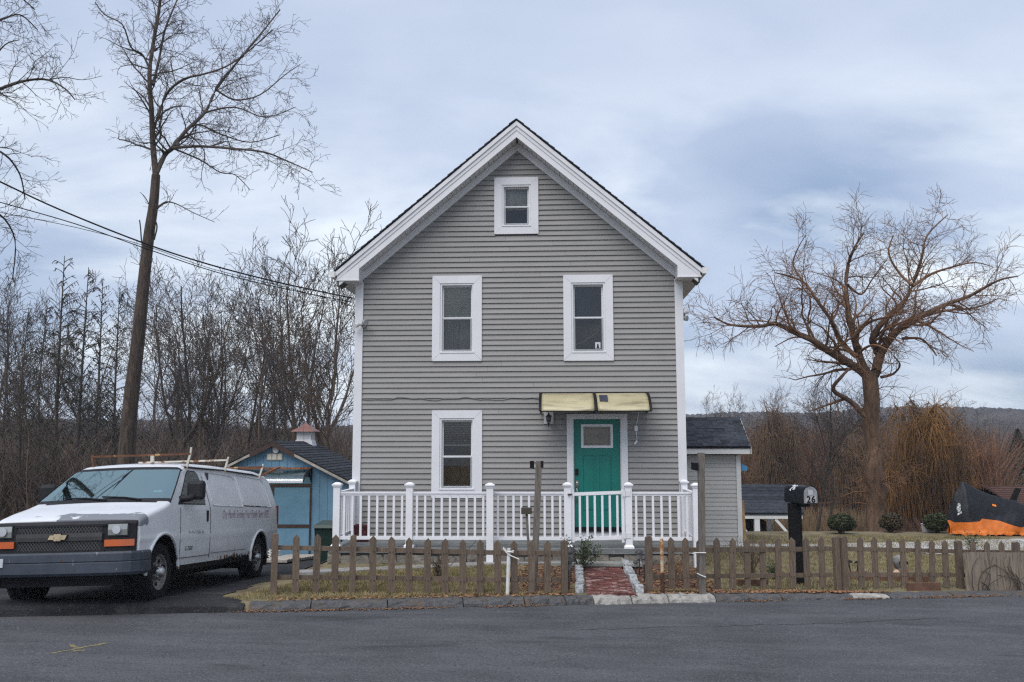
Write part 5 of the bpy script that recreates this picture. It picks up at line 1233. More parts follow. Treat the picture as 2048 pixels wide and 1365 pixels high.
M_BUMP = layer(layer(mat('bumper_blue_grey', (.030, .038, .054), .5, .15, 4, coords='obj'), (.22, .22, .23), 18, .66, .70, (1, 1, .35), 'obj'), (.05, .025, .015), 5, .63, .66, coords='obj')
Wp = [(.10, .93), (.24, .965), (.35, .98), (.6, .995), (1.2, 1.0), (5.3, 1.0), (5.8, .975), (6.05, .94), (6.18, .90)]
Hp = [(.10, 1.06), (.235, 1.085), (.27, 1.125), (.34, 1.15), (.6, 1.215), (.95, 1.29), (1.14, 1.345), (1.9, 1.865), (2.02, 1.905), (2.3, 1.935), (3.2, 1.95), (5.2, 1.94), (5.8, 1.90), (6.0, 1.84), (6.1, 1.74), (6.18, 1.60)]
us = sorted(set([.245, .27]+[round(.3+.045*i, 3) for i in range(19)]+[1.14]+[round(1.14+.76*i/12, 4) for i in range(13)]+[1.95, 2.02]+[round(2.1+.045*i, 3) for i in range(86)]+[6.0, 6.05, 6.1, 6.14, 6.18]))
us = [u for i, u in enumerate(us) if i == 0 or u-us[i-1] > .012]
NS, NC, NT = 26, 6, 8
def smooth_pw(x, P, r=.05): return (pw(x-r, P)+2*pw(x, P)+pw(x+r, P))/4
def section(u):
    W = smooth_pw(u, Wp); h = pw(u, Hp) if 1.1 < u < 1.95 else smooth_pw(u, Hp, .03); rc = .055 if 1.16 < u < 1.88 else (.07 if u < 1.2 else .11); pts = []
    def xs(z):
        x = W+.012*math.sin(max(0, min(1, (z-.45)/.8))*math.pi)-.012*max(0, .62-z)/.18
        if abs(z-.84) < .05: x += .010*(1-abs(z-.84)/.05)
        if z > 1.24: x -= .235*((z-1.24)/.66)**1.15*(1 if u > 1 else 1)
        return x
    zc = h-rc
    for i in range(NS): z = lerp(.44, zc, i/(NS-1)); pts.append((xs(z), z))
    x0 = xs(zc)
    for i in range(1, NC+1):
        a = i/NC*math.pi/2*.86; pts.append((x0-rc*1.15*(1-math.cos(a)), zc+rc*math.sin(a)*.95))
    xl_, zl_ = pts[-1]; crown = .035 if u > 1.9 else .02
    for i in range(1, NT+1):
        t = i/NT; pts.append((xl_*(1-t), zl_+(h+crown*.5-zl_)*(1-(1-t)**2)))
    return pts
secs = [section(u) for u in us]; NP = NS+NC+NT
AR = [(.92, .40, .50), (4.90, .37, .48)]
V = []; 
for u, s in zip(us, secs):
    for sgn in (1, -1):
        for (x, z) in s:
            uu, zz = u, z
            for (cu_, cz, r) in AR:
                d = math.hypot(uu-cu_, zz-cz)
                if abs(d-r) < .03 and zz < 1.0: uu, zz = cu_+(uu-cu_)*r/d, cz+(zz-cz)*r/d
            V.append((x*sgn, uu, zz))
def vid(i, side, j): return i*2*NP+side*NP+j
fbody, fws, fseal = [], [], []
for i in range(len(us)-1):
    for side in (0, 1):
        for j in range(NP-1):
            q_ = (vid(i, side, j), vid(i+1, side, j), vid(i+1, side, j+1), vid(i, side, j+1))
            c = [sum(V[k][a] for k in q_)/4 for a in range(3)]
            if any(math.hypot(c[1]-cu_, c[2]-cz) < r-.004 and abs(c[0]) > .7 for (cu_, cz, r) in AR): continue
            if 1.14 <= c[1] <= 1.9 and j >= NS+1:
                (fseal if (j < NS+3 or c[1] < 1.20 or c[1] > 1.86) else fws).append(q_)
            else: fbody.append(q_)
fbody.append(tuple(vid(0, 0, j) for j in range(NP))+tuple(vid(0, 1, j) for j in range(NP-2, -1, -1)))
n_ = len(us)-1; fbody.append(tuple(vid(n_, 0, j) for j in range(NP))+tuple(vid(n_, 1, j) for j in range(NP-2, -1, -1)))
vs = [Vector(v) for v in V]
body = submesh('body', fbody, M_VAN, van); wsc = submesh('windshield', fws, GL_CAR, van); submesh('windshield_seal', fseal, M_VBLK, van)
for o in (body,):
    o.data.polygons[len(o.data.polygons)-1].use_smooth = False; o.data.polygons[len(o.data.polygons)-2].use_smooth = False
# cab inside
M_CAB = mat('cab_grey', (.055, .058, .06), .8, .2, 4)
b = MB(); b.hexa([(-.84, 1.25, 1.0), (.84, 1.25, 1.0), (.84, 2.7, 1.0), (-.84, 2.7, 1.0), (-.80, 1.35, 1.28), (.80, 1.35, 1.28), (.74, 2.7, 1.28), (-.74, 2.7, 1.28)]); b.build('dashboard', M_CAB, van)
for s in (-1, 1):
    MB().hexa([(s*.45-.24, 2.3, 1.1), (s*.45+.24, 2.3, 1.1), (s*.45+.24, 2.42, 1.1), (s*.45-.24, 2.42, 1.1), (s*.45-.2, 2.45, 1.62), (s*.45+.2, 2.45, 1.62), (s*.45+.2, 2.52, 1.62), (s*.45-.2, 2.52, 1.62)]).build('seat_back', M_CAB, van)
MB().box(-.85, .85, 2.75, 2.8, .6, 1.80).build('bulkhead', M_CAB, van)
M_PAPER = mat('dash_paper', (.6, .66, .66), .8, .1)
for (x, w) in ((-.05, .2), (.42, .14), (.6, .12), (-.42, .16)): MB().box(x, x+w, 1.42, 1.54, 1.285, 1.292).build('paper', M_PAPER, van)
MB().add([(.62, 1.352, 1.482), (.75, 1.352, 1.482), (.75, 1.382, 1.502), (.62, 1.382, 1.502)], [(0, 1, 2, 3)]).build('sticker', M_PAPER, van)
# body side helper
def side_x(u, z):
    W = smooth_pw(u, Wp); x = W+.012*math.sin(max(0, min(1, (z-.45)/.8))*math.pi)
    if z > 1.24: x -= .235*((z-1.24)/.66)**1.15
    return x
GSIDE = glossy_dark('van_side_glass', (.02, .035, .035), .12)
for s in (1, -1):
    def sp(u, z, off): return (s*(side_x(u, z)+off), u, z)
    outline = [(1.40, 1.31), (2.37, 1.31), (2.43, 1.55), (2.41, 1.75), (2.33, 1.80), (2.08, 1.80), (1.96, 1.74)]
    def strip(pts, off, nm, m, n=1):
        cx_ = sum(p[0] for p in pts)/len(pts); cz_ = sum(p[1] for p in pts)/len(pts); b = MB()
        P = []
        for a, c in zip(pts, pts[1:]+pts[:1]):
            for k in range(5): P.append((lerp(a[0], c[0], k/5), lerp(a[1], c[1], k/5)))
        rings = [1, .66, .33]
        for r in rings: b.v += [sp(cx_+(u-cx_)*r, cz_+(z-cz_)*r, off) for u, z in P]
        b.v.append(sp(cx_, cz_, off)); k = len(P)
        for r in range(2):
            for i in range(k): b.f.append((r*k+i, r*k+(i+1) % k, (r+1)*k+(i+1) % k, (r+1)*k+i))
        for i in range(k): b.f.append((2*k+i, 2*k+(i+1) % k, 3*k))
        return b.build(nm, m, van)
    big = [(2.0+(u-2.0)*1.045, 1.555+(z-1.555)*1.06) for u, z in outline]
    strip(big, .004, 'window_seal', M_VBLK); strip(outline, .008, 'side_window', GSIDE)
    # panel grooves: door edges, load bay recess
    M_GROOVE = mat('panel_gap', (.08, .08, .085), .8, .1)
    b = MB()
    def groove(pts, r=.006):
        b.tube([sp(u, z, .001) for u, z in pts], r, 5, False)
    groove([(1.44, z/20) for z in range(10, 26)]); groove([(2.55, z/20) for z in range(10, 36)]); groove([(1.44, .54), (2.0, .54), (2.55, .54)])
    groove([(2.62, .56), (3.4, .56), (4.2, .56)], .004)
    b.build('door_gap', M_GROOVE, van)
    b = MB()
    for u0, u1 in ((2.66, 4.02), (4.06, 5.55)):
        pts = [(u0+.02, 1.29), (u1, 1.27), (u1-.06, 1.74), (u1-.14, 1.79), (u0+.06, 1.82), (u0, 1.76), (u0+.02, 1.29)]; P = []
        for a, c in zip(pts, pts[1:]):
            for k in range(8): P.append((lerp(a[0], c[0], k/8), lerp(a[1], c[1], k/8)))
        b.tube([sp(u, z, .002) for u, z in P], .010, 6, False)
    b.build('panel_bead', M_VAN, van, True)
    # arch lips
    for (cu_, cz, r) in AR:
        b = MB(); b.tube([(s*(side_x(cu_, max(.45, cz+r*math.sin(t)))+.004), cu_+r*math.cos(t), cz+r*math.sin(t)) for t in [math.pi*(k/24*1.04-.02) for k in range(25)]], .024, 7); b.build('arch_lip', M_VAN, van, True)
        b = MB(); N_ = 16
        b.grid(lambda p, q_: (s*lerp(.55, .99, q_), cu_+r*1.0*math.cos(math.pi*(p*1.2-.1)), cz+r*1.0*math.sin(math.pi*(p*1.2-.1))), N_, 1); b.build('wheel_well', M_BLACK, van)
    hd = MB(); p = side_x(2.44, 1.12); hd.box(s*p-.012, s*p+.012, 2.40, 2.47, 1.04, 1.21); hd.build('door_handle', M_VBLK, van, False, .008)
    # mirror
    mx = s*1.0
    b = MB(); b.tube([(s*.93, 1.50, 1.37), (s*1.06, 1.60, 1.38), (s*1.12, 1.66, 1.42)], [.05, .045, .05], 8); b.build('mirror_arm', M_VBLK, van, True)
    MB().box(s*1.12-.13, s*1.12+.13, 1.62, 1.76, 1.36, 1.64).build('mirror', M_VBLK, van, False, .05)
MB().box(-.95, .95, .3, 6.0, .36, .47).build('underbody', M_BLACK, van)
MB().box(-.6, .6, 1.2, 5.9, .24, .36).build('chassis', M_BLACK, van)
# ragged rust hanging below the sill
b = MB(); rr = random.Random(8)
for i in range(15):
    u = 2.9+i*.1; d = rr.uniform(.02, .11)*(1 if 3.2 < u < 4.2 else .5); b.prism([(u, .46), (u+.11, .46), (u+.08, .46-d), (u+.03, .46-d*.7)], 0, .962, .972)
b.build('rusted_sill_edge', mat('rust_black', (.03, .018, .012), .95, .4, 20), van)
# front: fascia, grilles, lamps, bumper
def plan(x): a = abs(x); return .075+.07*a**2+(.0 if a < .82 else (a-.82)*.45)
def sweep(nm, x0, x1, prof, m, n=28, off=0.0, smooth=False, cap=True):
    b = MB(); k = len(prof)
    for i in range(n+1):
        x = lerp(x0, x1, i/n)
        for (d, z) in prof: b.v.append((x, plan(x)+off+d, z))
    for i in range(n):
        for j in range(k): b.f.append((i*k+j, (i+1)*k+j, (i+1)*k+(j+1) % k, i*k+(j+1) % k))
    b.f += [tuple(range(k)), tuple(n*k+j for j in range(k-1, -1, -1))]
    return b.build(nm, m, van, smooth)
sweep('fascia', -.95, .95, [(0, .70), (0, 1.05), (.03, 1.085), (.17, 1.095), (.17, .70)], M_VBLK)
zt_, zm1, zm0, zb_ = 1.03, .94, .845, .725
M_GRIL = mat('grille_black', (.009, .009, .010), .6, .2, 8)
gr = sweep('grille', -.56, .56, [(-.006, zb_), (-.006, zt_), (-.0005, zt_), (-.0005, zb_)], M_GRIL)
sweep('grille_bar', -.57, .57, [(-.03, zm0), (-.034, (zm0+zm1)/2), (-.03, zm1), (-.007, zm1+.005), (-.007, zm0-.005)], mat('grille_bar_grey', (.035, .034, .034), .5, .15, 6))
for (za, zc_) in ((zm1+.006, zt_), (zb_, zm0-.006)):
    b = MB(); h = zc_-za; n = 26
    for i in range(n):
        x = lerp(-.55, .55, i/n); dx = h*.75
        if x+dx > .56: continue
        b.bar((x, plan(x)-.010, za), (x+dx, plan(x+dx)-.010, zc_), .006, .006); b.bar((x, plan(x)-.014, zc_), (x+dx, plan(x+dx)-.014, za), .006, .006)
    b.build('grille_mesh', mat('grille_wire', (.06, .06, .062), .5, .2, 6), van)
for za in (zt_+.006, zb_-.012): sweep('grille_frame', -.60, .60, [(-.018, za-.012), (-.018, za+.012), (-.0006, za+.012), (-.0006, za-.012)], M_VBLK)
# bow-tie shaped emblem
em = [(-.125, -.028), (-.045, -.028), (-.045, -.044), (.045, -.044), (.045, -.028), (.100, -.028), (.125, .028), (.045, .028), (.045, .044), (-.045, .044), (-.045, .028), (-.100, .028)]
b = MB(); b.prism([(x, z+.893) for x, z in em], 1, plan(0)-.05, plan(0)-.0345); b.build('emblem', layer(mat('emblem_gold', (.48, .40, .26), .4, .1, 10, metal=.4), (.30, .20, .14), 20, .55, .62), van)
b = MB(); b.prism([(x*1.12, z*1.2+.893) for x, z in em], 1, plan(0)-.043, plan(0)-.034); b.build('emblem_surround', M_VBLK, van)
M_LENS = glossy_dark('headlight_lens', (.20, .21, .20), .16, .15); M_AMB = glossy_dark('amber_lens', (.50, .085, .006), .06, .15)
for s in (-1, 1):
    x0, x1 = (.64, .87) if s > 0 else (-.87, -.64)
    sweep('headlight', x0, x1, [(-.022, .905), (-.03, .975), (-.022, 1.045), (-.0006, 1.045), (-.0006, .905)], M_LENS, 6)
    b = MB(); b.lathe([(.055, 0), (.03, .02), (.012, .022)], ((x0+x1)/2, plan(.75)-.052, .975), 14, 1); b.build('headlight_bulb', mat('lamp_chrome', (.6, .6, .6), .2, .1, metal=.9), van)
    sweep('headlight_bezel', x0-.015, x1+.015, [(-.014, .89), (-.014, .904), (-.0007, .904), (-.0007, .89)], M_GRIL, 6); sweep('headlight_bezel', x0-.015, x1+.015, [(-.014, 1.046), (-.014, 1.06), (-.0007, 1.06), (-.0007, 1.046)], M_GRIL, 6)
    y0, y1 = (.60, .945) if s > 0 else (-.945, -.60)
    sweep('turn_signal', y0, y1, [(-.022, .765), (-.026, .85), (-.0007, .852), (-.0007, .763)], M_AMB, 10)
bp_ = [(.06, .705), (-.035, .70), (-.06, .675), (-.064, .585), (-.052, .575), (-.064, .563), (-.068, .44), (-.04, .405), (.06, .405)]
b = MB(); k = len(bp_); xs_ = [(-1.0, .50), (-.995, .36), (-.97, .24), (-.92, .155)]+[(lerp(-.85, .85, i/20), None) for i in range(21)]+[(.92, .155), (.97, .24), (.995, .36), (1.0, .50)]
for i, (x, uu) in enumerate(xs_):
    y = plan(x) if uu is None else uu; a = abs(x)
    nx = 0 if uu is None else (1 if x > 0 else -1)*min(1, (a-.85)/.12)
    for (d, z) in bp_: b.v.append((x+nx*(-d)*.6, y+d*(1-abs(nx)*.85), z))
for i in range(len(xs_)-1):
    for j in range(k): b.f.append((i*k+j, (i+1)*k+j, (i+1)*k+(j+1) % k, i*k+(j+1) % k))
b.f += [tuple(range(k)), tuple((len(xs_)-1)*k+j for j in range(k-1, -1, -1))]
b.build('bumper', M_BUMP, van)
MB().box(-.86, -.70, plan(.78)-.085, plan(.78)-.068, .53, .64).build('license_plate', mat('plate_pale', (.45, .48, .52), .5, .1, 8), van)
sweep('air_dam', -.8, .8, [(.08, .42), (.10, .27), (.14, .27), (.14, .42)], M_BLACK)
# cowl and wipers
sweep_ = MB(); sweep_.grid(lambda u, v: (lerp(-.8, .8, u), 1.10+.05*v-.03*(2*u-1)**2, 1.352+.012*v-.02*(2*u-1)**2), 12, 1); sweep_.build('cowl_vent', M_VBLK, van)
for (a, c, e) in (((.05, 1.14, 1.375), (-.28, 1.20, 1.41), (-.62, 1.22, 1.42)), ((.55, 1.14, 1.37), (.28, 1.20, 1.41), (-.06, 1.23, 1.43))):
    MB().tube([a, c, e], [.016, .012, .008], 5).build('wiper', M_BLACK, van)
# wheels
M_TYRE = mat('tyre', (.011, .011, .012), .9, .2, 12, bump=.4, spec=.15); M_RIM = layer(mat('steel_rim', (.22, .21, .20), .6, .2, 8, metal=.3), (.20, .12, .07), 12, .55, .66); M_CHR = mat('hub_chrome', (.42, .42, .42), .42, .15, 8, metal=.9)
for (u, cz) in ((.92, .385), (4.90, .385)):
    for s in (-1, 1):
        w = bpy.data.objects.new('wheel', None); COL.objects.link(w); w.parent = van; WL[w] = Vector((s*.86, u, 0)); w.location = WL[w]
        c = (s*.85, u, cz); X = lambda l: [(r, s*h) for r, h in l]
        MB().lathe(X([(.25, -.12), (.36, -.12), (.38, -.095), (.388, -.05), (.388, .05), (.38, .095), (.355, .122), (.30, .128), (.235, .115)]), c, 36, 0, False).build('tyre', M_TYRE, w, True)
        b = MB()
        for k in range(48):
            t = k/48*6.2832; y, z = .388*math.cos(t), .388*math.sin(t)
            for q_ in (-.06, .06): b.box(c[0]+q_-.04, c[0]+q_+.04, u+y*.985-.012, u+y*.985+.012, cz+z*.985-.012, cz+z*.985+.012)
        b.build('tread', M_TYRE, w)
        MB().lathe(X([(.238, .02), (.238, .112), (.225, .108), (.215, .07), (.17, .055), (.12, .045), (.0, .045)]), c, 32, 0, False).build('rim', M_RIM, w)
        b = MB()
        for k in range(8):
            t = k/8*6.2832+.2; b.lathe(X([(.03, .058), (.03, .064)]), (c[0], u+.165*math.cos(t), cz+.165*math.sin(t)), 8, 0)
        b.build('rim_holes', M_BLACK, w)
        MB().lathe(X([(.105, .05), (.10, .09), (.07, .10), (.062, .16), (.05, .175), (.0, .175)]), c, 20, 0).build('hub', M_CHR, w, True)
        b = MB()
        for k in range(8):
            t = k/8*6.2832; b.lathe(X([(.015, .09), (.015, .125), (.008, .13)]), (c[0], u+.085*math.cos(t), cz+.085*math.sin(t)), 6, 0)
        b.build('wheel_nuts', M_CHR, w)
    MB().tube([(-.7, u, cz-.02), (.7, u, cz-.02)], .06, 8).build('axle', M_BLACK, van)
# lettering on the side
RT = Matrix(((0, 0, 1), (1, 0, 0), (0, 1, 0))).to_euler()
def side_text(txt, u, z, size, m, shear, length):
    me = text_mesh(txt, size, m, 'lettering', shear, .0008, 1.0); xs2 = [v.co.x for v in me.vertices]; L_ = max(xs2)-min(xs2)
    for v in me.vertices: v.co.x *= length/L_
    o = put('lettering', me, (side_x(u, z)+.003, u, z), van); o.rotation_euler = RT; return o
side_text('Our Family Serving Your Family Since 1973', 4.2, 1.14, .20, mat('letters_maroon', (.33, .26, .29), .7, .25, 12), .3, 2.3)
side_text('Roofing & Siding, Inc.', 2.03, .885, .085, mat('letters_grey', (.25, .25, .27), .7, .25, 12), 0, .58)
side_text('G 2500', 1.75, .665, .085, mat('badge_dark', (.05, .045, .045), .4, .1), .25, .26)
# rear lamp and roof rack
MB().box(.895, .955, 6.06, 6.12, .95, 1.3).build('tail_light', mat('tail_red', (.18, .008, .008), .3, .1), van)
M_RACKW = layer(mat('rack_white', (.5, .47, .40), .6, .1, 6, coords='obj'), (.16, .06, .02), 7, .50, .58, coords='obj')
M_RACKR = layer(mat('rack_rust', (.11, .045, .022), .85, .3, 9, coords='obj'), (.42, .26, .10), 6, .58, .64, coords='obj')
rk = bpy.data.objects.new('roof_rack', None); COL.objects.link(rk); rk.parent = van; WL[rk] = Vector((0, 3.6, 1.95)); rk.location = WL[rk]
for (u, z, m1) in ((2.05, 2.06, M_RACKR), (3.6, 2.05, M_RACKW), (5.4, 2.02, M_RACKR)):
    MB().bar((-.68, u, z), (.86, u, z), .038, .028).build('cross_bar', m1, rk)
    for x in (-.68, .86):
        MB().bar((x*.92, u, 1.80), (x, u, z+.01), .028, .032).build('foot', M_RACKR if x < 0 else M_RACKW, rk)
        if x > 0 or u < 3: MB().bar((x, u, z), (x+.01, u, z+(.10 if u < 3 else .055) if x > 0 else z+.02), .024, .032).build('upright', M_RACKW if x > 0 else M_RACKR, rk)
for x in (.27,): MB().bar((x, 2.05, 1.93), (x, 2.05, 2.05), .05, .04).build('foot', M_RACKW, rk)
MB().bar((.84, 5.4, 1.86), (1.0, 6.0, 2.04), .035, .03).build('ladder_arm', M_RUST, rk)
MB().tube([(.80, 2.0, 1.86), (.805, 3.5, 1.875), (.80, 5.0, 1.86), (.76, 5.8, 1.81)], .014, 6).build('drip_rail', M_VBLK, van)
MB().tube([(-.80, 2.0, 1.86), (-.805, 3.5, 1.875), (-.80, 5.0, 1.86), (-.76, 5.8, 1.81)], .014, 6).build('drip_rail', M_VBLK, van)
vh, vp, vr = .008, -.073, -.028
ud = Vector((math.sin(vh)*math.cos(vp), math.cos(vh)*math.cos(vp), math.sin(vp))); wd_ = Vector((math.cos(vh), -math.sin(vh), 0)); kk_ = wd_.cross(ud)
w2 = wd_*math.cos(vr)-kk_*math.sin(vr); k2 = kk_*math.cos(vr)+wd_*math.sin(vr)
mm = Matrix((w2, ud, k2)).transposed().to_4x4(); mm.translation = (-6.381, 11.375, .215); van.matrix_world = mm
# ------------------------------------------------------------------ trees
def norm(v):
    l = math.sqrt(v[0]*v[0]+v[1]*v[1]+v[2]*v[2]) or 1; return (v[0]/l, v[1]/l, v[2]/l)
def tubes_mesh(name, polys, m, rthick=.03):
    """polys: list of (points, radii); thick ones get 7 sides, thin ones 3"""
    Vs, Fs = [], []; base = 0
    for thick in (True, False):
        sel = [p for p in polys if (p[1][0] > rthick) == thick]
        if not sel: continue
        n = 7 if thick else 3
        cnt = np.array([len(p[0]) for p in sel]); P = np.array([q for p in sel for q in p[0]], float); Rr = np.array([r for p in sel for r in p[1]], float)
        st = np.concatenate([[0], np.cumsum(cnt)[:-1]]); first = np.zeros(len(P), bool); first[st] = True; last = np.zeros(len(P), bool); last[st+cnt-1] = True
        T = np.zeros_like(P); nx = np.roll(P, -1, 0); pv = np.roll(P, 1, 0); nx[last] = P[last]; pv[first] = P[first]; T = nx-pv; T /= np.linalg.norm(T, axis=1)[:, None]+1e-9
        U = np.where(np.abs(T[:, 2:3]) < .9, np.array([[0, 0, 1.]]), np.array([[1., 0, 0]])); X = np.cross(T, U); X /= np.linalg.norm(X, axis=1)[:, None]+1e-9; Y = np.cross(X, T)
        a = np.arange(n)*2*math.pi/n; ring = P[:, None]+Rr[:, None, None]*(X[:, None]*np.cos(a)[None, :, None]+Y[:, None]*np.sin(a)[None, :, None])
        i = np.nonzero(~last)[0]; k = np.arange(n); k2_ = (k+1) % n
        f = np.stack([i[:, None]*n+k, i[:, None]*n+k2_, (i[:, None]+1)*n+k2_, (i[:, None]+1)*n+k], -1).reshape(-1, 4)
        Vs.append(ring.reshape(-1, 3)); Fs.append(f+base); base += len(P)*n
    return flat_mesh(name, np.concatenate(Vs), np.concatenate(Fs), m, True)
def branch(out, rng, p, d, L, r, lvl, A):
    seg = A['seg'][lvl]; n = max(3, int(L/seg)); st = L/n; pts = [p]; rr = [r]; w = A['wob'][lvl]; tr = A['trop'][lvl]; r1 = r*A.get('tip', .25)
    ds = [d]
    for i in range(n):
        d = norm((d[0]+rng.gauss(0, w), d[1]+rng.gauss(0, w), d[2]+rng.gauss(0, w)+tr)); p = (p[0]+d[0]*st, p[1]+d[1]*st, p[2]+d[2]*st); pts.append(p); ds.append(d); rr.append(max(A['rmin'], r+(r1-r)*(i+1)/n))
    out.append((pts, rr, lvl))
    spawn(out, rng, pts, ds, rr, L, lvl, A)
def spawn(out, rng, pts, ds, rr, L, lvl, A):
    if lvl >= A['max']: return
    n = len(pts)-1; nc = A['n'][lvl]*L; nc = int(nc)+(rng.random() < nc-int(nc)); s0 = A['start'][lvl]
    for k in range(nc):
        t = s0+(1-s0)*(k+rng.random())/nc; x = t*n; i = min(n-1, int(x)); f = x-i; a, b = pts[i], pts[i+1]; q = (a[0]+(b[0]-a[0])*f, a[1]+(b[1]-a[1])*f, a[2]+(b[2]-a[2])*f); d = ds[min(i+1, n)]
        ang = A['ang'][lvl]*rng.uniform(.7, 1.3); v = norm((rng.gauss(0, 1), rng.gauss(0, 1), rng.gauss(0, 1)+A.get('lift', 0))); dt = v[0]*d[0]+v[1]*d[1]+v[2]*d[2]; v = norm((v[0]-d[0]*dt, v[1]-d[1]*dt, v[2]-d[2]*dt))
        c, s = math.cos(ang), math.sin(ang); nd_ = (d[0]*c+v[0]*s, d[1]*c+v[1]*s, d[2]*c+v[2]*s)
        CL = A['len'][lvl]*rng.uniform(.55, 1.25)*(1.15-.6*t)*(L*A['prop']+(1-A['prop'])*A['ref'][lvl])
        r = max(A['rmin'], rr[i]*A['rat'][lvl])
        branch(out, rng, q, norm(nd_), max(CL, .12), r, lvl+1, A)
def limb_px(pts, Y, r0, r1, rng, zig=.0, dy=0):
    P = []
    for i, (px, py) in enumerate(pts):
        v = F(px, py, Y+dy*i/(len(pts)-1)+zig*math.sin(i*1.7)); P.append(tuple(v))
    # resample with a Catmull-Rom curve
    out = []; Q = [P[0]]+P+[P[-1]]
    for i in range(1, len(Q)-2):
        for k in range(4):
            t = k/4; a, b, c, d = Q[i-1:i+3]; out.append(tuple(.5*((2*b[x])+(-a[x]+c[x])*t+(2*a[x]-5*b[x]+4*c[x]-d[x])*t*t+(-a[x]+3*b[x]-3*c[x]+d[x])*t*t*t) for x in range(3)))
    out.append(P[-1]); n = len(out); rr = [lerp(r0, r1, (i/(n-1))**.8) for i in range(n)]; ds = [norm(tuple(out[min(i+1, n-1)][x]-out[max(i-1, 0)][x] for x in range(3))) for i in range(n)]
    L = sum(math.dist(a, b) for a, b in zip(out, out[1:])); return out, ds, rr, L
M_BARK = layer(mat('bark', (.072, .052, .040), .95, .3, 4, bump=1, bscale=9, stretch=(3, 3, .6)), (.028, .021, .017), 6, .48, .60, (3, 3, .5), amount=.9)
M_BARKD = mat('bark_dark', (.052, .042, .036), .95, .3, 2, bump=.6, bscale=12)
M_BARKB = mat('bark_brown', (.095, .068, .050), .95, .3, 2)
M_TWIG = mat('twig_grey', (.070, .056, .048), .95, .25, 1)
M_WILLOW = layer(mat('willow_bark', (.115, .068, .042), .95, .3, 3, bump=1, bscale=10, stretch=(2, 2, .5)), (.05, .032, .022), 4, .5, .66, (3, 3, .5), amount=.8)
M_WTWIG = mat('willow_twig', (.15, .078, .040), .9, .25, .8)
M_ORANGE = mat('willow_orange', (.10, .058, .030), .85, .3, .55, col2=(.27, .135, .042), thr=(.36, .62)); M_TAN = mat('tree_tan', (.10, .066, .046), .9, .25, .5, col2=(.20, .125, .070), thr=(.36, .64))
def tree_obj(name, label, base, polys, mt, mc, group=None, cut=0):
    t = thing(name, label, 'tree', base, group)
    rel = [([(p[0]-base[0], p[1]-base[1], p[2]-base[2]) for p in q[0]], q[1], q[2]) for q in polys]
    tr = [q for q in rel if q[2] <= cut]; cr = [q for q in rel if q[2] > cut]
    put('trunk', tubes_mesh('trunk', tr, mt), base, t)
    if cr: put('crown', tubes_mesh('crown', cr, mc, .025), base, t)
    return t
# --- tall locust tree on the left
TY = 28.0; rng = random.Random(21); out = []
A1 = dict(seg=[.6, .35, .2, .13, .1], wob=[.1, .16, .2, .24, .26], trop=[.02, .0, .01, -.01, -.02], n=[1.8, 3.4, 4.4, 5.5], start=[.1, .10, .1, .05], ang=[.9, .9, .85, .8], len=[.42, .50, .50, .48], prop=.35, ref=[3.2, 2.2, 1.3, .7], rat=[.4, .42, .5, .6], rmin=.0055, slim=.72, max=4, tip=.2, lift=.2)
def limbs(spec, A, Y):
    for (pts, r0, r1, zig, dy, lv) in spec:
        r0, r1 = r0*A['slim'], r1*A['slim']; P, ds, rr, L = limb_px(pts, Y, r0, r1, rng, zig, dy); out.append((P, rr, 0 if lv == 0 else (0 if r0 > .10 else 1)))
        if lv is not None and lv > 0: spawn(out, rng, P, ds, rr, L, lv, A)
limbs([([(252, 920), (262, 800), (275, 690), (287, 570), (298, 470), (307, 410), (312, 350)], .37, .19, 0, 0, 0),
       ([(312, 352), (306, 290), (303, 220), (299, 150), (306, 90), (318, 20), (326, -60), (330, -130)], .15, .05, .3, .6, 1),
       ([(300, 140), (285, 110), (262, 95), (245, 50), (210, 30), (190, 5)], .055, .02, .2, -1.5, 1),
       ([(312, 348), (330, 310), (346, 296), (372, 262), (410, 225), (432, 180), (470, 130), (520, 70), (560, 20)], .13, .03, .4, 1.5, 1),
       ([(346, 296), (400, 293), (470, 298), (530, 305), (580, 325), (625, 345)], .08, .02, .3, -2, 1),
       ([(352, 292), (375, 260), (400, 250), (440, 268), (500, 285), (560, 270)], .06, .02, .3, 2, 1),
       ([(316, 235), (332, 190), (365, 160), (410, 148), (455, 132), (500, 100), (545, 60)], .075, .02, .4, -2.5, 1),
       ([(306, 170), (318, 120), (330, 60), (350, 10), (380, -60)], .07, .03, .4, 2, 1),
       ([(432, 180), (470, 200), (520, 190), (570, 150), (600, 130)], .05, .015, .2, 1, 1),
       ([(410, 225), (470, 215), (530, 235), (590, 215)], .05, .015, .2, -1, 1),
       ([(348, 298), (400, 320), (440, 345), (470, 350), (500, 380)], .045, .015, .2, 1, 2),
       ([(312, 420), (330, 405), (352, 408), (385, 425), (430, 445)], .05, .012, .2, -1, 2),
       ([(300, 500), (285, 490), (281, 455), (279, 440)], .04, .025, 0, -.2, None), ([(308, 480), (314, 455), (310, 440)], .04, .03, 0, -.3, None), ([(298, 410), (290, 395), (280, 385)], .03, .015, 0, -.3, None)], A1, TY)
bt = Vector(out[0][0][0]); zg = g(bt.x, TY); out[0] = ([(bt.x-.05, TY, zg-.3)]+out[0][0], [.33]+out[0][1], 0)
tree_obj('locust_tree', 'tall bare leaning tree with forked trunk rising behind the van', (bt.x, TY, zg), out, M_BARK, M_TWIG)
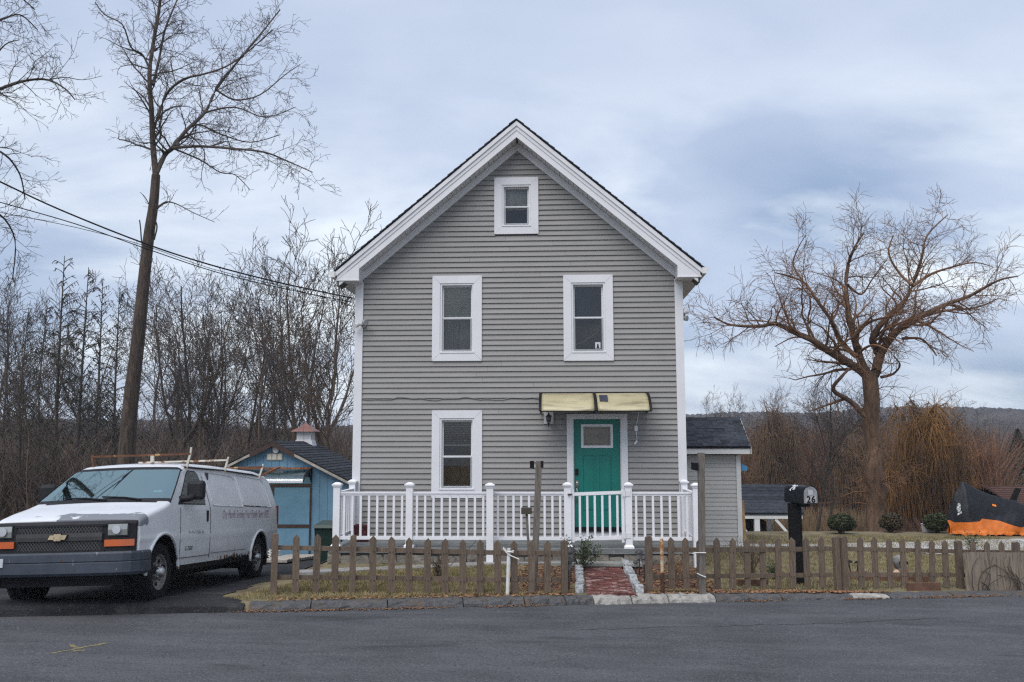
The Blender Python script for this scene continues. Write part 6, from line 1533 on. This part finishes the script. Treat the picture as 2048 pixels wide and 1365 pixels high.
# --- tree standing outside the left edge, its boughs reach into the picture
out = []; rng = random.Random(5); LY = 21.0
A2 = dict(A1); A2.update(n=[1.6, 3.6, 4.8, 5.5], ref=[2.4, 1.7, 1.0, .55], rmin=.0045, slim=.65)
limbs([([(-230, 1000), (-220, 700), (-200, 450), (-190, 200), (-200, -60), (-190, -300)], .30, .12, 0, .5, 0),
       ([(-195, 320), (-120, 230), (-40, 190), (0, 178), (50, 162), (95, 160), (130, 178), (150, 200)], .10, .02, .3, -.5, 1),
       ([(95, 160), (130, 155), (165, 160), (205, 152)], .03, .01, .1, .3, 2),
       ([(-195, 420), (-100, 330), (-30, 300), (10, 310), (40, 350), (50, 400)], .08, .02, .3, .5, 1),
       ([(-195, 520), (-110, 450), (-40, 430), (0, 430), (30, 480), (25, 560)], .07, .02, .3, 1.0, 1),
       ([(-198, 200), (-110, 90), (-50, 50), (0, 40), (40, 30), (75, 60)], .08, .02, .3, .5, 1),
       ([(-198, 60), (-110, -20), (-40, -40), (20, -20), (70, 20)], .08, .02, .3, 1.2, 1),
       ([(-60, 200), (-20, 130), (10, 90), (40, 80)], .05, .015, .2, .5, 1), ([(-195, 150), (-190, 20), (-200, -120), (-220, -260), (-240, -420)], .09, .03, .3, -6, 1), ([(-195, 0), (-210, -200), (-170, -400), (-150, -560)], .09, .03, .3, -7.5, 1)], A2, LY)
bt = Vector(out[0][0][0]); zg = g(bt.x, LY); out[0] = ([(bt.x, LY, zg-.3)]+out[0][0], [.24]+out[0][1], 0)
tree_obj('overhanging_tree', 'bare tree beyond the left edge with dark boughs reaching into the sky', (bt.x, LY, zg), out, M_BARKD, M_BARKD)
# --- the big willow on the right
out = []; rng = random.Random(11); WY = 33.0
AW = dict(seg=[.6, .35, .22, .16, .14], wob=[.1, .15, .18, .16, .12], trop=[.02, .04, .02, -.03, -.10], n=[1.5, 3.0, 4.2, 6.5], start=[.1, .10, .10, .1], ang=[.8, .8, .8, .75], len=[.45, .56, .56, .70], prop=.35, ref=[3.2, 2.3, 1.4, .9], rat=[.42, .42, .5, .6], rmin=.0058, slim=.66, max=4, tip=.22, lift=.4)
z2 = lambda L_: [(1350+x/2.2, 380+y/2.2) for x, y in L_]
limbs([([(1753, 1062), (1750, 1020), (1755, 985), (1747, 940), (1750, 900), (1741, 850), (1743, 800), (1738, 745)], .52, .42, .12, 0, 0),
       (z2([(860, 835), (800, 785), (700, 725), (600, 660), (520, 625), (440, 588), (380, 600), (300, 600), (230, 590), (170, 560)]), .26, .03, .5, -2.5, 1),
       (z2([(858, 830), (820, 760), (790, 660), (765, 560), (752, 430), (762, 330), (790, 255), (830, 190)]), .28, .04, .5, .5, 1),
       (z2([(800, 735), (725, 665), (690, 580), (620, 480), (570, 410), (500, 380), (440, 365)]), .15, .03, .5, -1.5, 1),
       (z2([(560, 400), (520, 330), (540, 260), (575, 200)]), .06, .02, .3, -.6, 1),
       (z2([(880, 815), (892, 720), (868, 655), (925, 570), (1000, 500), (1045, 420), (1085, 300), (1110, 200), (1200, 110)]), .26, .03, .5, 1.5, 1),
       (z2([(885, 800), (915, 705), (990, 610), (1070, 565), (1180, 510), (1300, 465), (1420, 400), (1510, 380)]), .28, .03, .5, -1.5, 1),
       (z2([(1045, 420), (990, 370), (940, 280), (960, 200)]), .10, .03, .4, 1.0, 1), (z2([(1100, 555), (1200, 530), (1320, 520), (1420, 480)]), .09, .02, .4, .6, 1),
       (z2([(1045, 425), (1130, 370), (1220, 340), (1320, 320), (1400, 340)]), .10, .02, .4, 1.2, 1),
       (z2([(795, 640), (850, 585), (930, 560), (1000, 545)]), .12, .03, .4, -1, 1), (z2([(760, 420), (820, 460), (870, 390), (930, 310)]), .08, .02, .4, 1, 1),
       (z2([(1000, 655), (1080, 655), (1130, 700), (1150, 730)]), .09, .03, .3, -1, 1), (z2([(600, 655), (520, 650), (440, 690)]), .07, .02, .3, -1, 1),
       (z2([(905, 825), (960, 810), (990, 770), (960, 730)]), .09, .03, .2, -.8, 1), (z2([(690, 580), (720, 500), (660, 430)]), .07, .02, .3, 1, 1),
       (z2([(840, 1000), (770, 930), (695, 880), (735, 820), (770, 785)]), .18, .06, .2, -.8, None), (z2([(745, 920), (660, 950), (590, 975)]), .09, .03, .2, -.8, 2), (z2([(870, 860), (890, 800), (850, 750)]), .08, .03, .2, -.8, 1)], AW, WY)
bt = Vector(out[0][0][0]); zg = g(bt.x, WY); out[0] = ([(bt.x+.05, WY, zg-.3)]+out[0][0], [.42]+out[0][1], 0)
P_ = out[0][0]; spawn(out, rng, P_, [(.3*math.cos(i), .3*math.sin(i), .8) for i in range(len(P_))], [.05]*len(P_), 7.0, 2, AW)
tree_obj('willow_tree', 'large bare willow with spreading limbs right of the house', (bt.x, WY, zg), out, M_WILLOW, M_WTWIG)
# --- weeping willows, orange, behind it: curtains of hanging withes
def weeping(label, px, Y, top, halfw_px, seed, m, n=2400, base_px=1070, withe=1.0):
    rng = random.Random(seed); c = F(px, top, Y); zg = g(c.x, Y); H = c.z-zg; k = Y/FPX; rx = halfw_px*k; out = []
    tr = []; out.append(([(c.x, Y, zg-.3), (c.x+.1, Y, zg+H*.3), (c.x-.05, Y, zg+H*.55)], [.35, .28, .2], 0))
    limb = []
    for i in range(44):
        a = rng.uniform(0, 6.283); rr_ = rng.random()**.6; r = rx*rr_; e = (c.x+r*math.cos(a)+rng.gauss(0, .25), Y+r*math.sin(a)*.8, zg+H*(rng.uniform(.42, 1.0)*(1-.28*rr_**2)))
        b0 = (c.x+rng.gauss(0, .3), Y+rng.gauss(0, .3), zg+H*rng.uniform(.2, .5)); mid = (lerp(b0[0], e[0], .45)+rng.gauss(0, .3), lerp(b0[1], e[1], .45), lerp(b0[2], e[2], .8)+rng.uniform(-.2, .4)); P = [tuple((1-t)**2*b0[q]+2*t*(1-t)*mid[q]+t*t*e[q] for q in range(3)) for t in [j/8 for j in range(9)]]
        out.append((P, [lerp(.07, .014, j/8) for j in range(9)], 0)); limb.append((P, rng.uniform(.25, 1.0), rng.uniform(.2, 1.5)))
        # fine upright spray at the limb's end
        for k_ in range(9):
            p = P[rng.randrange(5, 9)]; d = norm((rng.gauss(0, .6), rng.gauss(0, .6), rng.uniform(.3, 1.2))); pts = [p]; L = rng.uniform(.4, 1.3)*H/8
            for q in range(5): d = norm((d[0]+rng.gauss(0, .15), d[1]+rng.gauss(0, .15), d[2]-.12)); p = tuple(p[x]+d[x]*L/5 for x in range(3)); pts.append(p)
            out.append((pts, [.011, .010, .009, .008, .007, .006], 1))
    ws = [l[2] for l in limb]
    for i in range(n):
        P, ln_, _ = rng.choices(limb, ws)[0]; j = 2+rng.random()*5.99; a, b = P[int(j)], P[int(j)+1]; f = j-int(j); p = tuple(lerp(a[q], b[q], f) for q in range(3))
        d = (rng.gauss(0, .8), rng.gauss(0, .8), rng.uniform(-.3, .7)); pts = [p]; L = ln_*rng.uniform(.4, 1.1)*(p[2]-zg)*.9*withe; ns = 7
        for q in range(ns):
            d = norm((d[0]*.55+rng.gauss(0, .13), d[1]*.55+rng.gauss(0, .13), d[2]*.5-.5)); p = tuple(p[x]+d[x]*L/ns for x in range(3)); pts.append(p)
        out.append((pts, [.010]*4+[.007]*4, 1))
    tree_obj('weeping_willow', label, (c.x, Y, zg), out, M_WILLOW, m)
weeping('wide orange weeping willow right behind the big bare willow', 1835, 40, 765, 112, 31, M_ORANGE, 5200)
weeping('reddish orange low willow at the right end of the row', 1930, 47, 850, 52, 32, mat('willow_red', (.20, .085, .040), .85, .3, .5), 1800)
weeping('tan brown drooping willow directly behind the big willow trunk', 1720, 44, 840, 80, 33, M_TAN, 3200)
weeping('pale tan willow left of the big willow, over the pavilion roof', 1545, 45, 788, 66, 34, M_TAN, 3000, withe=.6)
# --- the wood: bare trees, a few shapes, each stem its own tree
def wood_tree(seed, H, spread, mtr, mcr, n1=15):
    rng = random.Random(seed); out = []; A = dict(seg=[.9, .5, .3, .22], wob=[.09, .13, .17, .2], trop=[.06, .07, .03, .0], n=[n1*1.15/H, 2.9, 4.0], start=[.3, .12, .1], ang=[.62, .7, .7], len=[spread, .5, .5], prop=.35, ref=[H, 2.4, 1.3], rat=[.42, .5, .6], rmin=.009, max=3, tip=.2, lift=.5)
    branch(out, rng, (0, 0, -.3), norm((rng.gauss(0, .05), rng.gauss(0, .05), 1)), H, H*.0088+.02, 0, A)
    tr = [q for q in out if q[2] == 0]; cr = [q for q in out if q[2] > 0]
    return tubes_mesh('trunk', tr, mtr), tubes_mesh('crown', cr, mcr, .04)
def spruce(seed, H):
    """thin half-dead spruce: straight stem, drooping sparse branches with hanging twigs"""
    rng = random.Random(seed); b1, b2 = rng.gauss(0, .12), rng.gauss(0, .12); tr = [([(0, 0, -.3), (b1, 0, H*.3), (b2, .05, H*.6), (0, .02, H)], [.095, .075, .05, .012], 0)]; cr = []; z = H*.12
    while z < H*.98:
        L = (H-z)*.20*rng.uniform(.5, 1.15)+.30; a = rng.uniform(0, 6.283); pit = rng.uniform(.35, 1.25)
        if rng.random() < .85:
            pts = []; 
            for j in range(6): t = j/5; pts.append((L*t*math.cos(a), L*t*math.sin(a), z+L*(pit*t-.25*t*t)))
            cr.append((pts, [.022, .019, .016, .013, .011, .009], 1)); dens = rng.uniform(.3, 1)
            for j in range(int(L*13*dens)):
                t = rng.uniform(.2, 1); p = (L*t*math.cos(a), L*t*math.sin(a), z+L*(pit*t-.25*t*t)); l = rng.uniform(.10, .32); sgn = rng.choice((-1, 1)); e = (p[0]+l*.6*math.cos(a+sgn*.9), p[1]+l*.6*math.sin(a+sgn*.9), p[2]-l*rng.uniform(.3, .8)); cr.append(([p, tuple((p[x]+e[x])/2+rng.gauss(0, .02) for x in range(3)), e], [.018, .016, .011], 2))
        z += rng.uniform(.06, .16)
    return tubes_mesh('trunk', tr, M_BARKD), tubes_mesh('crown', cr, mat('spruce_twig', (.045, .042, .034), .95, .3, 1), .03)
kinds = [wood_tree(100+i, H, sp, mt_, mc_, n1) for i, (H, sp, mt_, mc_, n1) in enumerate([(12, .42, M_BARKD, M_TWIG, 13), (10, .46, M_BARKB, M_TWIG, 12), (13, .36, M_BARKD, M_BARKD, 14), (9, .50, M_BARKB, M_TWIG, 12), (11, .44, M_BARKB, M_BARKB, 13)])]
KH = [12, 10, 13, 9, 11]
spr = [spruce(200+i, 11) for i in range(3)]
def plant(px, top, Y, kind, label, group, pool=kinds, hs=KH, name='bare_tree', rng=random.Random(77)):
    c = F(px, top, Y); zg = g(c.x, Y); s = (c.z-zg)/hs[kind]
    t = thing(name, label, 'tree', (c.x, Y, zg), group); t.scale = (s*rng.uniform(.85, 1.1), s*rng.uniform(.85, 1.1), s); t.rotation_euler.z = rng.uniform(0, 6.28)
    for nm, me in zip(('trunk', 'crown'), pool[kind]):
        o = bpy.data.objects.new(nm, me); COL.objects.link(o); o.parent = t; WL[o] = Vector((c.x, Y, zg))
rng = random.Random(50)
for (px, top, Y, k, lab) in ((130, 512, 34, 0, 'tallest thin dark spruce left of the locust trunk'), (178, 535, 36, 1, 'second tall spruce close to the left of the locust trunk'), (58, 615, 33, 2, 'spruce with broad drooping boughs near the left edge'), (205, 560, 40, 0, 'narrow spruce just behind the locust trunk'), (240, 575, 41, 1, 'spruce half hidden by the locust trunk'), (18, 640, 36, 1, 'lower spruce at the left edge behind the van'), (95, 600, 42, 2, 'further spruce between the two left ones')):
    plant(px, top, Y, k, lab, 'half dead spruces at the left', spr, [11, 11, 11], 'spruce_tree')
# the trees one can tell apart beside the house
for (px, top, Y, k, lab) in ((640, 470, 36, 1, 'tall bare tree against the sky just left of the house'), (585, 520, 38, 3, 'bare tree with curving stem left of the tallest one beside the house'), (690, 600, 34, 4, 'bare tree partly hidden by the left house corner'), (540, 610, 37, 3, 'leaning bare tree over the blue shed roof'), (375, 560, 44, 0, 'bare tree with rounded crown right of the locust trunk'), (430, 590, 46, 2, 'bare tree standing over the van roof'), (330, 590, 45, 4, 'bare tree close to the right of the locust trunk')):
    plant(px, top, Y, k, lab, None)
WOODL = 'bare tree in the dense wood behind the shed and van'
for i in range(40):
    px = rng.uniform(-260, 720); Y = rng.uniform(44, 85); top = rng.uniform(575, 700)-(20 if Y < 55 else 0); plant(px, top, Y, rng.randrange(5), WOODL, 'bare trees of the wood behind the shed')
# saplings close behind the van
for (px, base, top, Y, lab) in ((75, 1000, 760, 22, 'pale slender sapling just behind the van windscreen'), (20, 1000, 800, 24, 'thin bare sapling at the left edge behind the van')):
    plant(px, top, Y, 3 if px > 50 else 1, lab, None, name='sapling')
WOODR = 'bare brown tree in the wood behind the willows'
for i in range(46):
    px = rng.uniform(1385, 1960); Y = rng.uniform(48, 100); top = rng.uniform(800, 890) if px > 1500 else rng.uniform(800, 840); plant(px, top, Y, rng.choice((1, 3, 4)), WOODR, 'bare trees of the wood behind the willows')
for (px, top, Y, k, lab) in ((1610, 735, 36, 2, 'slim dark bare tree left of the big willow'), (1655, 790, 35, 0, 'small dark bare tree leaning under the big willow'),):
    plant(px, top, Y, k, lab, None)
# conifer at the far right
def conifer_cloud():
    def f_(r_):
        z = r_.uniform(.05, 1)**.8; r = (1-z)*.30*r_.uniform(.3, 1.1); a = r_.uniform(0, 6.283); return np.array([r*math.cos(a), r*math.sin(a), z])*9
    return leaf_cloud(6000, f_, .35, mat('pine_green', (.018, .028, .016), .8, .4, 1), 'crown', 8)
c = F(2035, 860, 70); zg = g(c.x, 70); t = thing('pine_tree', 'dark green pine at the right edge below the hill', 'tree', (c.x, 70, zg)); s = (c.z-zg)/9; t.scale = (s*1.5, s*1.5, s)
o = bpy.data.objects.new('crown', conifer_cloud()); COL.objects.link(o); o.parent = t
o = bpy.data.objects.new('trunk', tubes_mesh('trunk', [([(0, 0, -.2), (0, 0, 4), (0, 0, 8.8)], [.15, .1, .02], 0)], M_BARKD)); COL.objects.link(o); o.parent = t

# ------------------------------------------------------------------ undergrowth, reeds, grass, leaves (nobody could count these)
def stalks(name, label, cat, m, n, region, h, r, seed, lean=.3, segs=3, tri=True):
    rg_ = np.random.default_rng(seed); V, Fc = [], []
    for i in range(n):
        x, y = region(rg_); z = g(x, y); hh = h*rg_.uniform(.5, 1.2); a = rg_.uniform(0, 6.283); l = lean*hh*rg_.normal(); l2 = lean*hh*rg_.normal(); rr_ = r*rg_.uniform(.7, 1.3); dx, dy = math.cos(a)*rr_, math.sin(a)*rr_
        k = len(V); V += [(x-dx, y-dy, z-.03), (x+dx, y+dy, z-.03), (x+l*.45+dx*.8, y+l2*.45+dy*.8, z+hh*.55), (x+l*.45-dx*.8, y+l2*.45-dy*.8, z+hh*.55), (x+l+dx*.2, y+l2+dy*.2, z+hh), (x+l-dx*.2, y+l2-dy*.2, z+hh)]
        Fc += [(k, k+1, k+2, k+3), (k+3, k+2, k+4, k+5)]
    o = put(name, flat_mesh(name, V, Fc, m), (0, 0, 0)); return tag(o, label, cat, None, 'stuff')
def px_region(x0, x1, Y0, Y1):
    def f_(r_):
        Y = Y0+(Y1-Y0)*r_.random(); px = r_.uniform(x0, x1); return F(px, 950, Y).x, Y
    return f_
M_REED = mat('reed', (.23, .155, .085), .9, .3, 1); M_BRUSH = mat('brush', (.085, .062, .048), .95, .35, .6); M_BRUSHR = mat('brush_red', (.13, .068, .040), .95, .35, .6)
stalks('reeds', 'tall tan dry reeds behind the lawn on the right', 'reeds', M_REED, 5000, px_region(1470, 1745, 36, 43), 1.75, .016, 1, .12)
stalks('undergrowth', 'dense brown brush under the wood on the left', 'undergrowth', M_BRUSH, 22000, px_region(-150, 715, 31, 62), 3.6, .018, 2, .45)
stalks('undergrowth', 'russet brush on the ground left of the van', 'undergrowth', M_BRUSHR, 3000, px_region(-120, 120, 17, 26), .9, .010, 3, .6)
stalks('undergrowth', 'dark russet brush below the orange willows', 'undergrowth', M_BRUSHR, 7000, px_region(1690, 2120, 35, 42), 1.5, .014, 14, .5)
stalks('undergrowth', 'brown brush filling the wood behind the willows', 'undergrowth', M_BRUSHR, 15000, px_region(1380, 2000, 50, 80), 5.2, .026, 4, .3)
stalks('undergrowth', 'tall grey brown thicket deep in the wood behind the shed', 'undergrowth', M_BRUSH, 15000, px_region(-150, 715, 62, 95), 6.0, .028, 15, .35)
def lawn(x0, x1, ylo, yhi, dens=None):
    def f_(r_):
        while True:
            x = r_.uniform(x0, x1)
            if yk(x)+ylo > yhi: continue
            y = r_.uniform(yk(x)+ylo, yhi)
            if PRX0 < x < PRX1 and y > 15.5: continue
            if dens is None or r_.random() < dens(x, y): return x, y
    return f_
nz = lambda x, y: .5+.5*math.sin(x*2.1+1.3*math.sin(y*1.7))*math.sin(y*2.3+x*.7)
stalks('lawn_grass', 'patchy straw and green lawn grass left of the brick walk', 'grass', M_GRASS, 26000, lawn(dq[0].x+.1, .3, .40, 15.6, lambda x, y: (.35+.65*nz(x, y))*(1 if x < -.7 else .12)*(1 if y < 17 else 0)*(1 if x > dq[0].x+(y-dq[0].y)*.55 else 0)), .045, .0035, 5, .6)
stalks('lawn_grass', 'patchy straw and green lawn grass on the right yard', 'grass', M_GRASS, 42000, lawn(2.2, 11.5, .42, 25, lambda x, y: .3+.7*nz(x*.6, y*.6)), .05, .005, 6, .6)
stalks('verge_grass', 'dry grass tufts along the back of the kerb', 'grass', mat('dry_tuft', (.25, .19, .10), .9, .3, 6), 5000, lawn(-4, 8, .34, 14.0, lambda x, y: max(0, 1-(y-yk(x)-.34)/.25)*(0 if .25 < x < 1.35 else 1)), .05, .0035, 7, .9)
# fallen leaves
def leaves(name, label, n, region, size, seed, m=M_LEAF, lift=.02):
    rg_ = np.random.default_rng(seed); V, Fc = [], []
    for i in range(n):
        x, y = region(rg_); z = g(x, y)+lift; s = size*rg_.uniform(.6, 1.3); a = rg_.uniform(0, 6.283); t = rg_.uniform(-.6, .6); c, s_ = math.cos(a)*s, math.sin(a)*s; k = len(V)
        V += [(x-c, y-s_, z+abs(t)*s*.2), (x-s_*.5, y+c*.5, z+.6*s*t+.006), (x+c, y+s_, z+.4*s*abs(t)), (x+s_*.5, y-c*.5, z-.3*s*t)]; Fc.append((k, k+1, k+2, k+3))
    return tag(put(name, flat_mesh(name, V, Fc, m), (0, 0, 0)), label, 'leaves', None, 'stuff')
leaves('leaf_litter', 'red brown leaf litter in the beds beside the brick walk', 2200, lawn(-.75, 2.5, .42, 15.4, lambda x, y: 0 if .25 < x < 1.35 else 1), .028, 1)
leaves('leaf_litter', 'fallen leaves along the kerb and fence foot', 3600, lawn(-4, 8, .20, 14.6, lambda x, y: max(0, 1-(y-yk(x)-.20)/.42)*(0 if .25 < x < 1.35 else 1)), .026, 2)
leaves('leaf_litter', 'brown leaves scattered under the trees left of the driveway', 5000, px_region(-150, 420, 15, 30), .045, 3, mat('oak_leaf', (.12, .065, .036), .85, .35, 12))
def gutter_reg(r_):
    x = r_.choice([-3.9, -3.6, -3.3, -3.0, -2.3, -1.9, -.6, 2.9, 4.6, 5.6, 6.2, 6.6])+r_.normal()*.25; return x, yk(x)-abs(r_.normal())*.06+.01
rgl = np.random.default_rng(4); V, Fc = [], []
for i in range(1300):
    x, y = gutter_reg(rgl); z = zr2(x, y)+.008; s = .022*rgl.uniform(.5, 1.3); a = rgl.uniform(0, 6.28); c, s_ = math.cos(a)*s, math.sin(a)*s; k = len(V); V += [(x-c, y-s_, z), (x-s_*.5, y+c*.5, z+.012), (x+c, y+s_, z+.004), (x+s_*.5, y-c*.5, z+.01)]; Fc.append((k, k+1, k+2, k+3))
tag(put('leaf_litter', flat_mesh('leaf_litter', V, Fc, M_LEAF), (0, 0, 0)), 'small heaps of red leaves in the gutter below the kerb', 'leaves', None, 'stuff')
# small weeds by the fence and in the yard
for (px, base, h, n, lab, m) in ((878, 1160, .42, 26, 'dry dark weed stalks behind the left fence', 'twig_brown'), (1502, 1150, .75, 34, 'leafless brown shrub behind the right fence near the extension', 'twig_brown'), (1545, 1160, .35, 20, 'small green weed behind the right fence', 'dark_leaf'), (1350, 1165, .45, 30, 'dry ornamental grass clump behind the rusty pipe', 'reed'), (1945, 1100, .35, 18, 'small green plant behind the plywood sheet', 'dark_leaf')):
    a = G(px, base); rr = random.Random(px); t = thing('weed', lab, 'plant', a); b = MB()
    for i in range(n):
        d = Vector((rr.gauss(0, .3), rr.gauss(0, .2), 1)).normalized(); L = h*rr.uniform(.5, 1.1); mid = a+d*L*.5+Vector((rr.gauss(0, .02), 0, 0)); b.tube([a+Vector((rr.gauss(0, .05), 0, -.03)), mid, a+d*L+Vector((rr.gauss(0, .05), 0, 0))], [.006, .005, .003], 3)
        for k in range(3): q_ = a+d*L*rr.uniform(.4, .95); b.tube([q_, q_+Vector((rr.gauss(0, .06), rr.gauss(0, .04), rr.uniform(0, .08)))], [.004, .002], 3)
    b.build('stems', MATS[m], t)
    if m == 'dark_leaf':
        put('foliage', leaf_cloud(160, lambda r_: np.array([r_.normal()*h*.3, r_.normal()*h*.2, abs(r_.normal())*h*.45]), .05, M_HOLLY, 'foliage', px), a, t)
# ------------------------------------------------------------------ far wooded hill
def hillz(x, y): return g(x, y)
rg_ = np.random.default_rng(12); V, Fc = [], []
for i in range(26000):
    Y = 165+460*rg_.random()**1.2; px = rg_.uniform(-300, 2350); x = F(px, 900, Y).x; z = g(x, Y); h = rg_.uniform(3.5, 7)*(.75 if Y < 200 else 1); w = h*.42
    for q_ in range(2):
        a = rg_.uniform(0, 3.14); dx, dy = math.cos(a)*w, math.sin(a)*w; k = len(V)
        V += [(x-dx*.25, y_ if False else Y-dy*.25, z), (x+dx*.25, Y+dy*.25, z), (x+dx, Y+dy, z+h*.55), (x+dx*.7, Y+dy*.7, z+h*rg_.uniform(.82, .95)), (x+dx*rg_.uniform(-.3, .3), Y, z+h), (x-dx*.7, Y-dy*.7, z+h*rg_.uniform(.82, .95)), (x-dx, Y-dy, z+h*.55)]; Fc.append((k, k+1, k+2, k+3, k+4, k+5, k+6))
tag(put('far_wood', flat_mesh('far_wood', V, Fc, mat('far_wood', (.085, .068, .062), .95, .3, .03)), (0, 0, 0)), 'distant bare woodland covering the low hills on the horizon', 'wood', None, 'stuff')
# ------------------------------------------------------------------ overhead service wires
wires = [([(-40, 345), (0, 364), (120, 420), (288, 487), (420, 530), (560, 566), (705, 597)], 'upper twisted service cable from the left edge to the house', .016), ([(-40, 392), (0, 405), (150, 448), (290, 497), (430, 544), (560, 576), (705, 605)], 'middle service cable from the left edge to the house', .010), ([(-40, 413), (0, 425), (150, 455), (290, 492), (420, 537), (560, 572), (700, 610)], 'thin lowest wire from the left edge to the house', .006)]
for pts, lab, r in wires:
    n = len(pts); P = [F(px, py, lerp(14.5, 18.6, i/(n-1))) for i, (px, py) in enumerate(pts)]
    Q = [P[0]]+P+[P[-1]]; S_ = []
    for i in range(1, len(Q)-2):
        for k in range(5):
            t = k/5; a, b_, c, d = Q[i-1:i+3]; S_.append(.5*((2*b_)+(c-a)*t+(2*a-5*b_+4*c-d)*t*t+(3*b_-a-3*c+d)*t*t*t))
    S_.append(P[-1]); tag(MB().tube(S_, r, 5).build('service_wire', M_BLACK), lab, 'wire')

# ------------------------------------------------------------------ damp winter air
hm = bpy.data.materials.new('haze'); hm.use_nodes = True; N = hm.node_tree.nodes; N.clear(); o_ = N.new('ShaderNodeOutputMaterial'); pv_ = N.new('ShaderNodeVolumePrincipled')
pv_.inputs['Color'].default_value = (.80, .88, 1, 1); pv_.inputs['Density'].default_value = .0005; hm.node_tree.links.new(pv_.outputs[0], o_.inputs['Volume'])
hz = MB().box(-1150, 1150, -130, 1150, -8, 36).build('haze', hm); tag(hz, 'thin pale haze over the far hills', 'haze', None, 'stuff')
